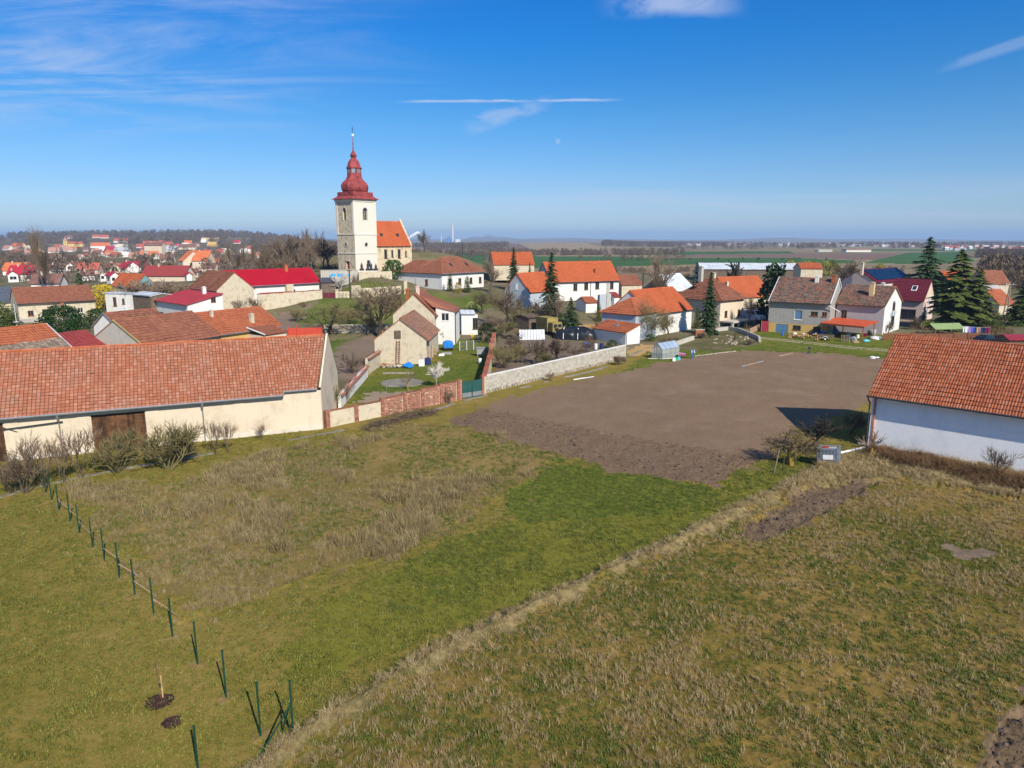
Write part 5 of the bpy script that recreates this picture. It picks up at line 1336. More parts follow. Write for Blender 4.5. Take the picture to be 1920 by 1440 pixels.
db = MB(); db.box((-0.06, S / 2 - 0.4, 2.1), (0.15, 1.8, 0.35)); db.build('door_hood', MT['church_stone'], tw)
# skirt roof, bulbs, lantern
dm = MB(); c = (S / 2, S / 2, 0); q2 = math.sqrt(2)
dm.lathe([((S / 2 + 0.75) * q2, Ht), ((S / 2 + 0.6) * q2, Ht + 0.12), ((S / 2 - 0.35) * q2, Ht + 0.75), (3.1 * q2, zz_(364))], 4, c, R(45), 0.5)
dm.build('skirt_roof', MT['copper_red'], church)
pr = [(3.0, 364.5), (3.35, 361), (3.5, 356), (3.45, 351.5), (3.1, 347), (2.55, 343.5), (2.15, 340.5), (1.95, 337)]
def onion(name, pr, k=8, rot=22.5, sm=False):
 m = MB(); m.lathe([(r_, zz_(y_)) for r_, y_ in pr], k, c, R(rot), 0.5); return m.build(name, MT['copper_red'], church, smooth=sm)
onion('lower_onion', pr)
lan = onion('lantern', [(1.85, 337.5), (1.8, 322.5), (2.05, 321.8), (2.05, 320.6), (1.75, 320)])
for k_ in range(8):
 a = R(45 * k_); m = MB(); rr_ = 1.68; m.box((c[0] + rr_ * math.cos(a), c[1] + rr_ * math.sin(a), zz_(326.5)), (0.06, 0.85, 1.0), a); m.build('shutter', MT['grey_metal'], lan)
onion('upper_bell', [(1.8, 320.2), (1.6, 315), (1.35, 310), (1.0, 306), (0.62, 303.2)])
onion('small_onion', [(0.55, 303.4), (0.78, 300.5), (0.84, 298.5), (0.7, 296), (0.38, 293), (0.2, 289.5), (0.12, 282)])
m = MB(); m.lathe([(0.11, zz_(283)), (0.16, zz_(278)), (0.08, zz_(275)), (0.05, zz_(265))], 8, c); m.build('spire', MT['copper_red'], church)
m = MB(); m.blob((c[0], c[1], zz_(264)), (0.32, 0.32, 0.4), 1, 2, 0.0); m.build('ball', MT['white_paint'], church)
m = MB(); m.bar(V(c[0], c[1], zz_(262)), V(c[0], c[1], zz_(248)), 0.07); m.bar(V(c[0] - 0.35, c[1], zz_(252)), V(c[0] + 0.35, c[1], zz_(252)), 0.07); m.bar(V(c[0] - 0.25, c[1], zz_(255)), V(c[0] + 0.25, c[1], zz_(255)), 0.07); m.build('cross', MT['dark_metal'], church)
# nave
n0, n1, y0, y1 = S + 0.01, S + 12.2, 0.35, 8.6
En, Rn = 15.6 - z0, 6.3
nb = MB(); nb.cr = .5
wn_ = [(2.6, En - 3.3, 1.0, 2.3), (5.0, En - 3.0, 0.7, 1.8), (7.2, En - 3.3, 1.0, 2.3), (9.8, En - 3.0, 0.6, 1.6)]
holed_wall(nb, V(n0, y0, 0), V(1, 0, 0), n1 - n0, -3, En, wn_, 0.35)
holed_wall(nb, V(n1, y0, 0), V(0, 1, 0), y1 - y0, -3, En, []); holed_wall(nb, V(n1, y1, 0), V(-1, 0, 0), n1 - n0, -3, En, [])
for xg in (n1, n1 - 0.5): nb.poly([V(xg, y0 - 0.3, En), V(xg, y1 + 0.3, En), V(xg, (y0 + y1) / 2, En + Rn + 0.7)])
nb.poly([V(n1, y0 - 0.3, En), V(n1, (y0 + y1) / 2, En + Rn + 0.7), V(n1 - 0.5, (y0 + y1) / 2, En + Rn + 0.7), V(n1 - 0.5, y0 - 0.3, En)])
nave = nb.build('nave', MT['church_stone'], church)
nave.data.materials[0] = plaster('nave_stone', (0.64, 0.52, 0.34), (0.14, 0.10, 0.065), 0.9, 1.6)
for w in wn_: window(nave, V(n0, y0, 0), V(1, 0, 0), w[0], w[1], w[2], w[3], 'dark_frame', 'glass', 0.28)
rb = MB(); ym = (y0 + y1) / 2
slab(rb, [V(n0 - 0.3, y0 - 0.4, En - 0.2), V(n1 - 0.5, y0 - 0.4, En - 0.2), V(n1 - 0.5, ym, En + Rn), V(n0 - 0.3, ym, En + Rn)], 0.12); slab(rb, [V(n1 - 0.5, y1 + 0.4, En - 0.2), V(n0 - 0.3, y1 + 0.4, En - 0.2), V(n0 - 0.3, ym, En + Rn), V(n1 - 0.5, ym, En + Rn)], 0.12)
nr = rb.build('nave_roof', MT['tile_bright'], church)
tl = MB(); tile_plane(tl, V(n0 - 0.3, y0 - 0.4, En - 0.2), V(1, 0, 0), n1 - n0 - 0.2, V(0, ym - y0 + 0.4, Rn + 0.2), tw=0.3, th=0.3); tl.build('roof_tiles', MT['tile_bright'], nr, kind='stuff')
for x in (n0 + 3.0, n0 + 8.5):
 k = MB(); k.box((x, ym - 2.5, En + 2.7), (0.7, 0.9, 0.8)); k.build('dormer', MT['dark_metal'], nr)
ab = MB(); ab.box((n1 + 0.8, 4.6, 1.5), (1.6, 5.0, 6)); ab.build('chancel', nave.data.materials[0], church)
ab = MB(); slab(ab, [V(n1 + 2.1, 1.8, 4.4), V(n1 + 2.1, 7.4, 4.4), V(n1 - 0.1, 7.4, 6.6), V(n1 - 0.1, 1.8, 6.6)], 0.12); ab.build('chancel_roof', MT['tile_bright'], church)
def grow(tr, cr, p, d, ln, rad, dep, maxd, rr, spread, up, nch, thin):
 """one branch and its children; the first two orders belong to the trunk mesh"""
 mb = tr if dep < 1 else cr
 seg = 3 if dep < 2 else 2
 pts = [p.copy()]; dirs = []
 q = p.copy(); dd = d.copy()
 for i in range(seg):
  dd = (dd + Vector((rr.gauss(0, .14), rr.gauss(0, .14), rr.gauss(0, .10) + up * 0.09))).normalized()
  q = q + dd * (ln / seg); pts.append(q.copy()); dirs.append(dd.copy())
 r1 = rad * (0.55 if dep < maxd else 0.3)
 mb.tube(pts, [rad + (r1 - rad) * i / seg for i in range(seg + 1)], 6 if dep == 0 else (4 if dep == 1 else 3), cap=dep == 0, r=min(1, max(0, rr.gauss(0.45, 0.2))))
 if dep >= maxd: return
 n = nch[min(dep, len(nch) - 1)]
 for i in range(n):
  f = (0.35 if dep else 0.45) + (0.65 if dep else 0.55) * (i + rr.random()) / n
  k = min(seg - 1, int(f * seg)); t = f * seg - k
  b = pts[k].lerp(pts[k + 1], min(1, t)); base = dirs[k]
  ang = rr.uniform(0, 6.283) if dep else 6.283 * i / n + rr.uniform(-.5, .5)
  side = base.orthogonal().normalized(); side = Matrix.Rotation(ang, 3, base) @ side
  th = spread * rr.uniform(0.65, 1.25)
  nd_ = (base * math.cos(th) + side * math.sin(th)); nd_.z += up * 0.25; nd_.normalize()
  grow(tr, cr, b, nd_, ln * rr.uniform(0.55, 0.8), max(thin, r1 * rr.uniform(0.55, 0.75)), dep + 1, maxd, rr, spread, up, nch, thin)
 # leader
 grow(tr, cr, pts[-1], dirs[-1], ln * rr.uniform(0.6, 0.75), r1, dep + 1, maxd, rr, spread, up, nch, thin)

def norm_h(mbs, h):
 z = max(v[2] for m in mbs for v in m.v); k = h / z
 for m in mbs: m.v = [(x * k, y * k, zz * k) for x, y, zz in m.v]

PROTO = {}
MT['lichen_twig'] = leaf_mat('lichen_twig', [(0, (0.09, 0.07, 0.05)), (.7, (0.17, 0.125, 0.07)), (1, (0.33, 0.24, 0.06))], 0.9)

def proto(key, mb, mat, smooth=False):
 o = mb.build('m_' + key, mat, link=False, smooth=smooth); me = o.data; bpy.data.objects.remove(o); return me

def bare(key, seed, trunk=0.25, spread=0.7, up=0.4, maxd=4, nch=(5, 4, 4, 3), rad=0.022, thin=0.0035, bark='bark', twig='twig', stems=1, lean=0.25):
 rr = random.Random(seed); tr, cr = MB(), MB()
 if stems == 1:
  grow(tr, cr, Vector((0, 0, 0)), Vector((rr.uniform(-.08, .08), rr.uniform(-.08, .08), 1)).normalized(), trunk, rad, 0, maxd, rr, spread, up, nch, thin)
 else:
  for i in range(stems):
   a = 6.283 * i / stems + rr.uniform(-.4, .4); l = lean * rr.uniform(0.4, 1.3)
   grow(tr, cr, Vector((0.03 * math.cos(a), 0.03 * math.sin(a), 0)), Vector((l * math.cos(a), l * math.sin(a), 1)).normalized(), trunk * rr.uniform(0.7, 1.15), rad * rr.uniform(.6, 1), 0, maxd, rr, spread, up, nch, thin)
 norm_h((tr, cr), 1.0)
 for m in (tr, cr): m.v = [(x, y, min(z, 1.0)) for x, y, z in m.v]
 PROTO[key] = (proto(key + '_t', tr, MT[bark]), proto(key + '_c', cr, MT[twig]))

def spruce(key, seed, width=0.24, levels=26, per=9, droop=0.35, leaf='spruce', base=0.08, bare_top=0.0, dens=9, gapy=0.0):
 rr = random.Random(seed); tr, cr = MB(), MB()
 tr.tube([(0, 0, 0), (0, 0, 0.5), (0, 0, 0.99)], [0.016, 0.010, 0.002], 6)
 for i in range(levels):
  f = i / (levels - 1); z = base + (0.985 - base) * f
  rad = width * (1 - f ** (1.9 if key == 'spruce_old' else 1.0)) ** 0.85 * rr.uniform(0.68, 1.14) + 0.012
  n = max(4, int(per * (1 - 0.45 * f)))
  for j in range(n):
   if rr.random() < gapy: continue
   a = 6.283 * (j + 0.5 * (i % 2)) / n + rr.uniform(-.3, .3); ln = rad * rr.uniform(0.7, 1.15)
   ca, sa = math.cos(a), math.sin(a)
   m = max(4, int(dens * (0.35 + 0.65 * ln / width))); zb_ = z + rr.uniform(-.5, .5) * 0.9 / levels
   up0 = 0.25 * f
   for k in range(m):
    t = (k + rr.random()) / m
    r_ = ln * (0.12 + 0.9 * t); zz = zb_ + ln * (up0 * t - droop * t * t) + rr.uniform(-.004, .004)
    w = 0.024 + 0.034 * (1 - abs(t - 0.55)) * (ln / width + .3)
    off = rr.uniform(-1, 1) * 0.20 * ln
    cx, cy = r_ * ca - off * sa, r_ * sa + off * ca
    b_ = a + rr.uniform(-.9, .9); dx, dy = math.cos(b_) * w, math.sin(b_) * w
    hx, hy = -math.sin(b_) * w * 0.5, math.cos(b_) * w * 0.5
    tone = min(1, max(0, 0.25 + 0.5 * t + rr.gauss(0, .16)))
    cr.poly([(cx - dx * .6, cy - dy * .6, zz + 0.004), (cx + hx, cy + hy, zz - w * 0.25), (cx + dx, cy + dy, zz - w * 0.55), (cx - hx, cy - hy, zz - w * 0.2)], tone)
 PROTO[key] = (proto(key + '_t', tr, MT['bark']), proto(key + '_c', cr, MT[leaf]))

def leafy(key, seed, shape, n, size, leaf, trunk=True, lumps=7, shell=0.55, twigs=0):
 """crown of small leaf faces gathered in clumps inside a unit-high volume; shape(z) -> radius"""
 rr = random.Random(seed); tr, cr = MB(), MB()
 for i in range(4):
  a = i * 1.57; tr.tube([(0.02 * math.cos(a), 0.02 * math.sin(a), 0), (0.10 * math.cos(a) * shape(.5) * 2, 0.1 * math.sin(a) * shape(.5) * 2, 0.6)], [0.018, 0.006], 5)
 cl = []
 for i in range(lumps * 6):
  z = rr.uniform(0.03, 0.98); a = rr.uniform(0, 6.283); q = shape(z) * rr.uniform(0.5, 1.0); cl.append((q * math.cos(a), q * math.sin(a), z, rr.uniform(0.05, 0.13), rr.gauss(0, .12)))
 for i in range(n):
  c = rr.choice(cl); g = c[3]
  x, y, z = c[0] + rr.gauss(0, g), c[1] + rr.gauss(0, g), c[2] + rr.gauss(0, g * .8)
  if z < 0.01 or z > 1.02: continue
  if math.hypot(x, y) > shape(min(1, max(0, z))) * 1.12: continue
  u = Vector((rr.gauss(0, 1), rr.gauss(0, 1), rr.gauss(0, .7))).normalized(); v = u.orthogonal().normalized(); s = size * rr.uniform(.6, 1.4)
  p = Vector((x, y, z))
  cr.poly([p - u * s, p + v * s * .6, p + u * s, p - v * s * .6], min(1, max(0, 0.5 + c[4] + rr.gauss(0, .2))))
 PROTO[key] = (proto(key + '_t', tr, MT['bark']), proto(key + '_c', cr, MT[leaf]))

# fruit and street trees, bare in early spring
bare('oak', 1, 0.30, 0.75, 0.25, 4, (6, 5, 4, 3), 0.030, 0.0035)
bare('oak2', 2, 0.26, 0.85, 0.15, 4, (6, 4, 4, 3), 0.028, 0.0035, twig='twig_olive')
bare('apple', 3, 0.26, 0.8, 0.30, 4, (6, 4, 4, 3), 0.030, 0.005, bark='bark', twig='twig')
bare('lichen_tree', 4, 0.22, 0.95, 0.12, 4, (7, 4, 4, 3), 0.030, 0.0035, bark='lichen', twig='lichen_twig')
bare('dark_tree', 5, 0.24, 0.75, 0.35, 3, (7, 5, 4), 0.026, 0.0055, bark='twig_dark', twig='twig_dark')
bare('young', 6, 0.34, 0.75, 0.45, 2, (8, 5), 0.020, 0.007, bark='lichen', twig='twig_grey')
bare('ash', 7, 0.34, 0.55, 0.55, 4, (6, 5, 4, 3), 0.024, 0.003, twig='twig_grey')
bare('poplar', 8, 0.50, 0.22, 1.0, 3, (18, 6, 3), 0.018, 0.0024, twig='twig')
bare('shrub', 9, 0.34, 0.5, 0.5, 3, (5, 4, 3), 0.013, 0.005, stems=6, lean=0.5, twig='twig_grey')
bare('shrub_olive', 10, 0.34, 0.6, 0.4, 3, (5, 4, 3), 0.013, 0.0055, stems=8, lean=0.65, twig='twig_olive', bark='twig_olive')
bare('shrub_thin', 11, 0.40, 0.5, 0.55, 3, (4, 4, 3), 0.012, 0.005, stems=3, lean=0.3, twig='twig_grey')
bare('shrub_dense', 12, 0.25, 0.6, 0.3, 4, (4, 4, 4, 3), 0.011, 0.004, stems=10, lean=0.8, twig='twig_grey')
bare('larch', 13, 0.62, 1.15, 0.0, 3, (34, 7, 4), 0.017, 0.0028, twig='twig_olive', bark='bark_pale')
bare('lo_tree', 14, 0.28, 0.75, 0.35, 3, (6, 5, 4), 0.026, 0.006, twig='twig')
bare('lo_tree2', 15, 0.28, 0.65, 0.45, 3, (6, 5, 4), 0.026, 0.006, twig='twig_grey')
bare('snag', 16, 0.26, 0.7, 0.3, 2, (6, 4), 0.05, 0.014, bark='twig_dark', twig='twig_dark')
bare('blossom_tree', 17, 0.24, 0.6, 0.6, 4, (6, 5, 4, 3), 0.02, 0.004, bark='bark_pale', twig='blossom')
bare('birch', 18, 0.40, 0.6, 0.1, 4, (7, 4, 4, 3), 0.018, 0.003, bark='bark_pale', twig='twig_grey')
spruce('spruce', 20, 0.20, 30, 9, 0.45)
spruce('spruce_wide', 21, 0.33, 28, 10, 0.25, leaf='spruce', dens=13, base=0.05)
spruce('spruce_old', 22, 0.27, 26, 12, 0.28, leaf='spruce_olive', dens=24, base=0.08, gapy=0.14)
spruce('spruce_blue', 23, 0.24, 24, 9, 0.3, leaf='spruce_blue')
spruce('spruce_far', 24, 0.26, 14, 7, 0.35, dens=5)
leafy('round_bush', 30, lambda z: 0.62 * math.sqrt(max(0, 1 - (z * 1.0 - 0.38) ** 2 / 0.40)) + .02, 6500, 0.026, 'hedge_leaf', lumps=26)
leafy('thuja', 31, lambda z: 0.20 * (1 - z) ** 0.5 + 0.02, 2600, 0.022, 'thuja', lumps=18)
leafy('cypress', 32, lambda z: 0.14 * (1 - z ** 2) + 0.015, 1400, 0.022, 'hedge_leaf', lumps=12)
leafy('forsythia', 33, lambda z: 0.62 * math.sin(math.pi * min(1, max(0, z * 0.9 + .1))) ** .6 + .03, 2600, 0.03, 'forsythia', lumps=14)
leafy('willow', 34, lambda z: 0.55 * math.sin(math.pi * min(1, max(0, z * .85 + .12))) ** .7 + .03, 2200, 0.04, 'willow', lumps=12)
leafy('ivy_tree', 35, lambda z: 0.20 * (1 - abs(z - .35)) ** 0.8 + 0.03, 2600, 0.03, 'spruce', lumps=16)
leafy('pale_shrub', 36, lambda z: 0.75 * math.sqrt(max(0, 1 - z * z)) + .05, 1500, 0.05, 'pale_shrub', lumps=10)
leafy('box_bush', 37, lambda z: 0.75 * math.sqrt(max(0, 1 - z * z)) + .05, 1300, 0.05, 'thuja', lumps=10)
leafy('olive_bush', 38, lambda z: 0.7 * math.sqrt(max(0, 1 - z * z)) + .05, 1600, 0.045, 'spruce_olive', lumps=10)
leafy('ivy_mound', 39, lambda z: 1.2 * math.sqrt(max(0, 1 - z * z)) + .05, 3000, 0.05, 'hedge_leaf', lumps=20)

def plant(kind, name, label, loc, h, w=1.0, rz=None, group=None, cat='tree'):
 t = thing(name, label, cat, loc, rnd.uniform(0, 6.28) if rz is None else rz, group, (h * w, h * w, h))
 tm, cm = PROTO[kind]
 child('stems' if cat in ('shrub', 'bush') else 'trunk', tm, t); child('crown', cm, t)
 return t

def tree_at(kind, name, label, px, pyb, pyt, w=1.0, D=None, z=None, group=None, cat='tree'):
 """a plant standing where (px, pyb) meets the terrain and reaching up to pyt"""
 if D is not None: g = at_d(px, pyb, D); g.z = tz(g.x, g.y) if z is None else z
 else: g = ground(px, pyb)
 top = at_d(px, pyt, g.y).z
 return plant(kind, name, label, (g.x, g.y, g.z - 0.05), max(0.3, top - g.z), w, None, group, cat)

T = tree_at
# trees one can point at
T('oak', 'bare_tree', 'big spreading bare tree beside the tall house gable, below the church', 712, 632, 512, 1.15)
T('oak2', 'bare_tree', 'olive-twigged bare tree left of the big spreading tree by the rubble wall', 622, 627, 560, 1.5)
T('apple', 'bare_tree', 'low twisted tree right of the big spreading tree, against the tall house', 690, 629, 575, 0.9)
T('oak', 'bare_tree', 'dark bare tree standing alone on the skyline right of the church nave', 797, 500, 427, 0.72, D=215)
T('spruce', 'spruce_tree', 'slim dark spruce standing left of the orange roofs, tip above the horizon', 963, 560, 463, 0.95, D=172)
T('spruce', 'spruce_tree', 'tall dark spruce in front of the big white two-storey house', 1033, 600, 473, 1.05, D=140)
T('spruce', 'spruce_tree', 'tiny pointed spruce before the orange roof left of the two-storey house', 993, 545, 490, 0.6, D=180)
T('spruce_wide', 'spruce_tree', 'broad young spruce with green-tipped boughs behind the black tarpaulin', 1070, 612, 556, 1.15, D=133)
T('spruce', 'spruce_tree', 'blue-green spruce in the garden before the brown pyramid roof', 1328, 615, 510, 0.95, D=128)
T('spruce_blue', 'spruce_tree', 'blue spruce behind the pale sheet roof', 1304, 560, 490, 1.1, D=175)
T('ivy_tree', 'ivy_clad_tree', 'dark evergreen ivy-clad tree left of the grey garage house', 1447, 600, 494, 1.1, D=146)
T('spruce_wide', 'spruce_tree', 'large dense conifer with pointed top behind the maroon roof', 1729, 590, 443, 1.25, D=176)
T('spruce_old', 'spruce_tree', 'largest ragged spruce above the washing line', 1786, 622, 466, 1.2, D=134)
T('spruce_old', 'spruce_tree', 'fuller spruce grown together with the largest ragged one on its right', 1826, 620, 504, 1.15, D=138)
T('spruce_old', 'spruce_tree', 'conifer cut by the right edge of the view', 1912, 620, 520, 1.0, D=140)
T('spruce_wide', 'spruce_tree', 'small dark conifer behind the salmon cottage roof', 153, 560, 503, 0.9, D=170)
T('larch', 'larch_tree', 'tall thin larch with a ragged crown in front of the white farm building', 1222, 633, 540, 1.0, D=121)
T('ash', 'larch_tree', 'tall brownish bare larch on the skyline above the pale sheet roof', 1232, 570, 462, 0.8, D=158)
T('apple', 'bare_tree', 'bare shrubby tree casting a shadow on the white farm wall', 1253, 627, 583, 0.9)
T('apple', 'bare_tree', 'small bare tree at the left end of the white farm wall', 1190, 636, 594, 0.8)
T('oak', 'bare_tree', 'bare tree with crooked limbs before the blue-grey gable', 955, 610, 528, 1.0, D=132)
T('ash', 'bare_tree', 'rounded grey bare tree right of the parsonage', 920, 560, 480, 0.9, D=165)
T('birch', 'birch_tree', 'pale-stemmed birch left of the broad young spruce', 1042, 606, 540, 0.8, D=134)
T('apple', 'bare_tree', 'bare fruit tree left in the walled orchard', 1000, 683, 632, 1.2)
T('apple', 'bare_tree', 'bare fruit tree in the middle of the walled orchard', 1043, 676, 628, 1.3)
T('shrub_olive', 'shrub', 'tall olive-brown shrub at the left end of the block wall', 945, 690, 640, 1.0, cat='shrub')
T('shrub_olive', 'shrub', 'brown shrub right of the tall olive one in the orchard', 972, 680, 640, 1.0, cat='shrub')
T('shrub', 'shrub', 'bare shrub by the blue barrels in the orchard corner', 1102, 660, 632, 1.2, cat='shrub')
T('olive_bush', 'bush', 'dark green bush in the corner of the block wall', 1148, 653, 636, 1.0, cat='bush')
T('olive_bush', 'bush', 'evergreen bush between brick pillar wall and white shed', 912, 640, 605, 0.8, D=118, cat='bush')
T('blossom_tree', 'blossom_tree', 'small tree in white blossom in the cottage yard', 818, 726, 676, 1.05)
T('young', 'fruit_tree', 'little bare fruit tree by the round pale patch in the cottage yard', 765, 731, 690, 1.2)
T('shrub', 'shrub', 'bare shrub behind the tile-capped yard wall', 662, 700, 655, 1.1, cat='shrub')
T('shrub_olive', 'shrub', 'climbing shrub against the gable of the long barn', 621, 768, 700, 0.6, cat='shrub')
T('shrub_thin', 'shrub', 'thin shrub in front of the white yard wall', 652, 755, 715, 0.9, cat='shrub')
T('shrub', 'shrub', 'twiggy shrub in front of the brick panels of the yard wall', 842, 757, 722, 0.6, cat='shrub')
T('apple', 'bare_tree', 'flowering bare shrub before the white lean-to of the tall house', 828, 645, 612, 0.9, cat='tree')
T('blossom_tree', 'blossom_tree', 'pale blossoming tree on the green bank below the churchyard wall', 637, 540, 512, 1.1, D=160)
T('shrub_thin', 'shrub', 'left bare shrub against the cream streaked gable', 448, 580, 557, 1.2, D=140, cat='shrub')
T('shrub_thin', 'shrub', 'right bare shrub against the cream streaked gable', 478, 577, 552, 1.2, D=140, cat='shrub')
T('round_bush', 'round_bush', 'large clipped round evergreen bush below the salmon cottage', 119, 622, 572, 1.0, D=118, cat='bush')
T('olive_bush', 'bush', 'small green bush right of the large round evergreen', 181, 598, 578, 0.9, D=130, cat='bush')
T('thuja', 'thuja', 'green thuja left of the cottage terrace at the left edge', 8, 612, 562, 1.4, D=125)
T('thuja', 'thuja', 'second thuja beside the slate roof at the left edge', 22, 606, 572, 1.3, D=122)
T('forsythia', 'forsythia_bush', 'bright yellow forsythia right of the salmon cottage roof', 194, 556, 532, 1.0, D=163, cat='bush')
T('shrub_dense', 'shrub', 'big bare brown thicket right of the teal house', 288, 560, 518, 1.9, D=160, cat='shrub', group='brown thicket by the teal house')
T('shrub_dense', 'shrub', 'bare brown thicket above the crimson sheet roof', 330, 556, 520, 1.7, D=166, cat='shrub')
T('thuja', 'thuja', 'columnar shrub in front of the parsonage, left of the yellow one', 844, 546, 512, 0.9, D=164)
T('thuja', 'thuja', 'columnar shrub in front of the parsonage, right of the yellow one', 876, 544, 516, 1.0, D=164)
T('forsythia', 'forsythia_bush', 'small yellow forsythia between two columnar shrubs at the parsonage', 859, 546, 528, 0.6, D=163, cat='bush')
T('pale_shrub', 'bush', 'yellow-green bush on the slope below the parsonage', 886, 577, 565, 1.2, D=146, cat='bush')
T('thuja', 'thuja', 'narrow green thuja beside the small orange-roofed shed', 1123, 596, 565, 0.6, D=140)
T('thuja', 'thuja', 'green thuja at the right end of the white farm wall', 1307, 612, 574, 0.8, D=137)
T('cypress', 'thuja', 'slim cypress before the maroon-roofed house', 1731, 608, 572, 0.95, D=138)
T('pale_shrub', 'bush', 'light green bush right of the slim cypress', 1742, 614, 598, 1.3, D=134, cat='bush')
T('olive_bush', 'bush', 'green bush left of the washing line posts under the spruces', 1856, 622, 598, 1.6, D=134, cat='bush')
T('olive_bush', 'bush', 'olive bush right of the ragged spruces', 1878, 618, 590, 1.6, D=140, cat='bush')
T('snag', 'pollard_tree', 'dark pollarded tree above the orange roof behind the pyramid roof', 1380, 530, 486, 1.2, D=200)
T('ash', 'bare_tree', 'round grey bare tree above the garage house roof', 1590, 530, 481, 1.25, D=215)
for i, (x, w) in enumerate(((1481, 1.0), (1511, 1.0), (1523, .8), (1545, .9), (1560, .8), (1648, .8))):
 T('willow', 'willow_tree', ('first', 'second', 'third', 'fourth', 'fifth', 'sixth')[i] + ' yellow-green willow from the left beyond the long pale sheds', x, 512, 489 + (i == 5) * 4, w, D=330, group='yellow-green willows beyond the village')
T('poplar', 'poplar_tree', 'tall bare poplar left of the hillside church', 80, 525, 410, 0.62, D=210)
T('poplar', 'poplar_tree', 'shorter stem leaning right behind the tall bare poplar', 96, 525, 455, 0.7, D=212)
for i, (x, t, w) in enumerate(((432, 444, .5), (462, 446, .6), (477, 452, .5), (446, 470, .7))):
 T('poplar', 'poplar_tree', ('leftmost bare poplar behind the bright red roof', 'second bare poplar behind the bright red roof', 'slender third bare poplar behind the bright red roof', 'short bare poplar between the leftmost two')[i], x, 508, t, w, D=235)
ORD = 'first second third fourth fifth sixth seventh eighth ninth tenth eleventh twelfth thirteenth fourteenth fifteenth sixteenth'.split()
TX = ((490, 455), (508, 452), (528, 436), (545, 446), (560, 430), (575, 428), (592, 424), (606, 440), (516, 462), (585, 456), (552, 462), (535, 470), (500, 470), (570, 472))
k_ = 0
for x, t, w, D_ in ((490, 455, 1, 228), (508, 452, 1, 220), (528, 436, 1.0, 222), (545, 446, 1.1, 216), (560, 430, .9, 226), (575, 428, 1.0, 218), (592, 424, 1.0, 224), (606, 440, 1, 214), (516, 462, 1.2, 208), (585, 456, 1.1, 205), (552, 462, 1.1, 204), (535, 470, 1.2, 200), (500, 470, 1.2, 204), (570, 472, 1.1, 198)):
 T(('lo_tree', 'ash', 'lo_tree2', 'oak')[k_ % 4], 'bare_tree', ORD[sorted(TX).index((x, t))] + ' bare tree counted from the left in the row beside the church tower', x, 508, t, w * 0.75, D=D_, group='bare trees left of the church tower'); k_ += 1
T('dark_tree', 'bare_tree', 'darkest narrow bare tree just left of the church tower', 618, 508, 440, 0.8, D=196)
T('ivy_mound', 'ivy_mound', 'green ivy mound against the church nave', 737, 508, 486, 0.55, D=176, cat='bush')
# shrubs and small trees along the barn path
for kind, x, b, t, w, lab in (('shrub', 22, 925, 838, 0.75, 'bare shrub at the left edge by the barn path'), ('shrub', 48, 925, 806, 0.7, 'tallest of the bare shrubs at the left end of the barn'), ('shrub_thin', 84, 915, 808, 0.8, 'reddish thin shrub before the left barn door panel'),
        ('shrub_thin', 118, 905, 812, 0.8, 'thin shrub by the left barn downpipe'), ('shrub_thin', 152, 897, 788, 0.9, 'pale forked sapling left of the big brown doors'), ('shrub_olive', 220, 886, 796, 1.0, 'rounded bare shrub in front of the big brown doors'),
        ('shrub_olive', 316, 880, 778, 1.1, 'largest greenish shrub right of the big brown doors'), ('shrub', 345, 868, 800, 0.9, 'brown shrub merging with the largest greenish one'), ('shrub_thin', 404, 852, 780, 0.7, 'leafless sapling beside the right barn downpipe'),
        ('shrub_thin', 428, 848, 785, 0.7, 'drooping bare sapling right of the right barn downpipe'), ('shrub_thin', 490, 825, 792, 1.1, 'small bare bush at the plain right part of the barn wall')):
 T(kind, 'shrub', lab, x, b, t, w, cat='shrub')
# trees by the white barn
T('lichen_tree', 'lichened_tree', 'spreading fruit tree with yellow lichen on its limbs, left of the water tank', 1483, 872, 796, 1.45)
T('dark_tree', 'bare_tree', 'dark upright bare tree rising out of the barn shadow', 1527, 846, 768, 1.2)
T('apple', 'bare_tree', 'dark bare tree on the grass left of the white barn corner', 1594, 815, 764, 1.1)
T('young', 'bare_tree', 'young tree with yellow trunk before the white barn corner', 1632, 862, 798, 1.35)
T('shrub_thin', 'shrub', 'reddish bare bush against the white barn wall', 1868, 905, 833, 1.2, cat='shrub')
T('shrub', 'shrub', 'dark stump of sprouting twigs by the block wall', 1032, 714, 692, 0.9, cat='shrub')
T('shrub_thin', 'shrub', 'thin green shoots against the block wall', 957, 722, 696, 0.6, cat='shrub')
T('shrub_dense', 'shrub', 'pinkish bare bush at the right end of the block wall', 1160, 684, 662, 0.9, cat='shrub')
T('shrub', 'shrub', 'tuft of bare twigs on the dry grass bank beside the lawn', 951, 1160, 1132, 0.9, cat='shrub')
# rock garden
T('shrub_dense', 'shrub', 'brown dome shrub at the left of the rock garden', 1316, 634, 620, 1.3, cat='shrub')
T('shrub_dense', 'shrub', 'brown grassy shrub at the right of the rock garden', 1406, 646, 634, 1.4, cat='shrub')
T('cypress', 'thuja', 'small dark cypress in the middle of the rock garden', 1377, 638, 622, 1.0)
T('cypress', 'thuja', 'short cypress left in the rock garden', 1331, 634, 624, 1.0)
T('box_bush', 'bush', 'low green bush left of the greenhouse at the farm wall', 1219, 640, 625, 0.9, cat='bush')
T('ash', 'bare_tree', 'bare tree beside the driveway of the brown pyramid house', 1405, 612, 548, 0.6, D=138)
T('apple', 'bare_tree', 'bare garden tree before the painted gable', 1718, 616, 590, 1.0, D=133)
T('apple', 'bare_tree', 'thin bare tree left of the painted gable behind the red canopy', 1665, 626, 600, 0.9, D=126)
k_ = 0
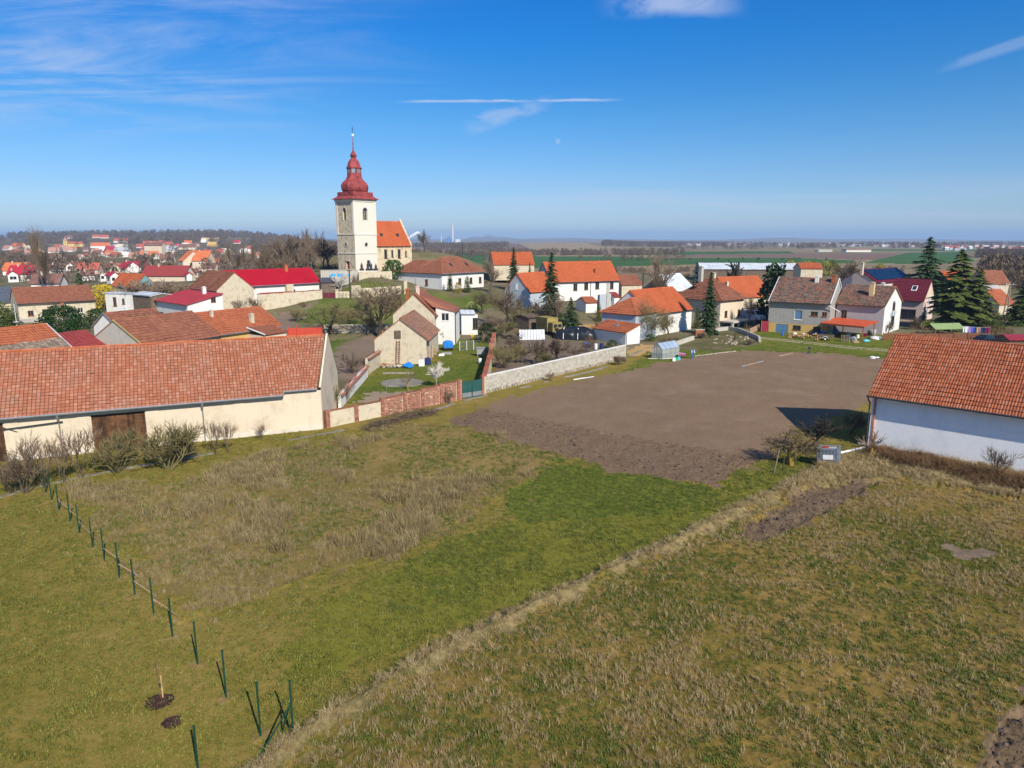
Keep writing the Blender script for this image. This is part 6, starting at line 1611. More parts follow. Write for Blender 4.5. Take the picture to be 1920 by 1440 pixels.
for x, y in ((1850, 545), (1890, 520), (1910, 540), (1840, 530), (1920, 505), (1875, 510), (1860, 520), (1900, 500)):
 T(('lo_tree', 'lo_tree2')[k_ % 2], 'bare_tree', ORD[sorted((1850, 1890, 1910, 1840, 1920, 1875, 1860, 1900)).index(x)] + ' bare tree from the left in the brown thicket at the right edge', x, y + 10, y - 20, 1.1, D=210 + k_ * 8, group='brown trees at the right edge'); k_ += 1
# bare trees and conifers among the far houses at the left
rr_ = random.Random(11)
for i in range(46):
 x, y = rr_.uniform(0, 480), rr_.uniform(478, 500); h = rr_.uniform(11, 19)
 T(rr_.choice(('lo_tree', 'lo_tree2')), 'bare_tree', 'small brown bare tree between the far houses at the left', x, y, y - h, 1.15, group='bare trees between the far houses')
for x, b, t, w in ((110, 497, 465, .9), (120, 500, 478, 1.2), (132, 495, 474, 1), (147, 498, 474, 1), (168, 493, 474, 1), (183, 490, 474, 1.2), (261, 500, 471, 1.0), (288, 503, 478, 1.2), (393, 502, 471, 1.0), (363, 506, 493, 1.6), (180, 494, 480, 1.0)):
 T('spruce_far', 'spruce_tree', 'dark conifer among the far houses at the left', x, b, t, w * 1.2, group='conifers among the far houses')
for x in (1270, 1292, 1345, 1393, 1420, 1467, 1478, 1490, 1496, 1222, 1318, 1548):
 T('lo_tree', 'bare_tree', 'tiny lone tree along the lane in the far green fields', x, 489 + rr_.uniform(-1, 2), 482 - rr_.uniform(0, 2), 1.1, group='lone trees along the far lane')

for i, (k_, x, b, t, w, lab) in enumerate((('oak2', 978, 612, 560, 1.2, 'olive-twigged tree before the blue-grey gable, right of the crooked one'), ('oak', 1008, 606, 556, 1.1, 'tangled bare tree between blue-grey gable and tall spruce'), ('shrub', 930, 622, 585, 1.4, 'bare thicket right of the white garden shed'), ('shrub_olive', 946, 632, 598, 1.3, 'olive thicket behind the party wall pillars'),
 ('shrub', 962, 655, 622, 1.5, 'bare bushes at the top of the walled orchard'), ('oak', 905, 588, 540, 1.2, 'bare tree on the slope right of the yellow-green bush'), ('shrub_olive', 1020, 688, 655, 1.0, 'low olive shrub inside the block wall, middle'), ('shrub', 1080, 672, 645, 1.3, 'low bare shrub inside the block wall near the barrels'),
 ('shrub_olive', 560, 602, 575, 1.4, 'olive shrub at the edge of the kitchen plot behind the red fence'), ('shrub_olive', 655, 606, 572, 1.6, 'scrubby olive bush on the green bank below the ruined pier'), ('oak2', 690, 590, 535, 1.2, 'bare tree on the green bank under the low retaining wall'), ('shrub', 740, 560, 532, 1.3, 'bare shrub at the square cream pillar'),
 ('lo_tree2', 1420, 600, 560, 1.2, 'bare tree behind the white and blue van'), ('shrub', 1640, 616, 598, 1.4, 'bare shrub between lavender house and canopy'))):
 T(k_, 'bare_tree' if 'tree' in lab else 'shrub', lab, x, b, t, w, cat='tree' if 'tree' in lab else 'shrub')
def frame_of(p, q):
 """origin, angle, length of a straight run on the ground"""
 d = q - p; return p, math.atan2(d.y, d.x), math.hypot(d.x, d.y)

def gpt(px, py): g = ground(px, py); return g

# boundary wall from the barn to the green gate: two rendered panels, then brick panels
p0, p1 = at_z(612, 803, 0), at_z(863, 750, 0)
o_, a_, L = frame_of(p0, p1)
bw_ = thing('boundary_wall', 'boundary wall of two rendered and four brick panels beside the barn', 'wall', o_, a_)
heights = lambda x: 1.55 + 0.02 * x + 0.2 * math.sin(x * 0.5)
posts = [0.0, L * 0.30 * 0.62, L * 0.37, L * 0.52, L * 0.68, L * 0.85, L]
posts = [0.2, L * 0.20, L * 0.385, L * 0.55, L * 0.69, L * 0.84, L - 0.2]
for i in range(6):
 xa, xb = posts[i] + 0.2, posts[i + 1] - 0.2; ht = 1.55 if i < 2 else 1.75 + 0.12 * (i - 2)
 k = MB(); k.cr = .5; k.box(((xa + xb) / 2, 0.12, ht / 2 - 0.2), (xb - xa, 0.16, ht + 0.4))
 k_o = k.build('rendered_panel' if i < 2 else 'brick_panel', MT['old_plaster'] if i < 2 else MT['mortar'], bw_)
 if i >= 2:
  bm_ = MB(); nz = int(ht / 0.09)
  for r_ in range(nz):
   n = max(1, int((xb - xa) / 0.27)); off = 0.13 if r_ % 2 else 0
   for c_ in range(n):
    if rnd.random() < 0.04: continue
    x = xa + 0.135 + off * 0.9 + c_ * (xb - xa - 0.14) / n; d = rnd.uniform(0.0, 0.02)
    bm_.box((x, 0.035 - d, 0.05 + r_ * 0.09), (0.235, 0.02, 0.072), r=rnd.random())
  bm_.build('bricks', MT['brick'], k_o, kind='stuff')
 cp_ = MB(); n = max(2, int((xb - xa) / 0.3))
 for c_ in range(n): cp_.box((xa + (c_ + .5) * (xb - xa) / n, 0.12, ht + 0.03 + rnd.uniform(-.01, .01)), ((xb - xa) / n * .96, 0.32, 0.06))
 cp_.build('coping', MT['rust'] if i % 2 else MT['tile_rust'], bw_, kind='stuff')
for i, x in enumerate(posts):
 ht = 1.65 if i < 2 else 1.85 + 0.1 * max(0, i - 2)
 k = MB(); k.box((x, 0.12, ht / 2 - 0.2), (0.42, 0.36, ht + 0.4), r=0.3)
 for r_ in range(int(ht / 0.09)): k.box((x + (0.1 if r_ % 2 else -0.1), -0.07, 0.05 + r_ * 0.09), (0.2, 0.03, 0.075)); k.box((x + (-0.11 if r_ % 2 else 0.11), -0.07, 0.05 + r_ * 0.09), (0.18, 0.03, 0.075))
 k.build('brick_post', MT['brick'], bw_)

# dark green sheet gate
p0, p1 = at_z(866, 748, 0), at_z(904, 742, 0); o_, a_, L = frame_of(p0, p1)
gt = thing('yard_gate', 'dark green two-leaf sheet metal gate between brick and block walls', 'gate', o_, a_)
for i in range(2):
 k = MB(); k.box((L * (0.25 + 0.5 * i), 0, 1.25), (L / 2 - 0.06, 0.05, 1.3)); k.box((L * (0.25 + 0.5 * i), 0, 0.08), (L / 2 - 0.06, 0.06, 0.08)); g_ = k.build('leaf', MT['green_gate'], gt)
 k = MB(); k.box((L * (0.25 + 0.5 * i), -0.01, 0.36), (L / 2 - 0.12, 0.04, 0.5)); k.build('lower_panel', MT['grey_metal'], g_)
 for j in range(9):
  k = MB(); k.box((L * 0.5 * i + 0.1 + j * (L / 2 - 0.2) / 8, -0.035, 1.25), (0.03, 0.03, 1.26)); k.build('rib', MT['green_gate'], g_)
k = MB(); k.box((-0.2, 0.1, 1.0), (0.36, 0.36, 2.3)); k.build('brick_post', MT['brick'], gt)
k = MB(); k.box((L + 0.1, 0.1, 1.1), (0.3, 0.36, 2.4)); k.build('block_post', MT['brick'], gt)

# concrete block wall
p0, p1 = at_z(911, 737, 0), at_z(1174, 672, 0); o_, a_, L = frame_of(p0, p1)
cw = thing('block_wall', 'long pale concrete block wall along the edge of the ploughed field', 'wall', o_, a_)
k = MB(); k.cr = .5; k.box((L / 2, 0.18, 0.3), (L, 0.22, 3.3)); k.build('core', MT['concrete'], cw)
bl = MB()
for r_ in range(10):
 z = -0.05 + r_ * 0.2 + 0.1
 n = int(L / 0.42)
 for c_ in range(n):
  x = (c_ + 0.5 + (0.5 if r_ % 2 else 0)) * L / n
  if x > L - 0.1: continue
  bl.box((x, 0.06 - rnd.uniform(0, 0.012), z), (L / n - 0.022, 0.04, 0.182))
bl.build('blocks', MT['block'], cw, kind='stuff')
k = MB(); k.box((L / 2, 0.17, 1.98), (L + 0.1, 0.3, 0.08)); k.build('coping', MT['white_plaster'], cw)
ft = MB()
for c_ in range(int(L / 0.5)): ft.box((c_ * 0.5 + 0.25, -0.02 + rnd.uniform(-.03, .03), rnd.uniform(0.02, 0.15)), (rnd.uniform(.3, .5), 0.2, rnd.uniform(.3, .55)))
ft.build('stone_footing', MT['stone'], cw, kind='stuff')
# brick and tile-capped wall running away from the gate
p0, p1 = at_z(908, 739, 0), at_z(927, 655, 0); o_, a_, L = frame_of(p0, p1)
cwl = thing('party_wall', 'narrow yard wall capped with orange tiles seen end-on behind the green gate', 'wall', o_, a_)
k = MB(); k.cr = .5; k.box((L / 2, 0, 0.85), (L, 0.4, 2.3)); k.build('wall', MT['old_plaster'], cwl)
for i in range(int(L / 1.4)):
 k = MB(); z = 2.05 + (0.5 if i > L / 1.4 * 0.6 else 0); k.box((0.7 + i * 1.4, 0.0, z), (1.3, 0.55, 0.1)); k.build('cap_tile', MT['tile_bright' if i % 3 == 0 else 'tile_rust'], cwl)
for i in range(3):
 k = MB(); k.box((L * (0.62 + 0.17 * i), 0, 1.4), (0.6, 0.6, 2.8)); k.build('pillar', MT['brick'], cwl)
# white yard wall with tile cap from the stone cottage to the barn gable
for (a, b, ht, lab, nm) in ((( 712, 686), (688, 703), 2.2, 'short cream wall with orange tile cap at the cottage corner', 'yard_wall'), ((688, 706), (637, 766), 1.5, 'whitewashed yard wall with orange tile cap leading to the barn gable', 'yard_wall')):
 o_, a_, L = frame_of(at_z(*a, 0), at_z(*b, 0))
 t_ = thing(nm, lab, 'wall', o_, a_)
 k = MB(); k.cr = .5; k.box((L / 2, 0, ht / 2 - 0.2), (L, 0.3, ht + 0.4)); k.build('wall', MT['old_plaster' if ht > 2 else 'white_plaster'], t_)
 c_ = MB()
 tile_plane(c_, V(0, 0.42, ht - 0.08) if True else None, V(1, 0, 0), L, V(0, -0.42, 0.22), tw=0.24, th=0.45); tile_plane(c_, V(L, -0.42, ht - 0.08), V(-1, 0, 0), L, V(0, 0.42, 0.22), tw=0.24, th=0.45)
 c_.build('cap_tiles', MT['tile_rust'], t_, kind='stuff')
# red plank fence and gate behind the barn
g0, g1 = ground(541, 636), ground(604, 633)
o_, a_, L = frame_of(g0, g1)
rf_ = thing('plank_fence', 'bright red plank fence and gate behind the barn ridge', 'fence', o_, a_)
n = int(L / 0.24)
for i in range(n):
 k = MB(); k.box((0.12 + i * L / n, 0, 0.95), (L / n * .94, 0.04, 1.7 + (0.12 if i < n * .3 else 0))); k.build('plank', MT['red_fence'], rf_)
for x in (0, L * 0.25, L):
 k = MB(); k.box((x, 0.06, 1.15), (0.16, 0.16, 2.4)); k.build('post', MT['red_fence'], rf_)
k = MB(); k.lathe([(0.2, 0), (0.24, 0.6), (0.26, 0.62)], 12); o = k.build('milk_churn', MT['grey_metal']); o.location = ground(599, 637); tag(o, 'grey metal bin by the red plank fence', 'bin')
# rubble wall behind the fence
g0, g1 = ground(608, 624), ground(737, 622)
o_, a_, L = frame_of(g0, g1); rw = thing('rubble_wall', 'low whitewashed rubble wall behind bare trees left of the tall house', 'wall', o_, a_)
k = MB(); k.cr = .5; k.box((L / 2, 0.2, 0.5), (L, 0.3, 1.9)); k.build('core', MT['grey_plaster'], rw)
st = MB()
for i in range(int(L / 0.42)):
 for j in range(4): st.box((0.2 + i * 0.42 + rnd.uniform(-.08, .08), 0.02, 0.1 + j * 0.36 + rnd.uniform(-.05, .05)), (rnd.uniform(.25, .42), 0.2, rnd.uniform(.2, .34)), tilt=Matrix.Rotation(rnd.uniform(-.2, .2), 3, 'Y'))
st.build('stones', MT['stone'], rw, kind='stuff')

# yard wall of the red farmhouse, gate and pillars
def yard_wall(a, b, ht, lab, mat='old_plaster', cap=None, D=None, stones=False, name='garden_wall'):
 if D:
  g0 = at_d(a[0], a[1], D[0]); g1 = at_d(b[0], b[1], D[1])
 else: g0, g1 = ground(*a), ground(*b)
 o_, a_, L = frame_of(g0, g1); dz = (g1.z - g0.z)
 t_ = thing(name, lab, 'wall', o_, a_)
 k = MB(); k.cr = .5; n = max(1, int(L / 2.5))
 for i in range(n):
  x0, x1 = L * i / n, L * (i + 1) / n; z = dz * (i + .5) / n
  k.box(((x0 + x1) / 2, 0, z + ht / 2 - 0.5), (x1 - x0, 0.34, ht + 1.0))
  if cap: k2 = None
 k.build('wall', MT[mat], t_)
 if cap:
  c_ = MB()
  for i in range(n):
   x0, x1 = L * i / n, L * (i + 1) / n; z = dz * (i + .5) / n; c_.box(((x0 + x1) / 2, 0, z + ht + 0.06), (x1 - x0 + .02, 0.5, 0.1))
  c_.build('coping', MT[cap], t_)
 if stones:
  s_ = MB()
  for i in range(int(L / 0.5)):
   x = i * 0.5 + 0.2
   for j in range(int(ht / 0.4)): s_.box((x + rnd.uniform(-.1, .1), -0.12, dz * x / L + 0.15 + j * 0.4), (rnd.uniform(.3, .48), 0.2, rnd.uniform(.22, .36)))
  s_.build('stones', MT['stone'], t_, kind='stuff')
 return t_

yard_wall((484, 575), (602, 566), 2.5, 'cream yard wall in front of the bright-red-roofed farmhouse', cap='tile_rust', D=(145.5, 151))
gq, gr_ = at_d(606, 566, 151.5), at_d(629, 565, 152)
o_, a_, L = frame_of(gq, gr_); g_ = thing('maroon_gate', 'dark maroon double yard gate right of the farmhouse wall', 'gate', o_, a_)
for i in range(2):
 k = MB(); k.box((L * (.25 + .5 * i), 0, 1.0), (L / 2 - 0.05, 0.05, 1.9)); lf = k.build('leaf', MT['door_red'] if False else MT['tile_maroon'], g_)
 for j in range(5): k = MB(); k.box((L * .5 * i + 0.15 + j * (L / 2 - .3) / 4, -0.04, 1.0), (0.2, 0.03, 1.85)); k.build('plank', MT['tile_maroon'], lf)
for x in (-0.4, L + 0.4):
 k = MB(); k.box((x, 0, 1.1), (0.6, 0.6, 2.8)); k.box((x, 0, 2.55), (0.75, 0.75, 0.14)); k.build('pillar', MT['old_plaster'], g_)
yard_wall((634, 562), (655, 561), 1.7, 'ruined stone wall right of the maroon gate', cap=None, D=(152, 153), stones=True, mat='church_stone')
yard_wall((660, 559), (676, 553), 2.4, 'tall ruined stone pier at the bend of the churchyard approach wall', D=(153, 155), stones=True, mat='church_stone')
yard_wall((677, 550), (752, 545), 1.1, 'low stone retaining wall on the green bank under the parsonage', D=(156, 160), stones=True, mat='church_stone')
yard_wall((757, 543), (763, 543), 2.0, 'square cream pillar at the end of the low retaining wall', D=(160, 160.5), cap='concrete')
yard_wall((602, 528), (672, 527), 2.6, 'grey churchyard wall below the tower, left part', mat='grey_plaster', D=(168, 170), cap='concrete')
yard_wall((673, 530), (735, 527), 2.4, 'cream churchyard wall right of the tower corner', mat='old_plaster', D=(169, 173))
# black headstones on the churchyard wall's terrace
for i, (x, hgt) in enumerate(((678.5, 1.6), (690, 1.9), (696, 1.7), (705, 1.2), (612, 1.1), (618, 1.0), (627, 1.2), (652, 1.1), (658, 1.0), (664, 1.0))):
 D_ = 173.0; g = at_d(x, 508, D_); g.z = at_d(x, 507 if i < 4 else 526, D_ if i < 4 else 166.5).z
 if i >= 4: g = at_d(x, 524, 172.0)
 t_ = thing('gravestone', 'dark polished gravestone standing in the churchyard beside the tower' if i < 4 else 'dark gravestone along the churchyard wall left of the tower', 'gravestone', g, R(40), 'gravestones by the tower' if i < 4 else 'gravestones along the wall')
 k = MB(); k.box((0, 0, 0.2), (1.0, 0.5, 0.5)); k.build('plinth', MT['dark_stone'], t_)
 hgt *= .62; k = MB(); k.box((0, 0, 0.45 + hgt / 2), (0.55, 0.22, hgt)); k.bar(V(0, 0, 0.4 + hgt), V(0, 0, 0.9 + hgt), 0.1); k.bar(V(-0.2, 0, 0.7 + hgt), V(0.2, 0, 0.7 + hgt), 0.1); k.build('stone', MT['dark_stone'], t_)
fl = MB(); g = at_d(633, 518, 166);
for i in range(14): fl.box((rnd.uniform(-2.6, 2.6), rnd.uniform(-.3, .3), rnd.uniform(0, .5)), (0.5, 0.3, 0.4), rnd.uniform(0, 3))
o = fl.build('blue_cover', MT['c_cyan']); o.location = g; tag(o, 'crumpled light blue cover on the churchyard wall', 'cover'); o.data.materials[0] = plain('sky_cover', (0.05, 0.38, 0.75), 0.5)

def simple_shed(name, label, fx, wallm, roofm, h, rise, W, L=None, cat='shed', tile=(0.3, 0.4), kind='gable', wins=(), zb=None):
 """fx: (px, py, D) of the front left ground corner, (px) of right end, angle"""
 (px, py, D), xB, ang = fx
 g = at_d(px, py, D); zb = g.z if zb is None else zb
 spec = fit((px, to_px((g.x, g.y, zb + h))[1]), ang=ang, xB=xB, D=D, r=(px, 500), pitch=30, W=W); spec['z0'] = zb; spec['rise'] = rise; spec['ze'] = zb + h
 spec['A'] = Vector((g.x, g.y, zb + h))
 return house(None, name, label, wallm, roofm, tile=tile, ov=0.2, og=0.15, wins=wins, spec=spec, cat=cat, ridge=False, deep=1.0)

simple_shed('garden_shed', 'white garden shed with pale sheet roof right of the tall house', ((864, 618, 124), 892, 10), 'white_plaster', 'pale_sheet', 2.7, 0.5, 4.6, tile=(0.8, 1.0), wins=(('F', 2.0, 0.0, 0.9, 2.0, 'old_wood'),))
simple_shed('plank_shed', 'weathered grey board shed left of the khaki truck', ((992, 622, 130), 1014, 40), 'old_wood', 'old_wood', 2.5, 0.5, 5.0, tile=(0.5, 0.8))
simple_shed('orange_shed', 'little white shed with orange lean roof below the two-storey house', ((1098, 592, 146), 1121, 26), 'white_plaster', 'tile_orange', 2.6, 1.1, 4.5, tile=(0.3, 0.36))
simple_shed('far_orange_roof', 'wide orange roof seen between parsonage and blue-grey gable', ((925, 519, 196), 1003, 10), 'old_plaster', 'tile_bright', 3.2, 3.4, 10, cat='house', tile=(0.4, 0.45))
simple_shed('rust_roof', 'low rust-orange roof right of the two-storey house', ((1165, 557, 185), 1206, 20), 'old_plaster', 'tile_rust', 3.0, 2.6, 9, cat='house', tile=(0.4, 0.45))
simple_shed('white_cube_house', 'white flat-roofed house right of the salmon cottage', ((197, 578, 156), 245, -15), 'white_plaster', 'pale_sheet', 3.4, 0.15, 6, cat='house', wins=(('F', 2.0, 0.5, 0.9, 2.0, 'brown_frame'), ('F', 4.4, 1.0, 0.7, 1.2, 'brown_frame')), tile=None)
simple_shed('slate_house', 'slate-grey roof with skylight at the left edge', ((-30, 600, 148), 29, 30), 'old_plaster', 'slate', 3.4, 3.2, 9, cat='house', tile=(0.5, 0.5))
simple_shed('far_sheet_roof', 'long blue-grey sheet shed left of the crimson roof', ((248, 575, 140), 283, -35), 'old_wood', 'pale_sheet', 2.4, 0.4, 5.0, tile=(0.8, 0.9))
simple_shed('brown_outbuilding', 'small brown-roofed annex between teal house and thicket', ((240, 562, 162), 262, -35), 'ochre_plaster', 'tile_brown', 2.2, 0.9, 4.0)
simple_shed('weathered_shed', 'dark roofed carport with wood stack behind the maroon gate', ((602, 552, 158), 632, 20), 'old_wood', 'slate', 2.6, 0.9, 5.0, tile=(0.5, 0.5))
# grey courtyard wall and flue beside the two-storey house
yard_wall((1121, 590), (1150, 586), 4.2, 'tall grey rendered courtyard wall below the two-storey house', mat='blue_shade_plaster', D=(150, 154))
k = MB(); k.box((0, 0, 3.2), (0.55, 0.55, 6.6)); k.box((0, 0, 6.5), (0.7, 0.7, 0.15)); g = at_d(1139, 586, 147); g.z = tz(g.x, g.y); o = k.build('flue', MT['concrete']); o.location = g; tag(o, 'square grey chimney flue standing before the grey courtyard wall', 'chimney')
simple_shed('blue_door_shed', 'small white annex with red roof and blue door right of the flue', ((1151, 580, 152), 1163, 26), 'white_plaster', 'tile_darkred', 2.6, 0.9, 4.0)
simple_shed('orange_roof_far', 'thin orange roof above the mottled roof of the garage house', ((1500, 522, 210), 1543, -5), 'old_plaster', 'tile_bright', 2.8, 1.6, 8, cat='house', tile=(0.4, 0.5))
simple_shed('right_house', 'rust-orange roof right of the spruces behind the lilac roof', ((1848, 556, 190), 1893, 0), 'old_plaster', 'tile_rust', 3.2, 3.6, 9, cat='house', tile=(0.4, 0.45))
simple_shed('lilac_roof', 'lilac sheet roof right of the fuller spruce', ((1856, 566, 176), 1884, 0), 'old_wood', 'lavender_plaster', 2.4, 1.6, 7, tile=None)
simple_shed('right_cottage', 'orange roofed cottage by the utility pole', ((1872, 592, 158), 1902, 20), 'old_plaster', 'tile_orange', 2.4, 3.2, 8, cat='house', tile=(0.36, 0.4))
simple_shed('hidden_orange_roof', 'orange roof glimpsed through the ragged spruce', ((1776, 552, 172), 1812, 0), 'old_plaster', 'tile_bright', 2.8, 2.6, 8, cat='house', tile=(0.36, 0.4))
simple_shed('right_shed', 'grey board shed with red roof at the right edge', ((1888, 668, 108), 1960, -10), 'old_wood', 'crimson_sheet', 2.5, 0.6, 5.0, tile=(0.6, 0.8))
# long pale sheds beyond the village
for lab, px, py, D_, xB, ang, h_, rs, W_ in (('long pale sheet-roofed farm shed beyond the blue spruce', 1312, 520, 262, 1520, -8, 3.0, 2.0, 16),):
 simple_shed('farm_shed', lab, ((px, py, D_), xB, ang), 'old_wood', 'pale_sheet', h_, rs, W_, tile=(1.2, 2.0))
# low stone garden wall by the greenhouse
yard_wall((1262, 650), (1300, 637), 0.7, 'low grey slab wall right of the greenhouse', mat='concrete')
o_ = yard_wall((1303, 630), (1332, 627), 1.0, 'orange brick garden wall at the rock garden', mat='brick_orange', cap='concrete')
wl_ = [ground(*q) for q in ((1340, 622), (1365, 619), (1385, 622), (1405, 630), (1422, 637), (1424, 642))]
t_ = thing('rock_garden_wall', 'curved dark retaining wall ending in pale stones at the rock garden', 'wall', wl_[0])
k = MB()
for a, b in zip(wl_, wl_[1:]): k.bar(a - wl_[0] + V(0, 0, 0.3), b - wl_[0] + V(0, 0, 0.3), 0.35, 0.8)
k.build('wall', MT['grey_plaster'], t_)
for i in range(7):
 q = wl_[-2].lerp(wl_[-1], i / 6.0); k = MB(); k.blob(tuple(q - wl_[0] + V(0, 0, 0.35 - i * .03)), (0.35, 0.3, 0.4 - i * .02), i, 1, .2); k.build('stone', MT['stone'], t_)
for i in range(46):
 g = ground(rnd.uniform(1330, 1415), rnd.uniform(630, 648)); s = rnd.uniform(.10, .34)
 k = MB(); k.blob((0, 0, s * .3), (s, s * .8, s * .6), i, 1, .2); o = k.build('rock', MT['stone']); o.location = g; tag(o, 'pale rock lying among the plants of the rock garden', 'rock', 'rocks of the rock garden')

h = HS['garage_house']; A_, B_ = at_d(1537, 636, 122), None
cpn = thing('canopy', 'flat orange-red sheet canopy on wooden posts before the lavender house', 'canopy', at_z(1541, 640, 0.2), R(-20))
cb0 = at_z(1541, 640, 0.2)
cx = {k_: at_z(*k_, 2.75) - cb0 for k_ in ((1537, 605), (1621, 612.5), (1648, 605), (1566, 597.5))}
MI = Matrix.Rotation(R(20), 3, 'Z')
cor = [MI @ v for v in cx.values()]
k = MB(); slab(k, [V(c_.x, c_.y, 2.55 + (0.25 if i > 1 else 0)) for i, c_ in enumerate(cor)], 0.12); rf_ = k.build('roof', MT['orange_sheet'], cpn)
for i in range(14):
 f = (i + .5) / 14; a = cor[0].lerp(cor[1], f); b = cor[3].lerp(cor[2], f); k = MB(); k.bar(V(a.x, a.y, 2.58), V(b.x, b.y, 2.83), 0.05, 0.04); k.build('rib', MT['orange_sheet'], rf_)
for f, s in ((0.06, 0), (0.5, 0), (0.94, 0), (0.06, 1), (0.94, 1)):
 a = cor[0].lerp(cor[1], f); b = cor[3].lerp(cor[2], f); p = a.lerp(b, 0.12 + 0.76 * s)
 k = MB(); k.bar(V(p.x, p.y, -0.3), V(p.x, p.y, 2.45), 0.16); k.build('post', MT['brown_frame'], cpn)
k = MB(); a = cor[0].lerp(cor[1], 0.02); b = cor[0].lerp(cor[1], .98); k.bar(V(a.x, a.y + .1, 2.36), V(b.x, b.y + .1, 2.36), 0.12, 0.2); k.build('beam', MT['brown_frame'], cpn)
for i in range(90):
 t = rnd.random(); px, py = 1479 + 62 * t + rnd.gauss(0, 3), 632 + 5 * t + rnd.gauss(0, 1.5); hgt = max(0, 1.0 - abs(t - .6) * 1.3)
 g = ground(px, py); lt_ = rnd.uniform(.25, .42); ra = rnd.uniform(.09, .17)
 k = MB(); k.tube([(-lt_ / 2, 0, 0), (lt_ / 2, 0, 0)], ra, 7); o = k.build('log', MT['log_wood']); o.location = (g.x, g.y, g.z + rnd.uniform(.08, .12 + hgt * 0.8)); o.rotation_euler = (rnd.uniform(0, 3), rnd.uniform(-.6, .6), rnd.uniform(0, 3.1)); tag(o, 'short sawn log in the heap of firewood before the grey garage house', 'log', 'heap of firewood logs')
tr_ = thing('trailer', 'small dark flatbed trailer beside the firewood heap', 'trailer', ground(1548, 638), R(-30))
k = MB(); k.box((0, 0, 0.62), (2.4, 1.3, 0.1));
for y in (-.65, .65): k.box((0, y, 0.8), (2.4, 0.05, 0.3))
for x in (-1.2, 1.2): k.box((x, 0, 0.8), (0.05, 1.3, 0.3))
k.bar(V(1.2, 0, .55), V(2.4, 0, .5), 0.08); k.build('bed', MT['old_wood'], tr_)
for y in (-.75, .75):
 k = MB(); k.tube([(0, y - .08, .32), (0, y + .08, .32)], 0.32, 12); w_ = k.build('wheel', MT['rubber'], tr_); k = MB(); k.tube([(0, y - .1, .32), (0, y + .1, .32)], 0.17, 10); k.build('rim', MT['white_paint'], w_)
 k = MB(); k.tube([(-.42, y, .45), (-.2, y, .72), (.2, y, .72), (.42, y, .45)], 0.05, 4); k.build('mudguard', MT['white_paint'], tr_)
pal = thing('pallet', 'wooden pallet leaning on edge between trailer and canopy post', 'pallet', ground(1585, 641), R(-15))
for i in range(6): k = MB(); k.bar(V(-.6 + i * .24, .0, 0.02), V(-.6 + i * .24, .45, 1.1), 0.12, 0.03); k.build('board', MT['old_wood'], pal)
for z in (.15, .6, 1.0): k = MB(); k.bar(V(-.7, z * .41 + .06, z), V(.7, z * .41 + .06, z), 0.08); k.build('bearer', MT['old_wood'], pal)
junk = (('blue', 1467, 629, .5, .45, 'bright blue plastic tub left of the firewood heap', 'tub'), ('white', 1490, 627, .45, .3, 'white sack on the firewood heap', 'sack'), ('white', 1507, 628, .5, .35, 'crumpled white plastic sheet on top of the firewood', 'sheet'),
  ('navy', 1530, 628, 1.1, .7, 'dark blue tarpaulin mound behind the firewood', 'tarpaulin'), ('blue', 1542, 629, .8, .8, 'blue barrel behind the trailer', 'barrel'), ('green', 1558, 632, .5, .7, 'green crate standing behind the trailer', 'crate'), ('blue', 1566, 626, .6, .9, 'blue barrel under the canopy', 'barrel'),
  ('grey', 1600, 638, .9, .5, 'grey scrap heap under the canopy front', 'scrap'), ('white', 1608, 634, .5, .6, 'white drum by the middle canopy post', 'drum'), ('tan', 1604, 642, .9, .2, 'tan boards lying before the canopy', 'boards'), ('cyan', 1624, 640, .6, .3, 'turquoise sheet at the right canopy post', 'sheet'),
  ('grey', 1635, 628, 1.0, 1.0, 'grey-blue covered bundle right of the canopy', 'bundle'), ('white', 1640, 635, 1.3, .4, 'long pale foil roll on the grass right of the canopy', 'foil'), ('maroon', 1622, 631, .5, .5, 'dark red box under the right end of the canopy', 'box'), ('grey', 1590, 632, .8, .8, 'grey machine under the canopy', 'machine'))
for i, (c_, px, py, w, hh, lab, cat) in enumerate(junk):
 g = ground(px, py); k = MB()
 if cat in ('barrel', 'drum', 'tub'): k.lathe([(w * .42, 0), (w * .5, hh * .1), (w * .5, hh * .9), (w * .42, hh)], 12)
 elif cat in ('crate', 'box', 'boards', 'machine'):
  k.box((0, 0, hh / 2), (w, w * .7, hh), .4); k.box((0.05, 0, hh + .03), (w * .8, w * .75, .06), .4); k.bar(V(-w * .5, -w * .3, 0), V(-w * .4, -w * .3, hh * 1.3), 0.05)
 else: k.blob((0, 0, hh * .35), (w, w * .7, hh * .75), i, 2, .22)
 o = k.build(cat, MT['c_' + c_], smooth=cat in ('sack', 'sheet', 'tarpaulin', 'bundle', 'foil')); o.location = g; o.rotation_euler.z = R(i * 37); tag(o, lab, cat)
# plank gate and fences in front of the pyramid house
for a, b, ht, lab, m, n in (((1405, 628), (1424, 619), 1.1, 'light brown board fence at the driveway by the rock garden', 'tan', 4), ((1427, 622), (1440, 622), 2.0, 'dark red gate between driveway and grey garage house', 'maroon', 6)):
 o_, a_, L = frame_of(at_z(*a, .2), at_z(*b, .2)); t_ = thing('board_fence', lab, 'fence', o_, a_)
 if n == 4:
  for i in range(5): k = MB(); k.bar(V(0, 0, .2 + i * .22), V(L, 0, .2 + i * .22), .05, .16); k.build('board', MT['c_tan'], t_)
 else:
  for i in range(8): k = MB(); k.box((L * (i + .5) / 8, 0, ht / 2), (L / 8 * .9, .05, ht)); k.build('board', MT['c_maroon'] if i % 2 else MT['door_red'], t_)
 for x in (0, L): k = MB(); k.box((x, 0, ht / 2), (.14, .14, ht + .2)); k.build('post', MT['brown_frame'], t_)
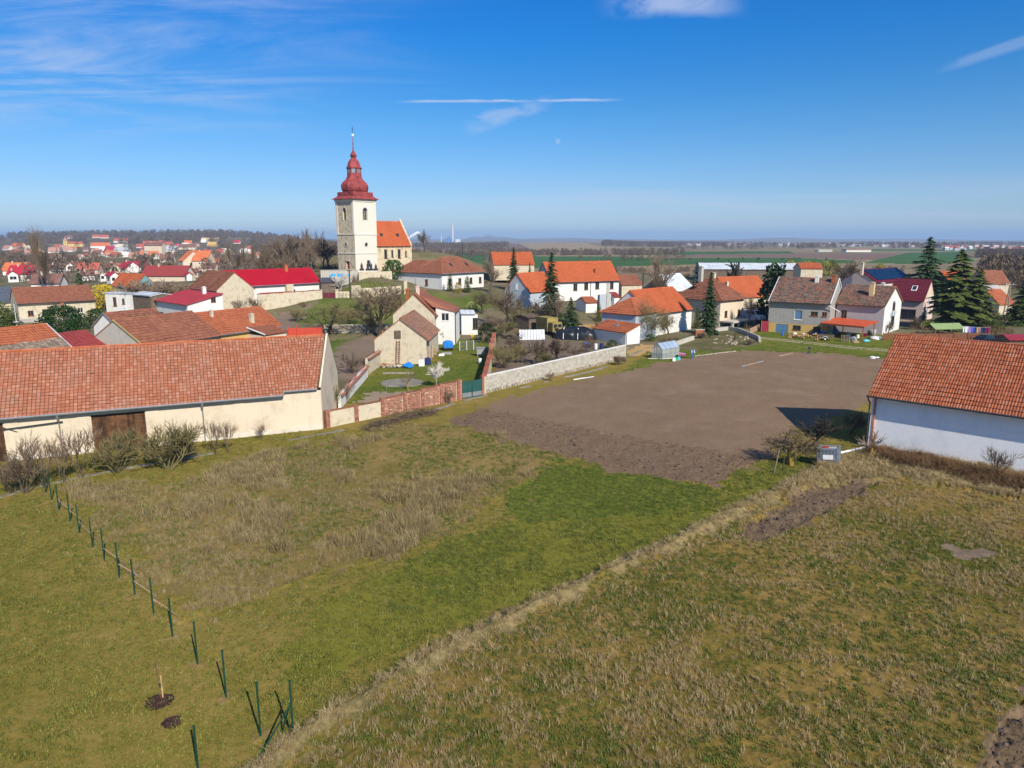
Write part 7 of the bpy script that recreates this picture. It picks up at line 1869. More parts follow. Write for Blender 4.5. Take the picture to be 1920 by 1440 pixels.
o_, a_, L = frame_of(at_z(1655, 640, 0.1), at_z(1842, 640, 0.1)); t_ = thing('picket_fence', 'long rusty brown fence behind the white barn roof', 'fence', o_, a_)
for i in range(int(L / 2.4) + 1): k = MB(); k.box((i * 2.4, 0, .75), (.1, .1, 1.6)); k.build('post', MT['rust'], t_)
for i in range(int(L / .12)):
 k = MB(); k.box((i * .12 + .06, .05, .72), (.085, .03, 1.3)); k.build('slat', MT['rust'], t_)
# washing line
o_, a_, L = frame_of(at_d(1801, 627, 124), at_d(1855, 629, 122)); o_.z = 0
wl0 = thing('washing_line', 'washing line strung on two thin posts under the spruces', 'line', o_, a_)
for x in (0, L): k = MB(); k.bar(V(x, 0, 0), V(x, 0, 2.2), .06); k.build('post', MT['grey_metal'], wl0)
k = MB(); k.tube([(0, 0, 2.1), (L / 2, 0, 2.0), (L, 0, 2.1)], .015, 4); k.build('cord', MT['white_paint'], wl0)
for i, (c_, w, lab) in enumerate((('white', .8, 'white sheet hanging leftmost on the washing line'), ('purple', .75, 'lilac towel on the washing line'), ('blue', .45, 'narrow blue cloth right of the lilac towel'), ('tan', .7, 'tan shirt in the middle of the washing line'), ('navy', .9, 'dark blue cloth on the washing line'), ('maroon', .8, 'maroon cloth hanging rightmost on the washing line'))):
 x = .3 + i * (L - .9) / 5.2; k = MB()
 for j in range(5):
  xa, xb = x + w * j / 5, x + w * (j + 1) / 5; ya, yb = .06 * math.sin(j * 1.9 + i), .06 * math.sin((j + 1) * 1.9 + i)
  k.poly([(xa, ya * .2, 2.05), (xb, yb * .2, 2.05), (xb, yb, 1.05), (xa, ya, 1.0)])
  k.poly([(xa, ya * .2 + .02, 2.05), (xa, ya + .02, 1.0), (xb, yb + .02, 1.05), (xb, yb * .2 + .02, 2.05)])
 o = k.build('laundry', MT['c_' + c_]); o.location = o_; o.rotation_euler.z = a_; tag(o, lab, 'laundry', 'laundry on the washing line')
tn = thing('garden_tent', 'pale green garden tent behind the rusty fence', 'tent', at_d(1768, 628, 126) * 1.0, R(10)); tn.location.z = 0
k = MB();
for i in range(8): pass
slab(k, [V(-3, -1.6, 1.5), V(3, -1.6, 1.5), V(3, 0, 2.4), V(-3, 0, 2.4)], .04); slab(k, [V(3, 1.6, 1.5), V(-3, 1.6, 1.5), V(-3, 0, 2.4), V(3, 0, 2.4)], .04); k.build('roof', plain('tent_green', (0.22, 0.30, 0.12), .7), tn)
for x in (-3, 3):
 for y in (-1.6, 1.6): k = MB(); k.bar(V(x, y, 0), V(x, y, 1.5), .06); k.build('pole', MT['grey_metal'], tn)
# utility poles
pl_ = thing('utility_pole', 'double wooden utility pole with white stay right of the spruces', 'pole', at_d(1883, 600, 150)); pl_.location.z = 0
ph_ = at_d(1887, 526, 150).z
k = MB(); k.tube([(-.5, 0, 0), (0.25, 0, ph_ * .98)], .13, 7); k.tube([(.5, 0, 0), (0.35, 0, ph_ * .85)], .13, 7); k.build('pole', MT['bark_pale'], pl_)
k = MB(); k.bar(V(-.7, 0, ph_ * .9), V(1.0, 0, ph_ * .9), .1); k.build('crossarm', MT['grey_metal'], pl_)
for x in (-.6, 0, .9): k = MB(); k.lathe([(.06, 0), (.09, .1), (.05, .25)], 8, (x, 0, ph_ * .9)); k.build('insulator', MT['white_paint'], pl_)
for px, b, t, D_, lab in ((657, 558, 506, 153.5, 'dark lamp post standing before the ruined stone pier'), (1205, 545, 512, 158, 'wooden pole behind the white farm building roof'), (867, 476, 456, 420, 'distant pole standing in the green field right of the church')):
 g = at_d(px, b, D_); t_ = thing('pole', lab, 'pole', g); hh = at_d(px, t, D_).z - g.z
 k = MB(); k.tube([(0, 0, -0.5), (0, 0, hh)], .13 if D_ < 300 else .22, 7); k.build('shaft', MT['twig_dark'], t_); k = MB(); k.bar(V(-.5, 0, hh - .2), V(.5, 0, hh - .2), .14 if D_ < 300 else .3); k.build('arm', MT['dark_metal'], t_)

def car(name, label, loc, rz, paint, roofz=1.42, cat='car', L=4.5, W=1.76, van=False):
 t = thing(name, label, cat, loc, rz)
 prof = [(-L / 2, .35), (-L / 2, .75), (-L / 2 + .1, .95), (-L * .40, 1.02), (-L * .25, roofz - .04), (0.0, roofz), (L * .16, roofz - .06), (L * .30, .98), (L * .46, .86), (L / 2, .7), (L / 2, .35)]
 if van: prof = [(-L / 2, .35), (-L / 2, 1.9), (-L / 2 + .15, 2.05), (L * .18, 2.05), (L * .34, 1.25), (L * .48, 1.05), (L / 2, .8), (L / 2, .35)]
 k = MB(); n = len(prof)
 def hw(z): return W / 2 * (1 if z < .95 else 1 - .22 * (z - .95) / .5) if not van else W / 2 * (1 if z < 1.2 else .95)
 for s in (1, -1):
  k.poly([(x, s * hw(z), z) for x, z in prof][::(1 if s < 0 else -1)])
 for (x0, z0), (x1, z1) in zip(prof, prof[1:] + prof[:1]): k.poly([(x0, hw(z0), z0), (x0, -hw(z0), z0), (x1, -hw(z1), z1), (x1, hw(z1), z1)])
 body = k.build('body', paint, t)
 g = MB()
 if not van:
  g.poly([(-L * .385, .7, 1.06), (-L * .385, -.7, 1.06), (-L * .262, -.62, roofz - .07), (-L * .262, .62, roofz - .07)][::-1]); g.poly([(L * .285, .72, 1.02), (L * .285, -.72, 1.02), (L * .17, -.6, roofz - .07), (L * .17, .6, roofz - .07)])
 else: g.poly([(L * .335, .78, 1.3), (L * .335, -.78, 1.3), (L * .195, -.75, 1.98), (L * .195, .75, 1.98)])
 g.v = [(x + (.012 if x > 0 else -.012), y, z + .015) for x, y, z in g.v]; g.build('windscreen', MT['glass'], body)
 for s in (-1, 1):
  y = lambda z: s * (hw(z) + .012)
  for (xa, xb, xc, xd) in ((-L * .33, -L * .05, -L * .05, -L * .22), (-L * .03, L * .25, L * .14, -L * .03)):
   za, zb = (1.0, roofz - .1) if not van else (1.25, 1.85)
   g = MB(); q = [(xa, y(za), za), (xb, y(za), za), (xc, y(zb), zb), (xd, y(zb), zb)]; g.poly(q if s < 0 else q[::-1]); g.build('side_window', MT['glass'], body)
  for x in (-L * .30, L * .31):
   g = MB(); g.tube([(x, s * (W / 2 - .2), .32), (x, s * (W / 2 + .01), .32)], .32, 14); w_ = g.build('wheel', MT['rubber'], t); g = MB(); g.tube([(x, s * (W / 2 - .1), .32), (x, s * (W / 2 + .02), .32)], .2, 10); g.build('rim', MT['grey_metal'], w_)
  g = MB(); g.box((L / 2 - .02, s * .6, .72), (.08, .32, .14)); g.build('headlight', MT['white_paint'], body); g = MB(); g.box((-L / 2 + .02, s * .65, .82), (.08, .26, .16)); g.build('tail_light', MT['red_paint'], body)
  g = MB(); g.box((L * .17, s * (W / 2 + .08), 1.02), (.14, .16, .1)); g.build('mirror', paint, body)
 return t

MT['car_blue'] = plain('car_blue', (0.012, 0.016, 0.03), 0.22, 0.2, var=0.05, spec=0.6)
car('car', 'dark blue hatchback parked behind the white barn roof', at_d(1846, 642, 117) * 1.0, R(200), MT['car_blue'], L=4.8); bpy.data.objects['car'].location.z = 0.0
car('van', 'white and blue van parked beside the brown pyramid house', at_d(1412, 604, 146), R(-60), plain('van_white', (0.6, 0.65, 0.7), 0.35, var=.05, spec=.5), van=True, cat='van', L=5.0); bpy.data.objects['van'].location.z = 0.7
# khaki truck with box body
tk = thing('truck', 'old khaki army truck with box body between plank shed and black tarpaulin', 'truck', at_d(1037, 632, 126), R(-62)); tk.location.z = 0
k = MB(); k.box((-2.2, 0, 2.05), (4.0, 2.3, 2.3)); k.box((-2.2, 0, 3.25), (3.9, 2.1, 0.15)); k.build('box_body', MT['truck_paint'], tk)
k = MB(); k.box((.75, 0, 1.75), (1.5, 2.0, 1.5)); k.box((.7, 0, 2.55), (1.3, 1.8, .15)); cbk = k.build('cab', MT['truck_paint'], tk)
k = MB(); k.box((2.1, 0, 1.35), (1.5, 1.2, .9)); k.box((2.86, 0, 1.3), (.06, 1.0, .7)); k.build('bonnet', MT['truck_paint'], tk)
k = MB(); k.box((2.3, 0, .75), (1.3, 2.2, .12)); k.box((2.95, 0, .6), (.15, 2.3, .25)); k.build('bumper', MT['truck_paint'], tk)
for s in (-1, 1):
 k = MB(); k.box((1.51, s * .45, 2.05), (.04, .75, .6)); k.build('windscreen', MT['glass'], cbk)
 k = MB(); k.tube([(2.2, s * .8, 1.0), (2.3, s * .8, 1.0)], .18, 10); k.build('headlight', MT['white_paint'], tk)
 for x in (1.9, -1.4, -2.8): k = MB(); k.tube([(x, s * .8, .52), (x, s * 1.12, .52)], .52, 14); k.build('wheel', MT['rubber'], tk)
# black tarpaulin over a long heap, and other yard things
tp = thing('tarpaulin', 'long heap covered with black plastic sheeting and pale straps beside the truck', 'tarpaulin', at_d(1078, 640, 122), R(-12)); tp.location.z = 0
k = MB(); nx_, ny_ = 40, 16; qx = np.linspace(-3.7, 3.7, nx_)
for a in range(nx_):
 for b in range(ny_ + 1):
  t = math.pi * b / ny_; e_ = (1 - abs(qx[a] / 3.75) ** 4) ** .5; n_ = float(fbm(np.array([qx[a] * .9]), np.array([b * .45]), 7)[0]) - .5
  k.v.append((qx[a], -math.cos(t) * 1.3 * (e_ * .8 + .2) * (1 + .25 * n_), (math.sin(t) ** .7) * 2.0 * e_ * (1 + .55 * n_)))
for a in range(nx_ - 1):
 for b in range(ny_): q = a * (ny_ + 1) + b; k.face((q, q + ny_ + 1, q + ny_ + 2, q + 1))
k.build('sheet', MT['black_tarp'], tp, smooth=True)
for x in (-1.9, .6): k = MB(); k.tube([(x, -1.25, .2), (x, -1.15, 1.1), (x, -.5, 2.0), (x, .3, 2.1)], .07, 5); k.build('strap', MT['white_paint'], tp)
# woodpile and boards in the yard
for px, py, w, lab, c_ in ((1100, 652, .7, 'bright blue barrel in the orchard corner', 'blue'), (1117, 655, .5, 'white and red bucket beside the blue barrel', 'white'), (1128, 654, .7, 'dark blue drum right of the bucket', 'navy')):
 k = MB(); k.lathe([(w * .42, 0), (w * .5, .1), (w * .5, .8), (w * .4, .9)], 12); o = k.build('barrel', MT['c_' + c_]); o.location = ground(px, py); tag(o, lab, 'barrel')
ps = thing('panel_stack', 'stack of pale blue-white corrugated sheets leaning below the plank shed', 'panels', ground(1000, 637), R(8))
for i in range(9): k = MB(); k.bar(V(-2.2 + i * .5, 0, 0), V(-2.2 + i * .5, .5, 1.7), .44, .05); k.build('panel', MT['pale_sheet'], ps)
k = MB()
for i in range(26): k.bar(V(rnd.uniform(-2, 2), rnd.uniform(-1, 1), .3), V(rnd.uniform(-2, 2), rnd.uniform(-1, 1), .9), .14)
o = k.build('scrap_timber', MT['old_wood']); o.location = ground(962, 636); tag(o, 'jumble of old timber left of the plank shed', 'timber'); o['kind'] = 'stuff'
k = MB()
for i in range(40): k.bar(V(rnd.uniform(-3, 3), rnd.uniform(-1, 1), rnd.uniform(.1, .9)), V(rnd.uniform(-3, 3), rnd.uniform(-1, 1), rnd.uniform(.1, .9)), .16)
o = k.build('firewood', MT['log_wood']); o.location = ground(1088, 618); tag(o, 'heap of pale firewood behind the black sheeting', 'firewood'); o['kind'] = 'stuff'
# cottage yard things
M2 = MT['c_blue']
bt = thing('blue_tub', 'crumpled bright blue plastic tub at the foot of the stone cottage gable', 'tub', at_z(766, 690, 0)); k = MB(); k.blob((0, 0, .38), (.75, .55, .42), 3, 2, .22); k.build('tub', MT['blue_tarp'], bt, smooth=False); k = MB(); k.bar(V(.1, 0, .6), V(-.2, .1, 1.2), .05); k.build('handle', MT['old_wood'], bt)
for i in range(16):
 k = MB(); k.bar(V(rnd.uniform(-.8, .2), rnd.uniform(-.3, .3), .1 + i * .03), V(rnd.uniform(.4, 1.3), rnd.uniform(-.3, .3), .05 + i * .02), .12, .05); o = k.build('board', MT['log_wood']); o.location = at_z(722, 688, 0); tag(o, 'yellow sawn board in the loose pile left of the ladder', 'board', 'loose yellow boards left of the ladder')
k = MB()
for i in range(60): s = rnd.uniform(.1, .25); k.blob((rnd.gauss(0, .9), rnd.gauss(0, .35), s * .5 + max(0, rnd.gauss(.1, .1))), (s, s * .8, s * .6), i, 1, .2)
o = k.build('rubble', plain('rubble', (.55, .45, .4), .9, per_face=.4)); o.location = at_z(741, 689, 0); tag(o, 'heap of pinkish rubble below the ladder', 'rubble'); o['kind'] = 'stuff'
k = MB(); k.box((0, 0, .4), (.75, .6, .8)); k.box((0, 0, .82), (.8, .65, .06)); o = k.build('white_box', MT['white_paint']); o.location = at_z(791, 686, 0); tag(o, 'white box appliance at the cottage corner', 'box')
k = MB(); k.lathe([(.4, 0), (.45, .1), (.42, .95), (.3, 1.0)], 12); o = k.build('bin', MT['c_navy']); o.location = at_z(802, 684, 0); tag(o, 'dark bin right of the white box at the cottage corner', 'bin')
for yy in range(2):
 k = MB()
 for i in range(30): k.tube([(rnd.uniform(-.3, .3), i % 5 * .3, .15 + (i // 5) * .2), (rnd.uniform(.0, .6), i % 5 * .3, .15 + (i // 5) * .2)], .1, 6)
o = k.build('wood_stack', MT['log_wood']); o.location = at_z(811, 668, 0); tag(o, 'wood stacked along the side of the stone cottage', 'firewood'); o['kind'] = 'stuff'
bc = thing('covered_cart', 'bright blue covered cart standing before the white lean-to', 'cart', at_z(840, 657, 0), R(10)); k = MB(); k.box((0, 0, .9), (1.5, 1.8, .7)); k.blob((0, 0, 1.25), (.8, .95, .35), 4, 2, .05); k.build('cover', MT['blue_tarp'], bc)
k = MB(); k.box((0, 0, .45), (1.4, 1.7, .25)); k.build('frame', MT['dark_metal'], bc)
for s in (-1, 1): k = MB(); k.tube([(s * .7, 0, .3), (s * .85, 0, .3)], .3, 12); k.build('wheel', MT['rubber'], bc)
for i, (px, py, w, hh, c_, lab, cat) in enumerate(((838, 664, .9, .25, 'grey', 'grey boards lying before the blue covered cart', 'boards'), (889, 640, .45, 1.0, 'yellow', 'yellow plastic toy slide behind the yard fence', 'toy'), (828, 667, .5, .25, 'white', 'pale stone slab on the yard lawn', 'slab'), (866, 628, .5, .9, 'blue', 'blue barrel beside the white garden shed', 'barrel'),
            (888, 622, .5, .8, 'white', 'white garden chair before the white shed', 'chair'), (902, 668, 1.2, 1.0, 'grey', 'grey rabbit hutch by the party wall', 'hutch'), (900, 681, .5, .7, 'white', 'white barrel below the grey hutch', 'barrel'), (745, 664 + 30, .0, .0, 'grey', '', ''))):
 if not cat: continue
 g = at_z(px, py, 0); k = MB()
 if cat == 'barrel': k.lathe([(w * .42, 0), (w * .5, .1), (w * .5, hh * .9), (w * .4, hh)], 12)
 elif cat == 'toy': k.bar(V(-.3, 0, 0), V(-.3, 0, hh), .2); k.bar(V(-.3, 0, hh), V(.8, 0, .1), .35, .08); k.bar(V(-.5, 0, hh), V(-.1, 0, hh + .15), .3)
 elif cat == 'chair':
  k.box((0, 0, .45), (.5, .5, .05)); k.box((0, .25, .75), (.5, .05, .6))
  for sx in (-.2, .2):
   for sy in (-.2, .2): k.bar(V(sx, sy, 0), V(sx, sy, .45), .05)
 elif cat == 'hutch':
  k.box((0, 0, .8), (w, .8, .9)); k.box((0, 0, 1.3), (w + .2, 1.0, .08))
  for sx in (-.5, .5): k.bar(V(sx, -.3, 0), V(sx, -.3, .4), .08)
 else: k.box((0, 0, hh / 2), (w * 1.6, w, hh)); k.box((.1, .1, hh + .02), (w * 1.2, w * .5, .05), .2)
 o = k.build(cat, MT['c_' + c_]); o.location = g; tag(o, lab, cat)
o_, a_, L = frame_of(at_z(862, 658, 0), at_z(900, 655, 0)); t_ = thing('yard_fence', 'pale grey mesh fence panels across the cottage yard', 'fence', o_, a_)
for i in range(int(L / 1.2) + 1): k = MB(); k.bar(V(i * 1.2, 0, 0), V(i * 1.2, 0, 1.5), .07); k.build('post', MT['white_paint'], t_)
for i in range(int(L / .16)): k = MB(); k.bar(V(i * .16, .03, .1), V(i * .16, .03, 1.4), .025); k.build('bar', MT['grey_metal'], t_)
for z in (.1, 1.4): k = MB(); k.bar(V(0, .0, z), V(L, .0, z), .04); k.build('rail', MT['grey_metal'], t_)
k = MB(); k.lathe([(2.6, 0), (2.55, .06), (0.3, .09), (.28, .12)], 26); o = k.build('sand_patch', MT['grey_plaster']); o.location = at_z(754, 718, 0.0); o['kind'] = 'structure'; o.data.materials[0] = GM['gravel_path']
k = MB(); k.bar(V(-2, 0, .04), V(2, 0.1, .04), .9, .06); o = k.build('slab_path', MT['stone']); o.location = at_z(747, 700, 0); tag(o, 'pale stone slab path in the cottage lawn', 'path slab')
k = MB(); k.bar(V(0, 0, 0), V(0, 0, 1.0), .06); k.bar(V(-.3, 0, 1.0), V(.3, 0, 1.0), .05); o = k.build('clothes_post', MT['grey_metal']); o.location = at_z(725, 731, 0); tag(o, 'small grey post at the left of the round pale patch', 'post')
um = thing('parasol', 'dark green parasol behind the farmhouse yard wall', 'parasol', at_d(588, 560, 153)); k = MB(); k.lathe([(1.8, 2.3), (1.7, 2.4), (.1, 2.95)], 10); k.build('canopy', MT['c_umbrella'], um); k = MB(); k.tube([(0, 0, 0), (0, 0, 2.9)], .04, 6); k.build('pole', MT['white_paint'], um); um.location.z = at_d(588, 549, 153).z - 2.3

# greenhouse
g0 = at_z(1222, 672, 0); g1 = at_z(1243, 675, 0); g2 = at_z(1268, 668, 0)
gw = (g1 - g0).length * 0.92; gl = 4.4
gh_ = thing('greenhouse', 'small glazed greenhouse with aluminium bars at the field edge', 'greenhouse', g0, math.atan2(g1.y - g0.y, g1.x - g0.x))
he, hr_ = 1.45, 2.35
fm = []
for y in [gl * i / 4 for i in range(5)]:
 fm += [((0, y, 0), (0, y, he)), ((gw, y, 0), (gw, y, he)), ((0, y, he), (gw / 2, y, hr_)), ((gw, y, he), (gw / 2, y, hr_))]
fm += [((0, 0, he), (0, gl, he)), ((gw, 0, he), (gw, gl, he)), ((gw / 2, 0, hr_), (gw / 2, gl, hr_)), ((gw / 2, 0, 0), (gw / 2, 0, hr_)), ((0, 0, .75), (gw, 0, .75)), ((gw, 0, .75), (gw, gl, .75)), ((gw * .25, 0, 0), (gw * .25, 0, he + .4)), ((gw * .75, 0, 0), (gw * .75, 0, he + .4)), ((0, 0, .05), (gw, 0, .05)), ((gw, 0, .05), (gw, gl, .05)), ((0, 0, .05), (0, gl, .05))]
for a, b in fm: k = MB(); k.bar(a, b, .05); k.build('bar', MT['grey_metal'], gh_)
gm_, nt_, b_ = new_mat('greenhouse_glass'); b_.inputs['Base Color'].default_value = (.8, .85, .85, 1); b_.inputs['Roughness'].default_value = .08; b_.inputs['Alpha'].default_value = .28
gm2, nt_, b_ = new_mat('greenhouse_roof'); b_.inputs['Base Color'].default_value = (.35, .45, .58, 1); b_.inputs['Roughness'].default_value = .15; b_.inputs['Alpha'].default_value = .75
for i in range(4):
 ya, yb = gl * i / 4 + .03, gl * (i + 1) / 4 - .03
 for xa, sgn in ((0, 1), (gw, -1)):
  k = MB(); k.poly([(xa, ya, .08), (xa, yb, .08), (xa, yb, he), (xa, ya, he)]); k.build('pane', gm_, gh_)
  k = MB(); k.poly([(xa, ya, he), (xa, yb, he), (gw / 2, yb, hr_), (gw / 2, ya, hr_)]); k.build('roof_pane', gm2, gh_)
k = MB(); k.poly([(0, 0, .08), (gw, 0, .08), (gw, 0, he), (gw / 2, 0, hr_), (0, 0, he)]); k.build('end_pane', gm_, gh_); k = MB(); k.poly([(0, gl, .08), (gw, gl, .08), (gw, gl, he), (gw / 2, gl, hr_), (0, gl, he)]); k.build('end_pane', gm_, gh_)
k = MB(); k.tube([(-.6, -.5, .06), (1.2, -.7, .06), (2.4, -.5, .06), (3.0, -.1, .05)], .09, 5); o = k.build('hose', MT['concrete']); o.location = g0; tag(o, 'pale edging strip on the ground before the greenhouse', 'edging')

MT['far_strip'] = plain('faded_strip', (.30, .34, .36), .7)
# person in blue, wheelbarrow, canisters, plastic strips on the field
pp = at_z(1298, 673, 0)
per = thing('person', 'person in blue vest and jeans bending slightly at the field edge', 'person', pp, R(205))
def skin_body(name, verts, edges, radii, mat, parent, sub=1):
 me = bpy.data.meshes.new(name); me.from_pydata(verts, edges, []); o = bpy.data.objects.new(name, me); COL.objects.link(o)
 bpy.context.view_layer.objects.active = o
 m = o.modifiers.new('skin', 'SKIN');
 for i, r_ in enumerate(radii):
  v = me.skin_vertices[0].data[i]; v.radius = (r_, r_); v.use_root = i == 0
 s = o.modifiers.new('sub', 'SUBSURF'); s.levels = s.render_levels = sub
 m.use_smooth_shade = True
 me.materials.append(mat); o.parent = parent
 return o
jv = [(0, 0, .86), (.11, 0, .84), (.14, .06, .47), (.15, .02, .08), (-.11, 0, .84), (-.15, -.02, .47), (-.16, -.12, .08), (.16, .12, .03), (-.15, -.02, .03)]
skin_body('body', jv + [(0, .03, 1.05), (0, .08, 1.28), (0, .10, 1.40), (0, .15, 1.52), (.19, .08, 1.34), (.25, .10, 1.08), (.22, .24, .88), (-.19, .08, 1.34), (-.26, .08, 1.08), (-.25, .20, .86), (.22, .30, .80), (-.25, .27, .79)],
   [(0, 1), (1, 2), (2, 3), (3, 7), (0, 4), (4, 5), (5, 6), (6, 8), (0, 9), (9, 10), (10, 11), (11, 12), (10, 13), (13, 14), (14, 15), (10, 16), (16, 17), (17, 18), (15, 19), (18, 20)],
   [.13, .11, .075, .055, .11, .075, .055, .05, .05, .14, .15, .06, .095, .065, .05, .04, .065, .05, .04, .035, .035], MT['c_jeans'], per)
vv = [(0, .0, .92), (0, .03, 1.08), (0, .08, 1.28), (0, .10, 1.38), (.12, .08, 1.33), (-.12, .08, 1.33)]
skin_body('vest', vv, [(0, 1), (1, 2), (2, 3), (2, 4), (2, 5)], [.15, .165, .175, .09, .09, .09], plain('vest_blue', (.01, .16, .62), .6), per)
for s in (1, -1): skin_body('sleeve', [(s * .19, .08, 1.34), (s * .255, .09, 1.08), (s * .24, .22, .87)], [(0, 1), (1, 2)], [.075, .06, .05], MT['c_white'], per)
k = MB(); k.blob((0, .15, 1.56), (.10, .115, .13), 1, 2, 0); k.blob((0, .27, 1.55), (.02, .03, .025), 1, 1, 0); k.build('head', MT['c_skin'], per, smooth=True)
k = MB(); k.blob((0, .12, 1.60), (.115, .125, .11), 2, 2, .02); k.build('hair', MT['c_hair'], per, smooth=True)
wbw = thing('wheelbarrow', 'pink and red wheelbarrow left of the person in blue', 'wheelbarrow', at_z(1279, 671, 0), R(150)); k = MB()
k.poly([(-.5, -.3, .65), (.5, -.35, .7), (.35, -.2, .3), (-.3, -.2, .3)]); k.poly([(.5, .35, .7), (-.5, .3, .65), (-.3, .2, .3), (.35, .2, .3)]); k.poly([(-.3, -.2, .3), (.35, -.2, .3), (.35, .2, .3), (-.3, .2, .3)]); k.poly([(.5, -.35, .7), (.5, .35, .7), (.35, .2, .3), (.35, -.2, .3)]); k.poly([(-.5, .3, .65), (-.5, -.3, .65), (-.3, -.2, .3), (-.3, .2, .3)])
k.build('tray', MT['c_pink'], wbw)
for s in (-1, 1): k = MB(); k.tube([(.75, 0, .2), (.2, s * .2, .3), (-.9, s * .28, .6)], .025, 6); k.build('handle', MT['red_paint'], wbw); k = MB(); k.bar(V(-.3, s * .25, .35), V(-.35, s * .25, 0), .04); k.build('leg', MT['red_paint'], wbw)
k = MB(); k.tube([(.75, -.05, .2), (.75, .05, .2)], .2, 12); k.build('wheel', MT['rubber'], wbw)
for px, py, c_, lab in ((1268, 676, 'green', 'green canister in the row left of the wheelbarrow'), (1272.5, 675, 'cyan', 'light blue canister between green one and wheelbarrow'), (1263.5, 677, 'white', 'white canister at the left end of the row')):
 k = MB(); k.box((0, 0, .22), (.42, .3, .44)); k.lathe([(.06, .44), (.06, .52)], 8); k.bar(V(-.12, 0, .5), V(.05, 0, .5), .05); o = k.build('canister', MT['c_' + c_]); o.location = at_z(px, py, 0); tag(o, lab, 'canister')
for a, b, c_, lab in (((1390, 687), (1400, 685), 'cyan', 'left pale blue strip lying on the ploughed field'), ((1401, 684.5), (1419, 680), 'tan', 'light board lying between two pale blue strips on the field'), ((1420, 680), (1430, 677), 'cyan', 'right pale blue strip lying on the ploughed field'), ((1075, 712), (1113, 706), 'white', 'long pale plank lying at the edge of the ploughed field'), ((1460, 668), (1487, 662), 'tan', 'thin pale line of boards at the far field edge')):
 p, q = at_z(*a, .06), at_z(*b, .06); k = MB(); k.bar(V(0, 0, 0), q - p, .2, .05); k.bar(V(0, .05, .03), (q - p) * .6 + V(0, .05, .03), .12, .04); o = k.build('strip', MT['c_' + c_] if c_ != 'cyan' else MT['far_strip']); o.location = p; tag(o, lab, 'strip')
k = MB()
for i in range(40): t = i / 39; k.blob((t * 8, t * 3.2 + rnd.uniform(-.1, .1), .05), (.2, .12, .1), i, 1, .2)
o = k.build('bed_edging', MT['stone']); o.location = at_z(1304, 668, 0); o.rotation_euler.z = R(10); tag(o, 'row of pale stones edging the bed right of the person', 'edging'); o['kind'] = 'stuff'
k = MB(); k.bar(V(-.3, 0, .05), V(.3, 0, .08), .3, .1); k.bar(V(0, 0, .1), V(0.1, 0, .9), .08); k.blob((.05, 0, .9), (.25, .15, .2), 1, 1, .2); o = k.build('scarecrow_sack', MT['c_navy']); o.location = at_z(1516, 663, 0); tag(o, 'small post with dark blue sack at the far field edge', 'post')
for px, py, lab in ((1636, 672, 'white crumpled bag on the grass left of the white barn ridge'),):
 k = MB(); k.blob((0, 0, .12), (.5, .3, .2), 1, 2, .25); k.blob((.7, .1, .1), (.3, .2, .15), 2, 2, .25); o = k.build('plastic_bag', MT['c_white']); o.location = at_z(px, py, 0); tag(o, lab, 'bag')

tk0 = at_z(1533, 876, 0)
tk0.z = .22
ibc = thing('water_tank', 'caged white plastic water tank tilted on the bank left of the white barn', 'water tank', tk0, R(-32), scale=1.2); ibc.rotation_euler = (R(-3), R(-7), R(-32))
k = MB(); k.box((.6, .5, .55), (1.1, .92, .86)); k.build('container', plain('ibc_white', (.55, .56, .58), .5, var=.15), ibc)
k = MB(); k.box((.6, .5, .05), (1.2, 1.0, .1)); k.build('pallet', MT['dark_metal'], ibc)
for i in range(7):
 x = i * 1.2 / 6; k = MB(); k.bar(V(x, -.02, .1), V(x, -.02, 1.05), .05); k.build('cage_bar', MT['grey_metal'], ibc); k = MB(); k.bar(V(x, 1.02, .1), V(x, 1.02, 1.05), .05); k.build('cage_bar', MT['grey_metal'], ibc)
for i in range(6):
 y = i * 1.0 / 5; k = MB(); k.bar(V(0, y, .1), V(0, y, 1.05), .05); k.build('cage_bar', MT['grey_metal'], ibc); k = MB(); k.bar(V(1.2, y, .1), V(1.2, y, 1.05), .05); k.build('cage_bar', MT['grey_metal'], ibc)
for z in (.35, .7, 1.05):
 k = MB(); k.tube([(0, 0, z), (1.2, 0, z), (1.2, 1, z), (0, 1, z), (0, 0, z)], .03, 5); k.build('cage_rail', MT['grey_metal'], ibc)
k = MB(); k.box((.62, -.05, .5), (.6, .02, .3)); k.build('plate', MT['white_paint'], ibc)
k = MB(); k.lathe([(.22, 1.0), (.24, 1.05), (.1, 1.1)], 12, (.4, .4, 0)); k.build('lid', MT['red_paint'], ibc)
p, q = at_z(1571, 850, .9), at_z(1620, 839, .35)
pi = MB(); pi.tube([V(0, 0, 0), (q - p) * .5, q - p], .085, 8); o = pi.build('drain_pipe', MT['white_paint']); o.location = p; tag(o, 'white drain pipe running from the barn corner to the water tank', 'pipe')
k = MB(); k.tube([(0, 0, 0), (.35, .2, 1.9)], .05, 6); o = k.build('stake', MT['bark_pale']); o.location = at_z(1451, 888, 0); tag(o, 'pale leaning stake left of the lichened fruit tree', 'stake')
for px, py, lab in ((1468, 882, 'thin grey stake between the pale stake and the lichened tree'), (1489, 878, 'short brown stake right of the lichened tree trunk')):
 k = MB(); k.tube([(0, 0, 0), (.02, 0, 1.1)], .04, 6); k.tube([(0, 0, .9), (.1, 0, 1.0)], .02, 5); o = k.build('stake', MT['bark']); o.location = at_z(px, py, 0); tag(o, lab, 'stake')
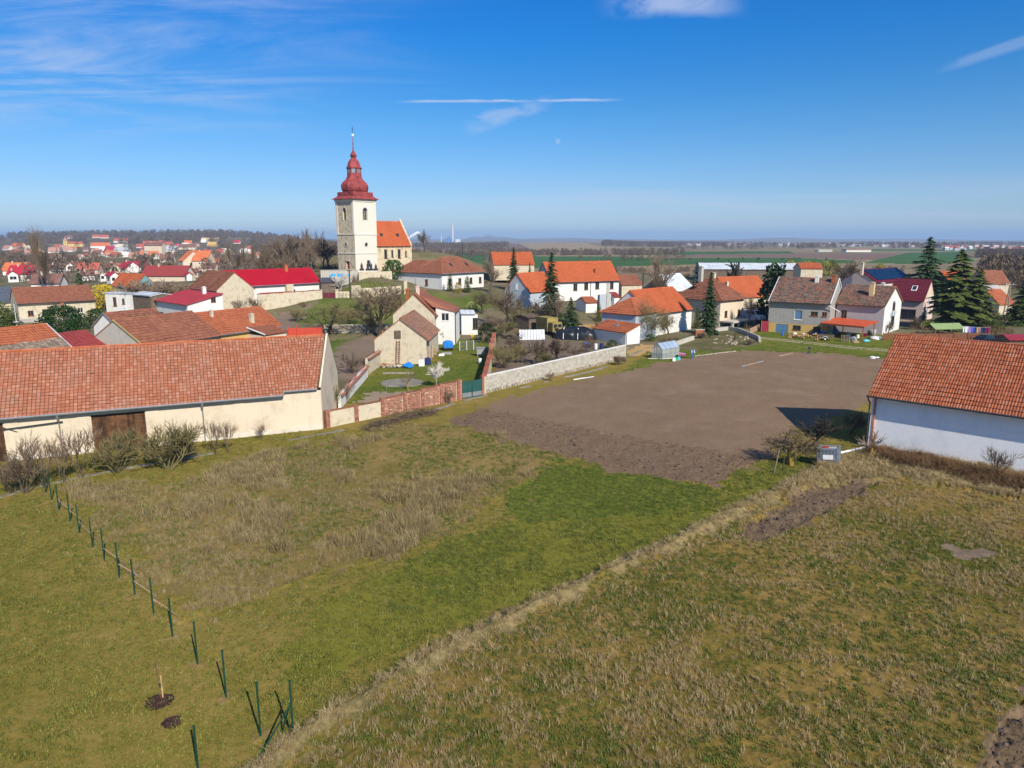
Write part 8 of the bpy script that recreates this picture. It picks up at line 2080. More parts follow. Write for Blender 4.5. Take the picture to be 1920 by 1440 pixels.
# brush heap by the path
bh_ = MB()
for i in range(620):
 t = rnd.random(); c_ = at_z(690 + 125 * t, 806 - 34 * t, 0); hgt = .9 * math.sin(math.pi * min(1, t * .9 + .1)) ** .5
 p = c_ + V(rnd.gauss(0, .45), rnd.gauss(0, .45), abs(rnd.gauss(0, .45)) * hgt); d = V(rnd.gauss(0, 1), rnd.gauss(0, .7), rnd.gauss(0, .3)).normalized() * rnd.uniform(.5, 1.5)
 bh_.tube([p - d / 2, p + V(0, 0, rnd.uniform(-.05, .1)), p + d / 2], [.02, .018, .008], 3, cap=False, r=rnd.random())
o = bh_.build('brush_heap', MT['twig']); tag(o, 'long heap of cut brushwood beside the path in front of the brick wall', 'brushwood'); o['kind'] = 'stuff'
post_px = [(76, 903, 880), (86, 925, 888), (97, 939, 894), (111, 958, 909), (132, 979, 927), (149, 1001, 946), (174, 1028, 970), (196, 1053, 991), (224, 1084, 1018), (253, 1117, 1048), (288.5, 1153, 1083), (324, 1196, 1122), (371, 1247.5, 1166), (424.5, 1310, 1219), (489, 1382, 1279), (551, 1391, 1276), (372, 1448, 1371)]
prev = None
pk = MB(); pk.tube([(0, 0, -.2), (0, 0, 1.86)], .035, 8); pk.tube([(0, 0, 1.86), (0, 0, 1.90)], .042, 8); pmesh = proto('post', pk, MT['green_steel'])
ck = MB(); ck.blob((0, 0, .01), (.075, .07, .04), 1, 2, .1); cmesh = proto('footing', ck, plain('concrete_pale', (.62, .6, .57), .9))
sk_ = MB(); sk_.blob((.1, .05, 0), (.42, .3, .05), 9, 2, .35); smesh = proto('soil', sk_, GM['dry_patch'])
PW = []
for i, (px, py, pt) in enumerate(post_px):
 g = at_z(px, py, 0); g.z = tz(g.x, g.y); PW.append(g)
 t_ = thing('fence_post', ('%s green fence post from the far end of the line across the near lawn' % ORD[min(i, 15)]), 'fence post', g, rnd.uniform(0, 6), 'green fence posts in a line')
 if i == len(post_px) - 1: t_['label'] = 'single green fence post cut by the lower edge, in front of the braced corner'; del t_['group']
 if i == 15: t_['label'] = 'green corner post carrying the diagonal braces'; del t_['group']
 if i == 14: t_['label'] = 'green fence post standing just left of the braced corner post'; del t_['group']
 t_.scale.z = max(.9, at_d(px, pt, g.y).z / 1.9)
 child('post', pmesh, t_); child('footing', cmesh, t_); child('bare_soil', smesh, t_)
t_ = thing('post_brace', 'long green diagonal brace leaning on the corner post', 'brace', at_z(485, 1421, 0)); top = PW[15] + V(0, 0, 1.5) - t_.location
k = MB(); k.tube([V(0, 0, 0), top], .032, 8); k.build('strut', MT['green_steel'], t_); child('footing', cmesh, t_)
t_ = thing('post_brace', 'short green brace behind the corner post', 'brace', at_z(528, 1376, 0)); top = PW[15] + V(0, 0, 1.6) - t_.location
k = MB(); k.tube([V(0, 0, 0), top], .03, 8); k.build('strut', MT['green_steel'], t_); child('footing', cmesh, t_)
# warning tape between the posts
MT['tape'] = None
tm, nt, b = new_mat('barrier_tape'); a = attr(nt); c = ramp(nt, a, [(0, (.50, .12, .10)), (.5, (.65, .62, .58))], 'CONSTANT'); nt.links.new(c, b.inputs['Base Color']); b.inputs['Roughness'].default_value = .5
k = MB(); seq = [3, 4, 5, 7, 8, 9, 10, 11]
for a_i, b_i in zip(seq, seq[1:]):
 A, B = PW[a_i] + V(.04, 0, .75), PW[b_i] + V(.04, 0, .75); n = 60; sag = .55 * (1 if a_i % 2 else .7)
 for j in range(n):
  f0, f1 = j / n, (j + 1) / n; f = lambda t: A.lerp(B, t) + V(.9 * math.sin(math.pi * t) * (.5 if a_i > 6 else .25), .3 * math.sin(math.pi * t), -sag * math.sin(math.pi * t))
  p, q = f(f0), f(f1); k.poly([p, q, q + V(0, 0, .04), p + V(0, 0, .04)], 0.2 if j % 2 else .8)
o = k.build('barrier_tape', tm); tag(o, 'red and white barrier tape strung loosely along the green posts', 'tape')
# sapling with stake in a mulch ring, and a second mulch patch
sp_ = thing('sapling', 'newly planted whip tied to a pale stake in a dark mulch ring', 'sapling', at_z(301, 1311, 0))
k = MB(); k.tube([(0.1, 0, 0), (.1, 0, 1.0)], .03, 6); k.build('stake', MT['log_wood'], sp_); k = MB(); k.tube([(0, 0, 0), (-.03, .02, 1.2), (-.06, 0, 2.0)], [.014, .01, .004], 5)
for i in range(7): z = .7 + i * .18; k.tube([(-.03, 0, z), (-.03 + rnd.uniform(-.16, .16), rnd.uniform(-.15, .15), z + .22)], [.006, .003], 3)
k.build('stem', MT['twig'], sp_); k = MB(); k.bar(V(0, 0, .62), V(.12, 0, .62), .05); k.build('tie', MT['rubber'], sp_)
MT['mulch'] = plain('mulch', (.07, .035, .025), .95, var=.4, scale=6, per_face=.5)
for (px, py, w, lab, host) in ((299, 1316, .46, 'ring of dark mulch around the planted whip', 1), (322, 1355, .30, 'lone dark mulch patch near the planted whip', 0)):
 k = MB()
 for i in range(150): r_ = w * math.sqrt(rnd.random()); a = rnd.uniform(0, 6.28); k.box((r_ * math.cos(a), r_ * math.sin(a), rnd.uniform(.0, .05)), (rnd.uniform(.06, .16), rnd.uniform(.04, .1), .04), rnd.uniform(0, 3), tilt=Matrix.Rotation(rnd.uniform(-.5, .5), 3, 'X'))
 o = k.build('mulch', MT['mulch']); o.location = at_z(px, py, 0.02); tag(o, lab, 'mulch'); o['kind'] = 'stuff'
MT['far_white'] = plain('far_white', (.72, .69, .63), .9, var=.08); MT['far_grey'] = plain('far_grey', (.4, .42, .45), .8, var=.1)
MT['far_orange'] = plain('far_orange', (.55, .15, .055), .85, var=.15, scale=.4); MT['far_red'] = plain('far_red', (.40, .10, .065), .85, var=.15, scale=.4); MT['far_pink'] = plain('far_pink', (.42, .22, .17), .85, var=.2, scale=.4); MT['far_crimson'] = plain('far_crimson', (.38, .02, .04), .7, var=.1); MT['far_brown'] = plain('far_brown', (.20, .10, .075), .85, var=.2, scale=.4)
RC = dict(o='far_orange', r='far_red', p='far_pink', c='far_crimson', b='far_brown', w='far_white', g='far_grey', y='yellow_plaster', k='ochre_plaster', n='cream_plaster', s='slate', d='tile_darkred')

def far_house(px, py, wpx, rc, wc, ang, lab, hpx=None, D=None, cat='house', wins=0, steep=.74, depth=None):
 g = ground(px, py) if D is None else at_d(px, py, D); z = g.z; s = g.y / FPX
 L = wpx * s; h_ = min(3.6, max(1.8, L * .17)) if hpx is None else (hpx * s if hpx > 8 else hpx); W = min(L * .8, 9) if depth is None else depth
 c_, s_ = math.cos(R(ang)), math.sin(R(ang)); c0 = Vector((g.x - c_ * L / 2, g.y - s_ * L / 2, z))
 t = thing('house', lab, cat, c0, R(ang))
 k = MB(); k.cr = .5; holed_wall(k, V(.2, .2, 0), V(1, 0, 0), L - .4, -2, h_, []); holed_wall(k, V(L - .2, .2, 0), V(0, 1, 0), W - .4, -2, h_, []); holed_wall(k, V(L - .2, W - .2, 0), V(-1, 0, 0), L - .4, -2, h_, []); holed_wall(k, V(.2, W - .2, 0), V(0, -1, 0), W - .4, -2, h_, [])
 rise = W / 2 * steep * 1.5
 for x in (.2, L - .2): k.poly([(x, .2, h_), (x, W - .2, h_), (x, W / 2, h_ + rise - .1)])
 wo = k.build('wall', MT[RC[wc]], t)
 k = MB(); slab(k, [V(-.2, -.3, h_ - .15), V(L + .2, -.3, h_ - .15), V(L + .2, W / 2, h_ + rise), V(-.2, W / 2, h_ + rise)], .2); slab(k, [V(L + .2, W + .3, h_ - .15), V(-.2, W + .3, h_ - .15), V(-.2, W / 2, h_ + rise), V(L + .2, W / 2, h_ + rise)], .2)
 ro = k.build('roof', MT[RC[rc]], t)
 if wpx > 18: k = MB(); k.box((L * .3, W * .45, h_ + rise), (.5, .5, 1.3)); k.build('chimney', MT['old_plaster'], ro)
 for i in range(wins):
  k = MB(); x = L * (i + .5) / wins; k.box((x, .17, h_ * .55), (min(1.1, L / wins * .4), .08, h_ * .38)); k.build('window', MT['glass'], wo)
  k = MB(); y = W * (i + .5) / wins
  if i < 2: k.box((L - .17, W * (.35 + .3 * i), h_ * .55), (.08, 1.0, h_ * .38)); k.build('window', MT['glass'], wo)
 return t

FH = [(30, 466, 38, 'o', 'k', -30, 'orange-roofed barn with ochre gable on the far left hillside'), (10, 469, 16, 'p', 'w', -20, 'pinkish roof below the ochre-gabled far barn'), (52, 466, 8, 'w', 'w', -30, 'tiny white gable right of the ochre-gabled far barn'),
  (98, 444, 13, 'w', 'g', 0, 'whitish hall on the far hilltop left of the orange hall'), (113, 444, 18, 'o', 'w', 0, 'orange-roofed hall on the far hilltop above the yellow church'), (131, 447, 9, 'b', 'w', 20, 'dark-roofed house right of the orange hilltop hall'),
  (165, 443, 12, 'p', 'n', 10, 'upper left red house of the hillside row right of the yellow church'), (180, 446, 13, 'r', 'n', 10, 'second red house of the hillside row'), (196, 447, 14, 'r', 'n', 15, 'third red house at the right end of the hillside row'),
  (106, 465, 10, 'r', 'w', 0, 'small red roof left of the yellow church'), (119, 466, 9, 'p', 'w', 30, 'pink roof touching the yellow church tower'), (127, 472, 17, 'p', 'w', 10, 'pinkish roof in front of the yellow church'),
  (187, 465, 33, 'o', 'w', 5, 'long bright orange roof right of the yellow church'), (186, 473, 17, 'w', 'c', 0, 'white-fronted hall below the long bright orange roof'), (204, 471, 17, 'c', 'w', 0, 'crimson roof right of the white-fronted hall'), (161, 471, 9, 'b', 'n', 30, 'yellowish gable left of the white-fronted hall'),
  (212, 464, 10, 'g', 'w', -40, 'white steep gable left of the pale hall'), (226, 467, 20, 'n', 'w', -10, 'pale flat hall above the grey shed'), (226, 455, 26, 'r', 'w', 0, 'long red-roofed white house at the foot of the wood'), (230, 473, 19, 'g', 'w', 0, 'grey roofed shed in front of the pale hall'), (237, 482, 13, 'w', 'w', 30, 'white sloping roof below the grey shed'), (212, 480, 12, 'k', 'y', 0, 'small yellow shed left of the white sloping roof'),
  (262, 465, 12, 'r', 'w', 10, 'left red house of the terrace above the cream apartment block'), (275, 459, 12, 'r', 'n', 20, 'red house behind the terrace, left'), (287, 459, 11, 'o', 'n', 0, 'orange house behind the terrace, middle'), (289, 463, 9, 'p', 'n', -40, 'pink gable at the right of the terrace'),
  (304, 458, 12, 'r', 'n', 15, 'red-brown house right of the pink gable'), (315, 461, 14, 'r', 'n', 0, 'red roof left of the cream gable'), (323, 465, 8, 'k', 'n', -40, 'small cream gable left of the crimson roof'), (334, 464, 11, 'c', 'w', 10, 'crimson-roofed house in the far terrace'), (352, 458, 13, 'o', 'n', 10, 'bright orange roof right of the crimson one'), (346, 463, 12, 'w', 'w', 0, 'white flat house below the bright orange roof'),
  (370, 463, 9, 'p', 'p', 40, 'lilac gabled house right of the bright orange roof'), (393, 454, 30, 'k', 'n', 5, 'large cream villa at the foot of the wood'), (381, 455, 9, 'w', 'w', 0, 'white wing left of the large cream villa'), (396, 462, 17, 'y', 'y', -8, 'yellow house below the large cream villa'), (443, 457, 11, 'c', 'w', 0, 'white house with maroon roof on the slope behind the poplars'),
  (350, 468, 30, 'b', 'n', 5, 'long brownish roof above the big orange-roofed cream house'), (320, 472, 20, 'g', 'w', 10, 'grey shed left of the long brownish roof'), (319, 480, 12, 'n', 'n', 0, 'rounded cream shed below the grey shed'), (422, 475, 14, 'w', 'w', 0, 'white low house left of the first poplar'), (312, 492, 24, 'b', 'w', 10, 'white low house with brown roof behind the red dome-shaped bush'), (456, 474, 12, 'w', 'w', 0, 'white house glimpsed between the poplars'), (470, 474, 8, 'w', 'w', 20, 'second white house glimpsed between the poplars')]
for f in FH: far_house(*f)
MH = [(28, 516, 42, 'o', 'w', 10, 'orange roof behind the white house with red roof at the left edge', 230, 0), (40, 528, 46, 'c', 'w', 10, 'white house with steep red roof and skylights at the left', 222, 2), (15, 529, 22, 'c', 'w', -55, 'white red-edged gable house at the left edge meadow', 216, 2), (108, 512, 26, 'b', 'w', 35, 'grey-brown roof right of the tall poplar', 240, 0), (122, 508, 18, 'b', 'w', -50, 'white gable with dark roof right of the poplars', 232, 1), (140, 508, 28, 'b', 'n', 10, 'brown roof right of the white dark-roofed gable', 236, 0),
  (165, 514, 36, 'r', 'n', 12, 'rust roof left of the small cream gable', 214, 0), (202, 512, 24, 'r', 'n', -45, 'cream gable with timber edge at the end of the rust roof', 208, 2), (214, 509, 20, 'r', 'n', 10, 'orange-brown roof behind the cream timber-edged gable', 240, 0), (228, 511, 36, 'c', 'w', -40, 'maroon roof with skylights left of the long dark red roof', 200, 0), (186, 528, 16, 'p', 'w', -45, 'white gable left of the teal house', 188, 1), (203, 532, 22, 'c', 'w', -40, 'dark red small roof just left of the teal house', 184, 1), (166, 526, 22, 'b', 'w', 30, 'low brown roof behind the conifer at the salmon cottage', 195, 0),
  (306, 528, 84, 'd', 'n', -4, 'very long dark red roof behind the brown thicket', 196, 0), (262, 506, 28, 'c', 'w', 0, 'crimson roof behind the very long dark red one', 225, 0), (268, 519, 14, 's', 'b', 0, 'small dark flat shed with chimney before the long dark red roof', 186, 0), (352, 503, 36, 'o', 'n', -38, 'big cream gabled house with orange-red roof behind the long roof', 262, 3), (375, 507, 28, 'o', 'n', 0, 'low orange roof below the big cream gable', 238, 0), (340, 507, 18, 'o', 'n', -40, 'small orange-roofed cream house left of the big cream gable', 240, 1), (409, 500, 26, 'o', 'w', -35, 'white twin-gabled house with steep orange roof', 275, 2), (288, 481, 34, 'b', 'n', -4, 'cream three-storey apartment block', 420, 0),
  (85, 545, 50, 'b', 'w', 10, 'flat cream-edged brown roof directly behind the salmon cottage', 178, 0), (362, 520, 20, 'b', 'n', 20, 'brown roof between the long dark red roof and the brown cream-gabled house', 190, 0), (348, 527, 14, 'c', 'w', -50, 'lilac-white gable with red roof left of the cream streaked house', 176, 0), (390, 510, 26, 'b', 'n', -5, 'brown roof with white chimneys behind the cream streaked house', 218, 0)]
rv = random.Random(31)
for i in range(44):
 x = rv.uniform(2, 480); y = rv.uniform(466, 488); rc = rv.choice('orprpbo')
 far_house(x, y, rv.uniform(11, 19), rc, rv.choice('wnn'), rv.uniform(-50, 40), 'small %s-roofed pale house in the crowd of the far village' % {'o': 'orange', 'r': 'red', 'p': 'pinkish', 'b': 'brown'}[rc])['group'] = 'crowd of %s roofs in the far village' % {'o': 'orange', 'r': 'red', 'p': 'pinkish', 'b': 'brown'}[rc]
for px, py, w, rc, wc, ang, lab, D_, wn2 in MH:
 s = D_ / FPX
 far_house(px, py, w, rc, wc, ang, lab, wins=wn2, steep=.56 if rc != 's' else .05, hpx=(20 if 'apartment' in lab else 5.5 if 'big cream' in lab else 3.0 if wn2 else 2.3), depth=13 if 'big cream' in lab else None)
ap = [o for o in bpy.data.objects if o.get('label', '') == 'cream three-storey apartment block'][0]
for i in range(3):
 for j in range(6): k = MB(); k.box((1 + j * 1.7, .14, 1.2 + i * 2.0), (.8, .1, 1.0)); k.build('window', MT['glass'], [c for c in ap.children if c.name.startswith('wall')][0])
# dome-shaped reddish bush among the houses
T('round_bush', 'round_bush', 'rust-red rounded beech bush before the white low house', 313, 503, 490, 0.95, cat='bush')
bb_ = [o for o in bpy.data.objects if 'rust-red rounded' in o.get('label', '')][0]
MT['rust_leaf'] = leaf_mat('rust_leaf', [(0, (.22, .06, .02)), (1, (.45, .14, .05))])
for c in bb_.children:
 if c.name.startswith('crown'): c.data = c.data.copy(); c.data.materials[0] = MT['rust_leaf']
# yellow church in the far village
g = ground(124.5, 463); yc = thing('yellow_church', 'small yellow church with pointed pink spire in the far village', 'church', g, R(8)); s = g.y / FPX
k = MB(); k.box((0, 0, 5 * s), (6.2 * s, 6.2 * s, 12 * s)); yt = k.build('tower', MT['ochre_plaster'], yc); yt.data.materials[0] = plain('church_yellow', (.62, .46, .16), .9)
k = MB(); k.lathe([(5.2 * s, 11 * s), (2.0 * s, 14.5 * s), (.2 * s, 20 * s)], 4, (0, 0, 0), R(45)); k.build('spire', MT['far_pink'], yc)
k = MB(); k.box((16 * s, 3 * s, 2 * s), (25 * s, 8 * s, 9 * s)); k.build('nave', yt.data.materials[0], yc)
k = MB(); slab(k, [V(3.4 * s, -1.6 * s, 6 * s), V(29 * s, -1.6 * s, 6 * s), V(29 * s, 3 * s, 9.5 * s), V(3.4 * s, 3 * s, 9.5 * s)], .3); slab(k, [V(29 * s, 7.6 * s, 6 * s), V(3.4 * s, 7.6 * s, 6 * s), V(3.4 * s, 3 * s, 9.5 * s), V(29 * s, 3 * s, 9.5 * s)], .3); k.build('nave_roof', MT['far_red'], yc)
k = MB(); k.box((0, -3.15 * s, 7 * s), (1.2 * s, .1, 2 * s)); k.build('window', MT['glass'], yt)

Dp = 5200.0; s = Dp / FPX
g = at_d(849, 452, Dp); ps_ = thing('power_station', 'distant power station with tall white chimney on the horizon', 'power station', (g.x, g.y, tz(g.x, g.y)))
k = MB(); k.tube([(0, 0, -5), (0, 0, 32 * s)], [1.6 * s, 1.1 * s], 12); k.build('chimney', MT['far_white'], ps_)
k = MB(); k.tube([(-21 * s, 0, -5), (-21 * s, 0, 12 * s)], [.8 * s, .6 * s], 10); k.build('chimney', MT['far_white'], ps_)
k = MB(); k.box((9.5 * s, 0, 2.6 * s), (9 * s, 20, 5.2 * s)); k.build('hall', MT['far_white'], ps_)
MT['far_blue'] = plain('far_blue', (.10, .2, .42), .8)
for x, w, hh in ((-12, 4, 6.5), (-7.5, 3.5, 9.5), (-4, 3, 7.5), (4, 2, 4)): k = MB(); k.box((x * s, 0, hh * s / 2), (w * s, 30, hh * s)); k.build('boiler_house', MT['far_blue'], ps_)
pm = MB()
for i in range(26): t = i / 25; pm.blob(((-82 + 19 * t) * s + rnd.uniform(-1, 1) * s, 0, (7 + 10 * t + rnd.uniform(-1.2, 1.2)) * s), ((1.4 + 1.5 * t) * s,) * 3, i, 2, .2)
o = pm.build('steam_plume', plain('steam', (.85, .86, .88), 1.0, var=.03), smooth=True); o.location = (g.x, g.y, tz(g.x, g.y)); tag(o, 'white steam plume drifting up behind the church', 'steam'); o['kind'] = 'stuff'
for lab, px, py, w, hh, D_ in (('long white warehouse with pale roof on the far plain', 1605, 474, 44, 4.2, 1050), ('short white warehouse left of the long one', 1543, 474, 24, 2.2, 1080), ('white factory hall on the far slope', 1578, 460, 22, 2.2, 2300), ('white industrial hall on the far plain near the right edge', 1842, 464, 30, 2.2, 1900)):
 s = D_ / FPX; g = at_d(px, py, D_); t_ = thing('warehouse', lab, 'warehouse', (g.x, g.y, tz(g.x, g.y)), R(-4))
 k = MB(); k.box((0, 0, hh * s / 2), (w * s, 18, hh * s)); k.build('wall', MT['far_white'], t_); k = MB(); k.box((0, 0, hh * s + .4), (w * s + 1, 20, .8)); k.build('roof', MT['far_pink'] if px == 1605 else MT['far_white'], t_)
tn_ = MB()
rr_ = random.Random(3)
def town(n, x0, x1, y0, y1, fr=.55):
 for i in range(n):
  px, py = rr_.uniform(x0, x1), y0 + (y1 - y0) * rr_.random()
  g = ground(px, py); w = rr_.uniform(7, 11); a = rr_.uniform(0, 3)
  tn_.cm = 0; tn_.box((g.x, g.y, g.z + 1.8), (w, 8, 4.5), a); tn_.cm = 1 if rr_.random() < fr else 2
  tn_.box((g.x, g.y, g.z + 4.8), (w * 1.05, 6, 1.8), a)
town(34, 1285, 1400, 457.5, 461); town(40, 1460, 1620, 456, 463); town(34, 1640, 1720, 455, 464); town(46, 1760, 1925, 461, 471, .8)
o = tn_.build('distant_town', [MT['far_grey'], MT['far_red'], MT['far_white']]); tag(o, 'scattered pale houses of distant towns on the plain', 'town'); o['kind'] = 'stuff'
nrs = np.random.RandomState(5)

def tuft(key, n, h, w, lean, mat, seed, spread=.12, curl=.3):
 rr = random.Random(seed); mb = MB()
 for i in range(n):
  a = rr.uniform(0, 6.283); r_ = spread * math.sqrt(rr.random()); x, y = r_ * math.cos(a), r_ * math.sin(a)
  b = rr.uniform(0, 6.283); l = lean * rr.uniform(.2, 1.2); hh = h * rr.uniform(.55, 1.15); dx, dy = math.cos(b) * l * hh, math.sin(b) * l * hh
  px_, py_ = -math.sin(b) * w, math.cos(b) * w; t = rr.random()
  mb.poly([(x - px_, y - py_, 0), (x + px_, y + py_, 0), (x + dx * .4 + px_ * .7, y + dy * .4 + py_ * .7, hh * .6), (x + dx * .4 - px_ * .7, y + dy * .4 - py_ * .7, hh * .6)], t)
  mb.poly([(x + dx * .4 - px_ * .7, y + dy * .4 - py_ * .7, hh * .6), (x + dx * .4 + px_ * .7, y + dy * .4 + py_ * .7, hh * .6), (x + dx * (1 + curl), y + dy * (1 + curl), hh * (1 - curl * .3))], t)
 return mb.build('tuft_' + key, mat, link=False)

MT['straw'] = leaf_mat('straw', [(0, (.14, .10, .04)), (.5, (.31, .225, .105)), (1, (.52, .40, .22))], .85)
MT['straw_pale'] = leaf_mat('straw_pale', [(0, (.19, .14, .055)), (.5, (.35, .26, .12)), (1, (.52, .41, .22))], .85)
MT['blade'] = leaf_mat('blade', [(0, (.042, .064, .011)), (.5, (.095, .125, .022)), (1, (.19, .20, .05))], .75)
MT['blade_yellow'] = leaf_mat('blade_yellow', [(0, (.075, .085, .013)), (.5, (.15, .155, .03)), (1, (.28, .25, .08))], .75)
MT['weed'] = leaf_mat('weed', [(0, (.13, .096, .04)), (.5, (.25, .19, .09)), (1, (.42, .335, .175))], .9)
SRC = {
 'straw': [tuft('straw', 16, .30, .010, .5, MT['straw'], 1), tuft('straw2', 14, .24, .011, .9, MT['straw'], 2), tuft('straw3', 12, .36, .009, .4, MT['straw'], 3)],
 'pale': [tuft('pale', 26, .42, .010, .8, MT['straw_pale'], 4, .2, .5), tuft('pale2', 24, .36, .011, 1.1, MT['straw_pale'], 5, .22, .6), tuft('pale3', 20, .5, .009, .6, MT['straw'], 6, .18, .5)],
 'green': [tuft('green', 18, .16, .011, .6, MT['blade'], 7, .15), tuft('green2', 16, .12, .012, .8, MT['blade'], 8, .16)],
 'short': [tuft('short', 16, .07, .010, .7, MT['blade_yellow'], 9, .16), tuft('short2', 14, .09, .009, .6, MT['blade_yellow'], 10, .15)],
 'weed': [tuft('weed', 22, .50, .009, .35, MT['weed'], 11, .2, .1), tuft('weed2', 26, .40, .010, .55, MT['weed'], 12, .25, .2)],
 'bush': [tuft('bush', 90, .75, .010, .55, MT['weed'], 13, .38, .1), tuft('bush2', 80, .65, .011, .75, MT['weed'], 14, .42, .2)],
 'bramble': [tuft('bramble', 70, .8, .012, .8, MT['bramble'], 15, .4, .5), tuft('bramble2', 60, .65, .012, 1.1, MT['bramble'], 16, .4, .6)],
}

def gn_scatter(name, src, pts, scl, label, cat, tilt=.12):
 """many small tufts as one ground-cover object"""
 if len(pts) == 0: return
 c = bpy.data.collections.new('kit_' + name)
 for o in src: c.objects.link(o)
 me = bpy.data.meshes.new(name); me.vertices.add(len(pts)); me.vertices.foreach_set('co', np.asarray(pts, np.float32).ravel())
 a = me.attributes.new('scl', 'FLOAT', 'POINT'); a.data.foreach_set('value', np.asarray(scl, np.float32))
 rot = np.stack([nrs.normal(0, tilt, len(pts)), nrs.normal(0, tilt, len(pts)), nrs.uniform(0, 6.283, len(pts))], 1)
 a = me.attributes.new('rot', 'FLOAT_VECTOR', 'POINT'); a.data.foreach_set('vector', rot.astype(np.float32).ravel())
 o = bpy.data.objects.new(name, me); COL.objects.link(o)
 t = bpy.data.node_groups.new('gn_' + name, 'GeometryNodeTree')
 t.interface.new_socket('Geometry', in_out='INPUT', socket_type='NodeSocketGeometry'); t.interface.new_socket('Geometry', in_out='OUTPUT', socket_type='NodeSocketGeometry')
 gi, go = t.nodes.new('NodeGroupInput'), t.nodes.new('NodeGroupOutput'); ip = t.nodes.new('GeometryNodeInstanceOnPoints'); ci = t.nodes.new('GeometryNodeCollectionInfo')
 ci.inputs['Collection'].default_value = c; ci.inputs['Separate Children'].default_value = True; ci.inputs['Reset Children'].default_value = True
 ip.inputs['Pick Instance'].default_value = True
 na = t.nodes.new('GeometryNodeInputNamedAttribute'); na.data_type = 'FLOAT'; na.inputs['Name'].default_value = 'scl'
 nb = t.nodes.new('GeometryNodeInputNamedAttribute'); nb.data_type = 'FLOAT_VECTOR'; nb.inputs['Name'].default_value = 'rot'
 L_ = t.links.new
 L_(gi.outputs[0], ip.inputs['Points']); L_(ci.outputs[0], ip.inputs['Instance']); L_(na.outputs[0], ip.inputs['Scale']); L_(nb.outputs[0], ip.inputs['Rotation']); L_(ip.outputs[0], go.inputs[0])
 m = o.modifiers.new('scatter', 'NODES'); m.node_group = t
 tag(o, label, cat); o['kind'] = 'stuff'
 return o

# height lookup on the built grid (bilinear in row / column)
def gz_at(X, Y):
 i = np.clip(np.searchsorted(rows, Y) - 1, 0, NR - 2); r0, r1 = rows[i], rows[i + 1]; fy = np.clip((Y - r0) / (r1 - r0), 0, 1)
 j = np.clip(((X / np.maximum(Y, .1)) - COLS[0]) / (COLS[1] - COLS[0]), 0, NC - 1.001); j0 = j.astype(int); fx = j - j0
 z = lambda a, b: GZ[a, b]
 return (z(i, j0) * (1 - fx) + z(i, j0 + 1) * fx) * (1 - fy) + (z(i + 1, j0) * (1 - fx) + z(i + 1, j0 + 1) * fx) * fy

def zone_at(X, Y):
 i = np.clip(np.searchsorted(rows, Y) - 1, 0, NR - 2); j = np.clip(((X / np.maximum(Y, .1)) - COLS[0]) / (COLS[1] - COLS[0]), 0, NC - 2).astype(int)
 return Zn[i, j]

def sample(n, x0, x1, y0, y1):
 X = nrs.uniform(x0, x1, n); Y = nrs.uniform(y0, y1, n)
 ok = (np.abs(X) < Y * .86 + 1.5)
 return X[ok], Y[ok]

def cover(name, src, zones, n, box, dens, scale, label, cat='grass', tilt=.12):
 X, Y = sample(n, *box)
 zn = zone_at(X, Y); ok = np.isin(zn, [ZI[z] for z in zones])
 ok &= nrs.uniform(0, 1, len(X)) < dens(X, Y)
 X, Y = X[ok], Y[ok]
 s = scale(X, Y) * nrs.uniform(.7, 1.35, len(X))
 return gn_scatter(name, SRC[src], np.stack([X, Y, gz_at(X, Y) - .01], 1), s, label, cat, tilt)

patch = lambda X, Y, f, sd: fbm(X * f, Y * f, sd)
gf = lambda X, Y: sstep(.42, .62, patch(X, Y, .16, 71) * .6 + patch(X, Y, .7, 72) * .4)      # green patches
cover('stubble_grass', 'straw', ['field', 'bank'], 125000, (-26, 45, 17, 62), lambda X, Y: (1 - .6 * gf(X, Y)) * np.clip(1.25 - Y / 75, .3, 1) * (.25 + .75 * sstep(.36, .5, patch(X, Y, .45, 69))), lambda X, Y: .48 + .22 * patch(X, Y, .3, 70), 'dry straw-coloured grass stubble over the right-hand field')
cover('field_grass', 'green', ['field'], 85000, (-26, 45, 17, 62), lambda X, Y: (.12 + .75 * gf(X, Y)) * np.clip(1.25 - Y / 75, .3, 1), lambda X, Y: np.full(len(X), .95), 'green grass patches growing through the right-hand field')
hdn = lambda X, Y: near_line(L_HEDGE, X, Y)
def cover_hedge():
 X, Y = sample(90000, -20, 36, 17, 62); d = hdn(X, Y); ok = (d < np.abs(nrs.normal(0, .36, len(X)))) & (nrs.uniform(0, 1, len(X)) < .25 + .9 * patch(X, Y, .45, 77))
 sign = inside(P_FIELD, X, Y); ok |= (sign & (d < 1.5) & (nrs.uniform(0, 1, len(X)) < .16 * patch(X, Y, .5, 79) * 2))
 X, Y = X[ok], Y[ok]; gn_scatter('tall_dry_grass', SRC['pale'], np.stack([X, Y, gz_at(X, Y) - .02], 1), nrs.uniform(.45, 1.0, len(X)) * (.35 + .85 * patch(X, Y, .6, 75)), 'strip of tall bleached grass along the bank between lawn and field', 'grass', .25)
cover_hedge()
cover('bank_grass', 'pale', ['bank'], 26000, (10, 48, 34, 66), lambda X, Y: .45 + .5 * patch(X, Y, .5, 76), lambda X, Y: np.full(len(X), .85), 'long dry grass on the bank below the white barn', 'grass', .3)
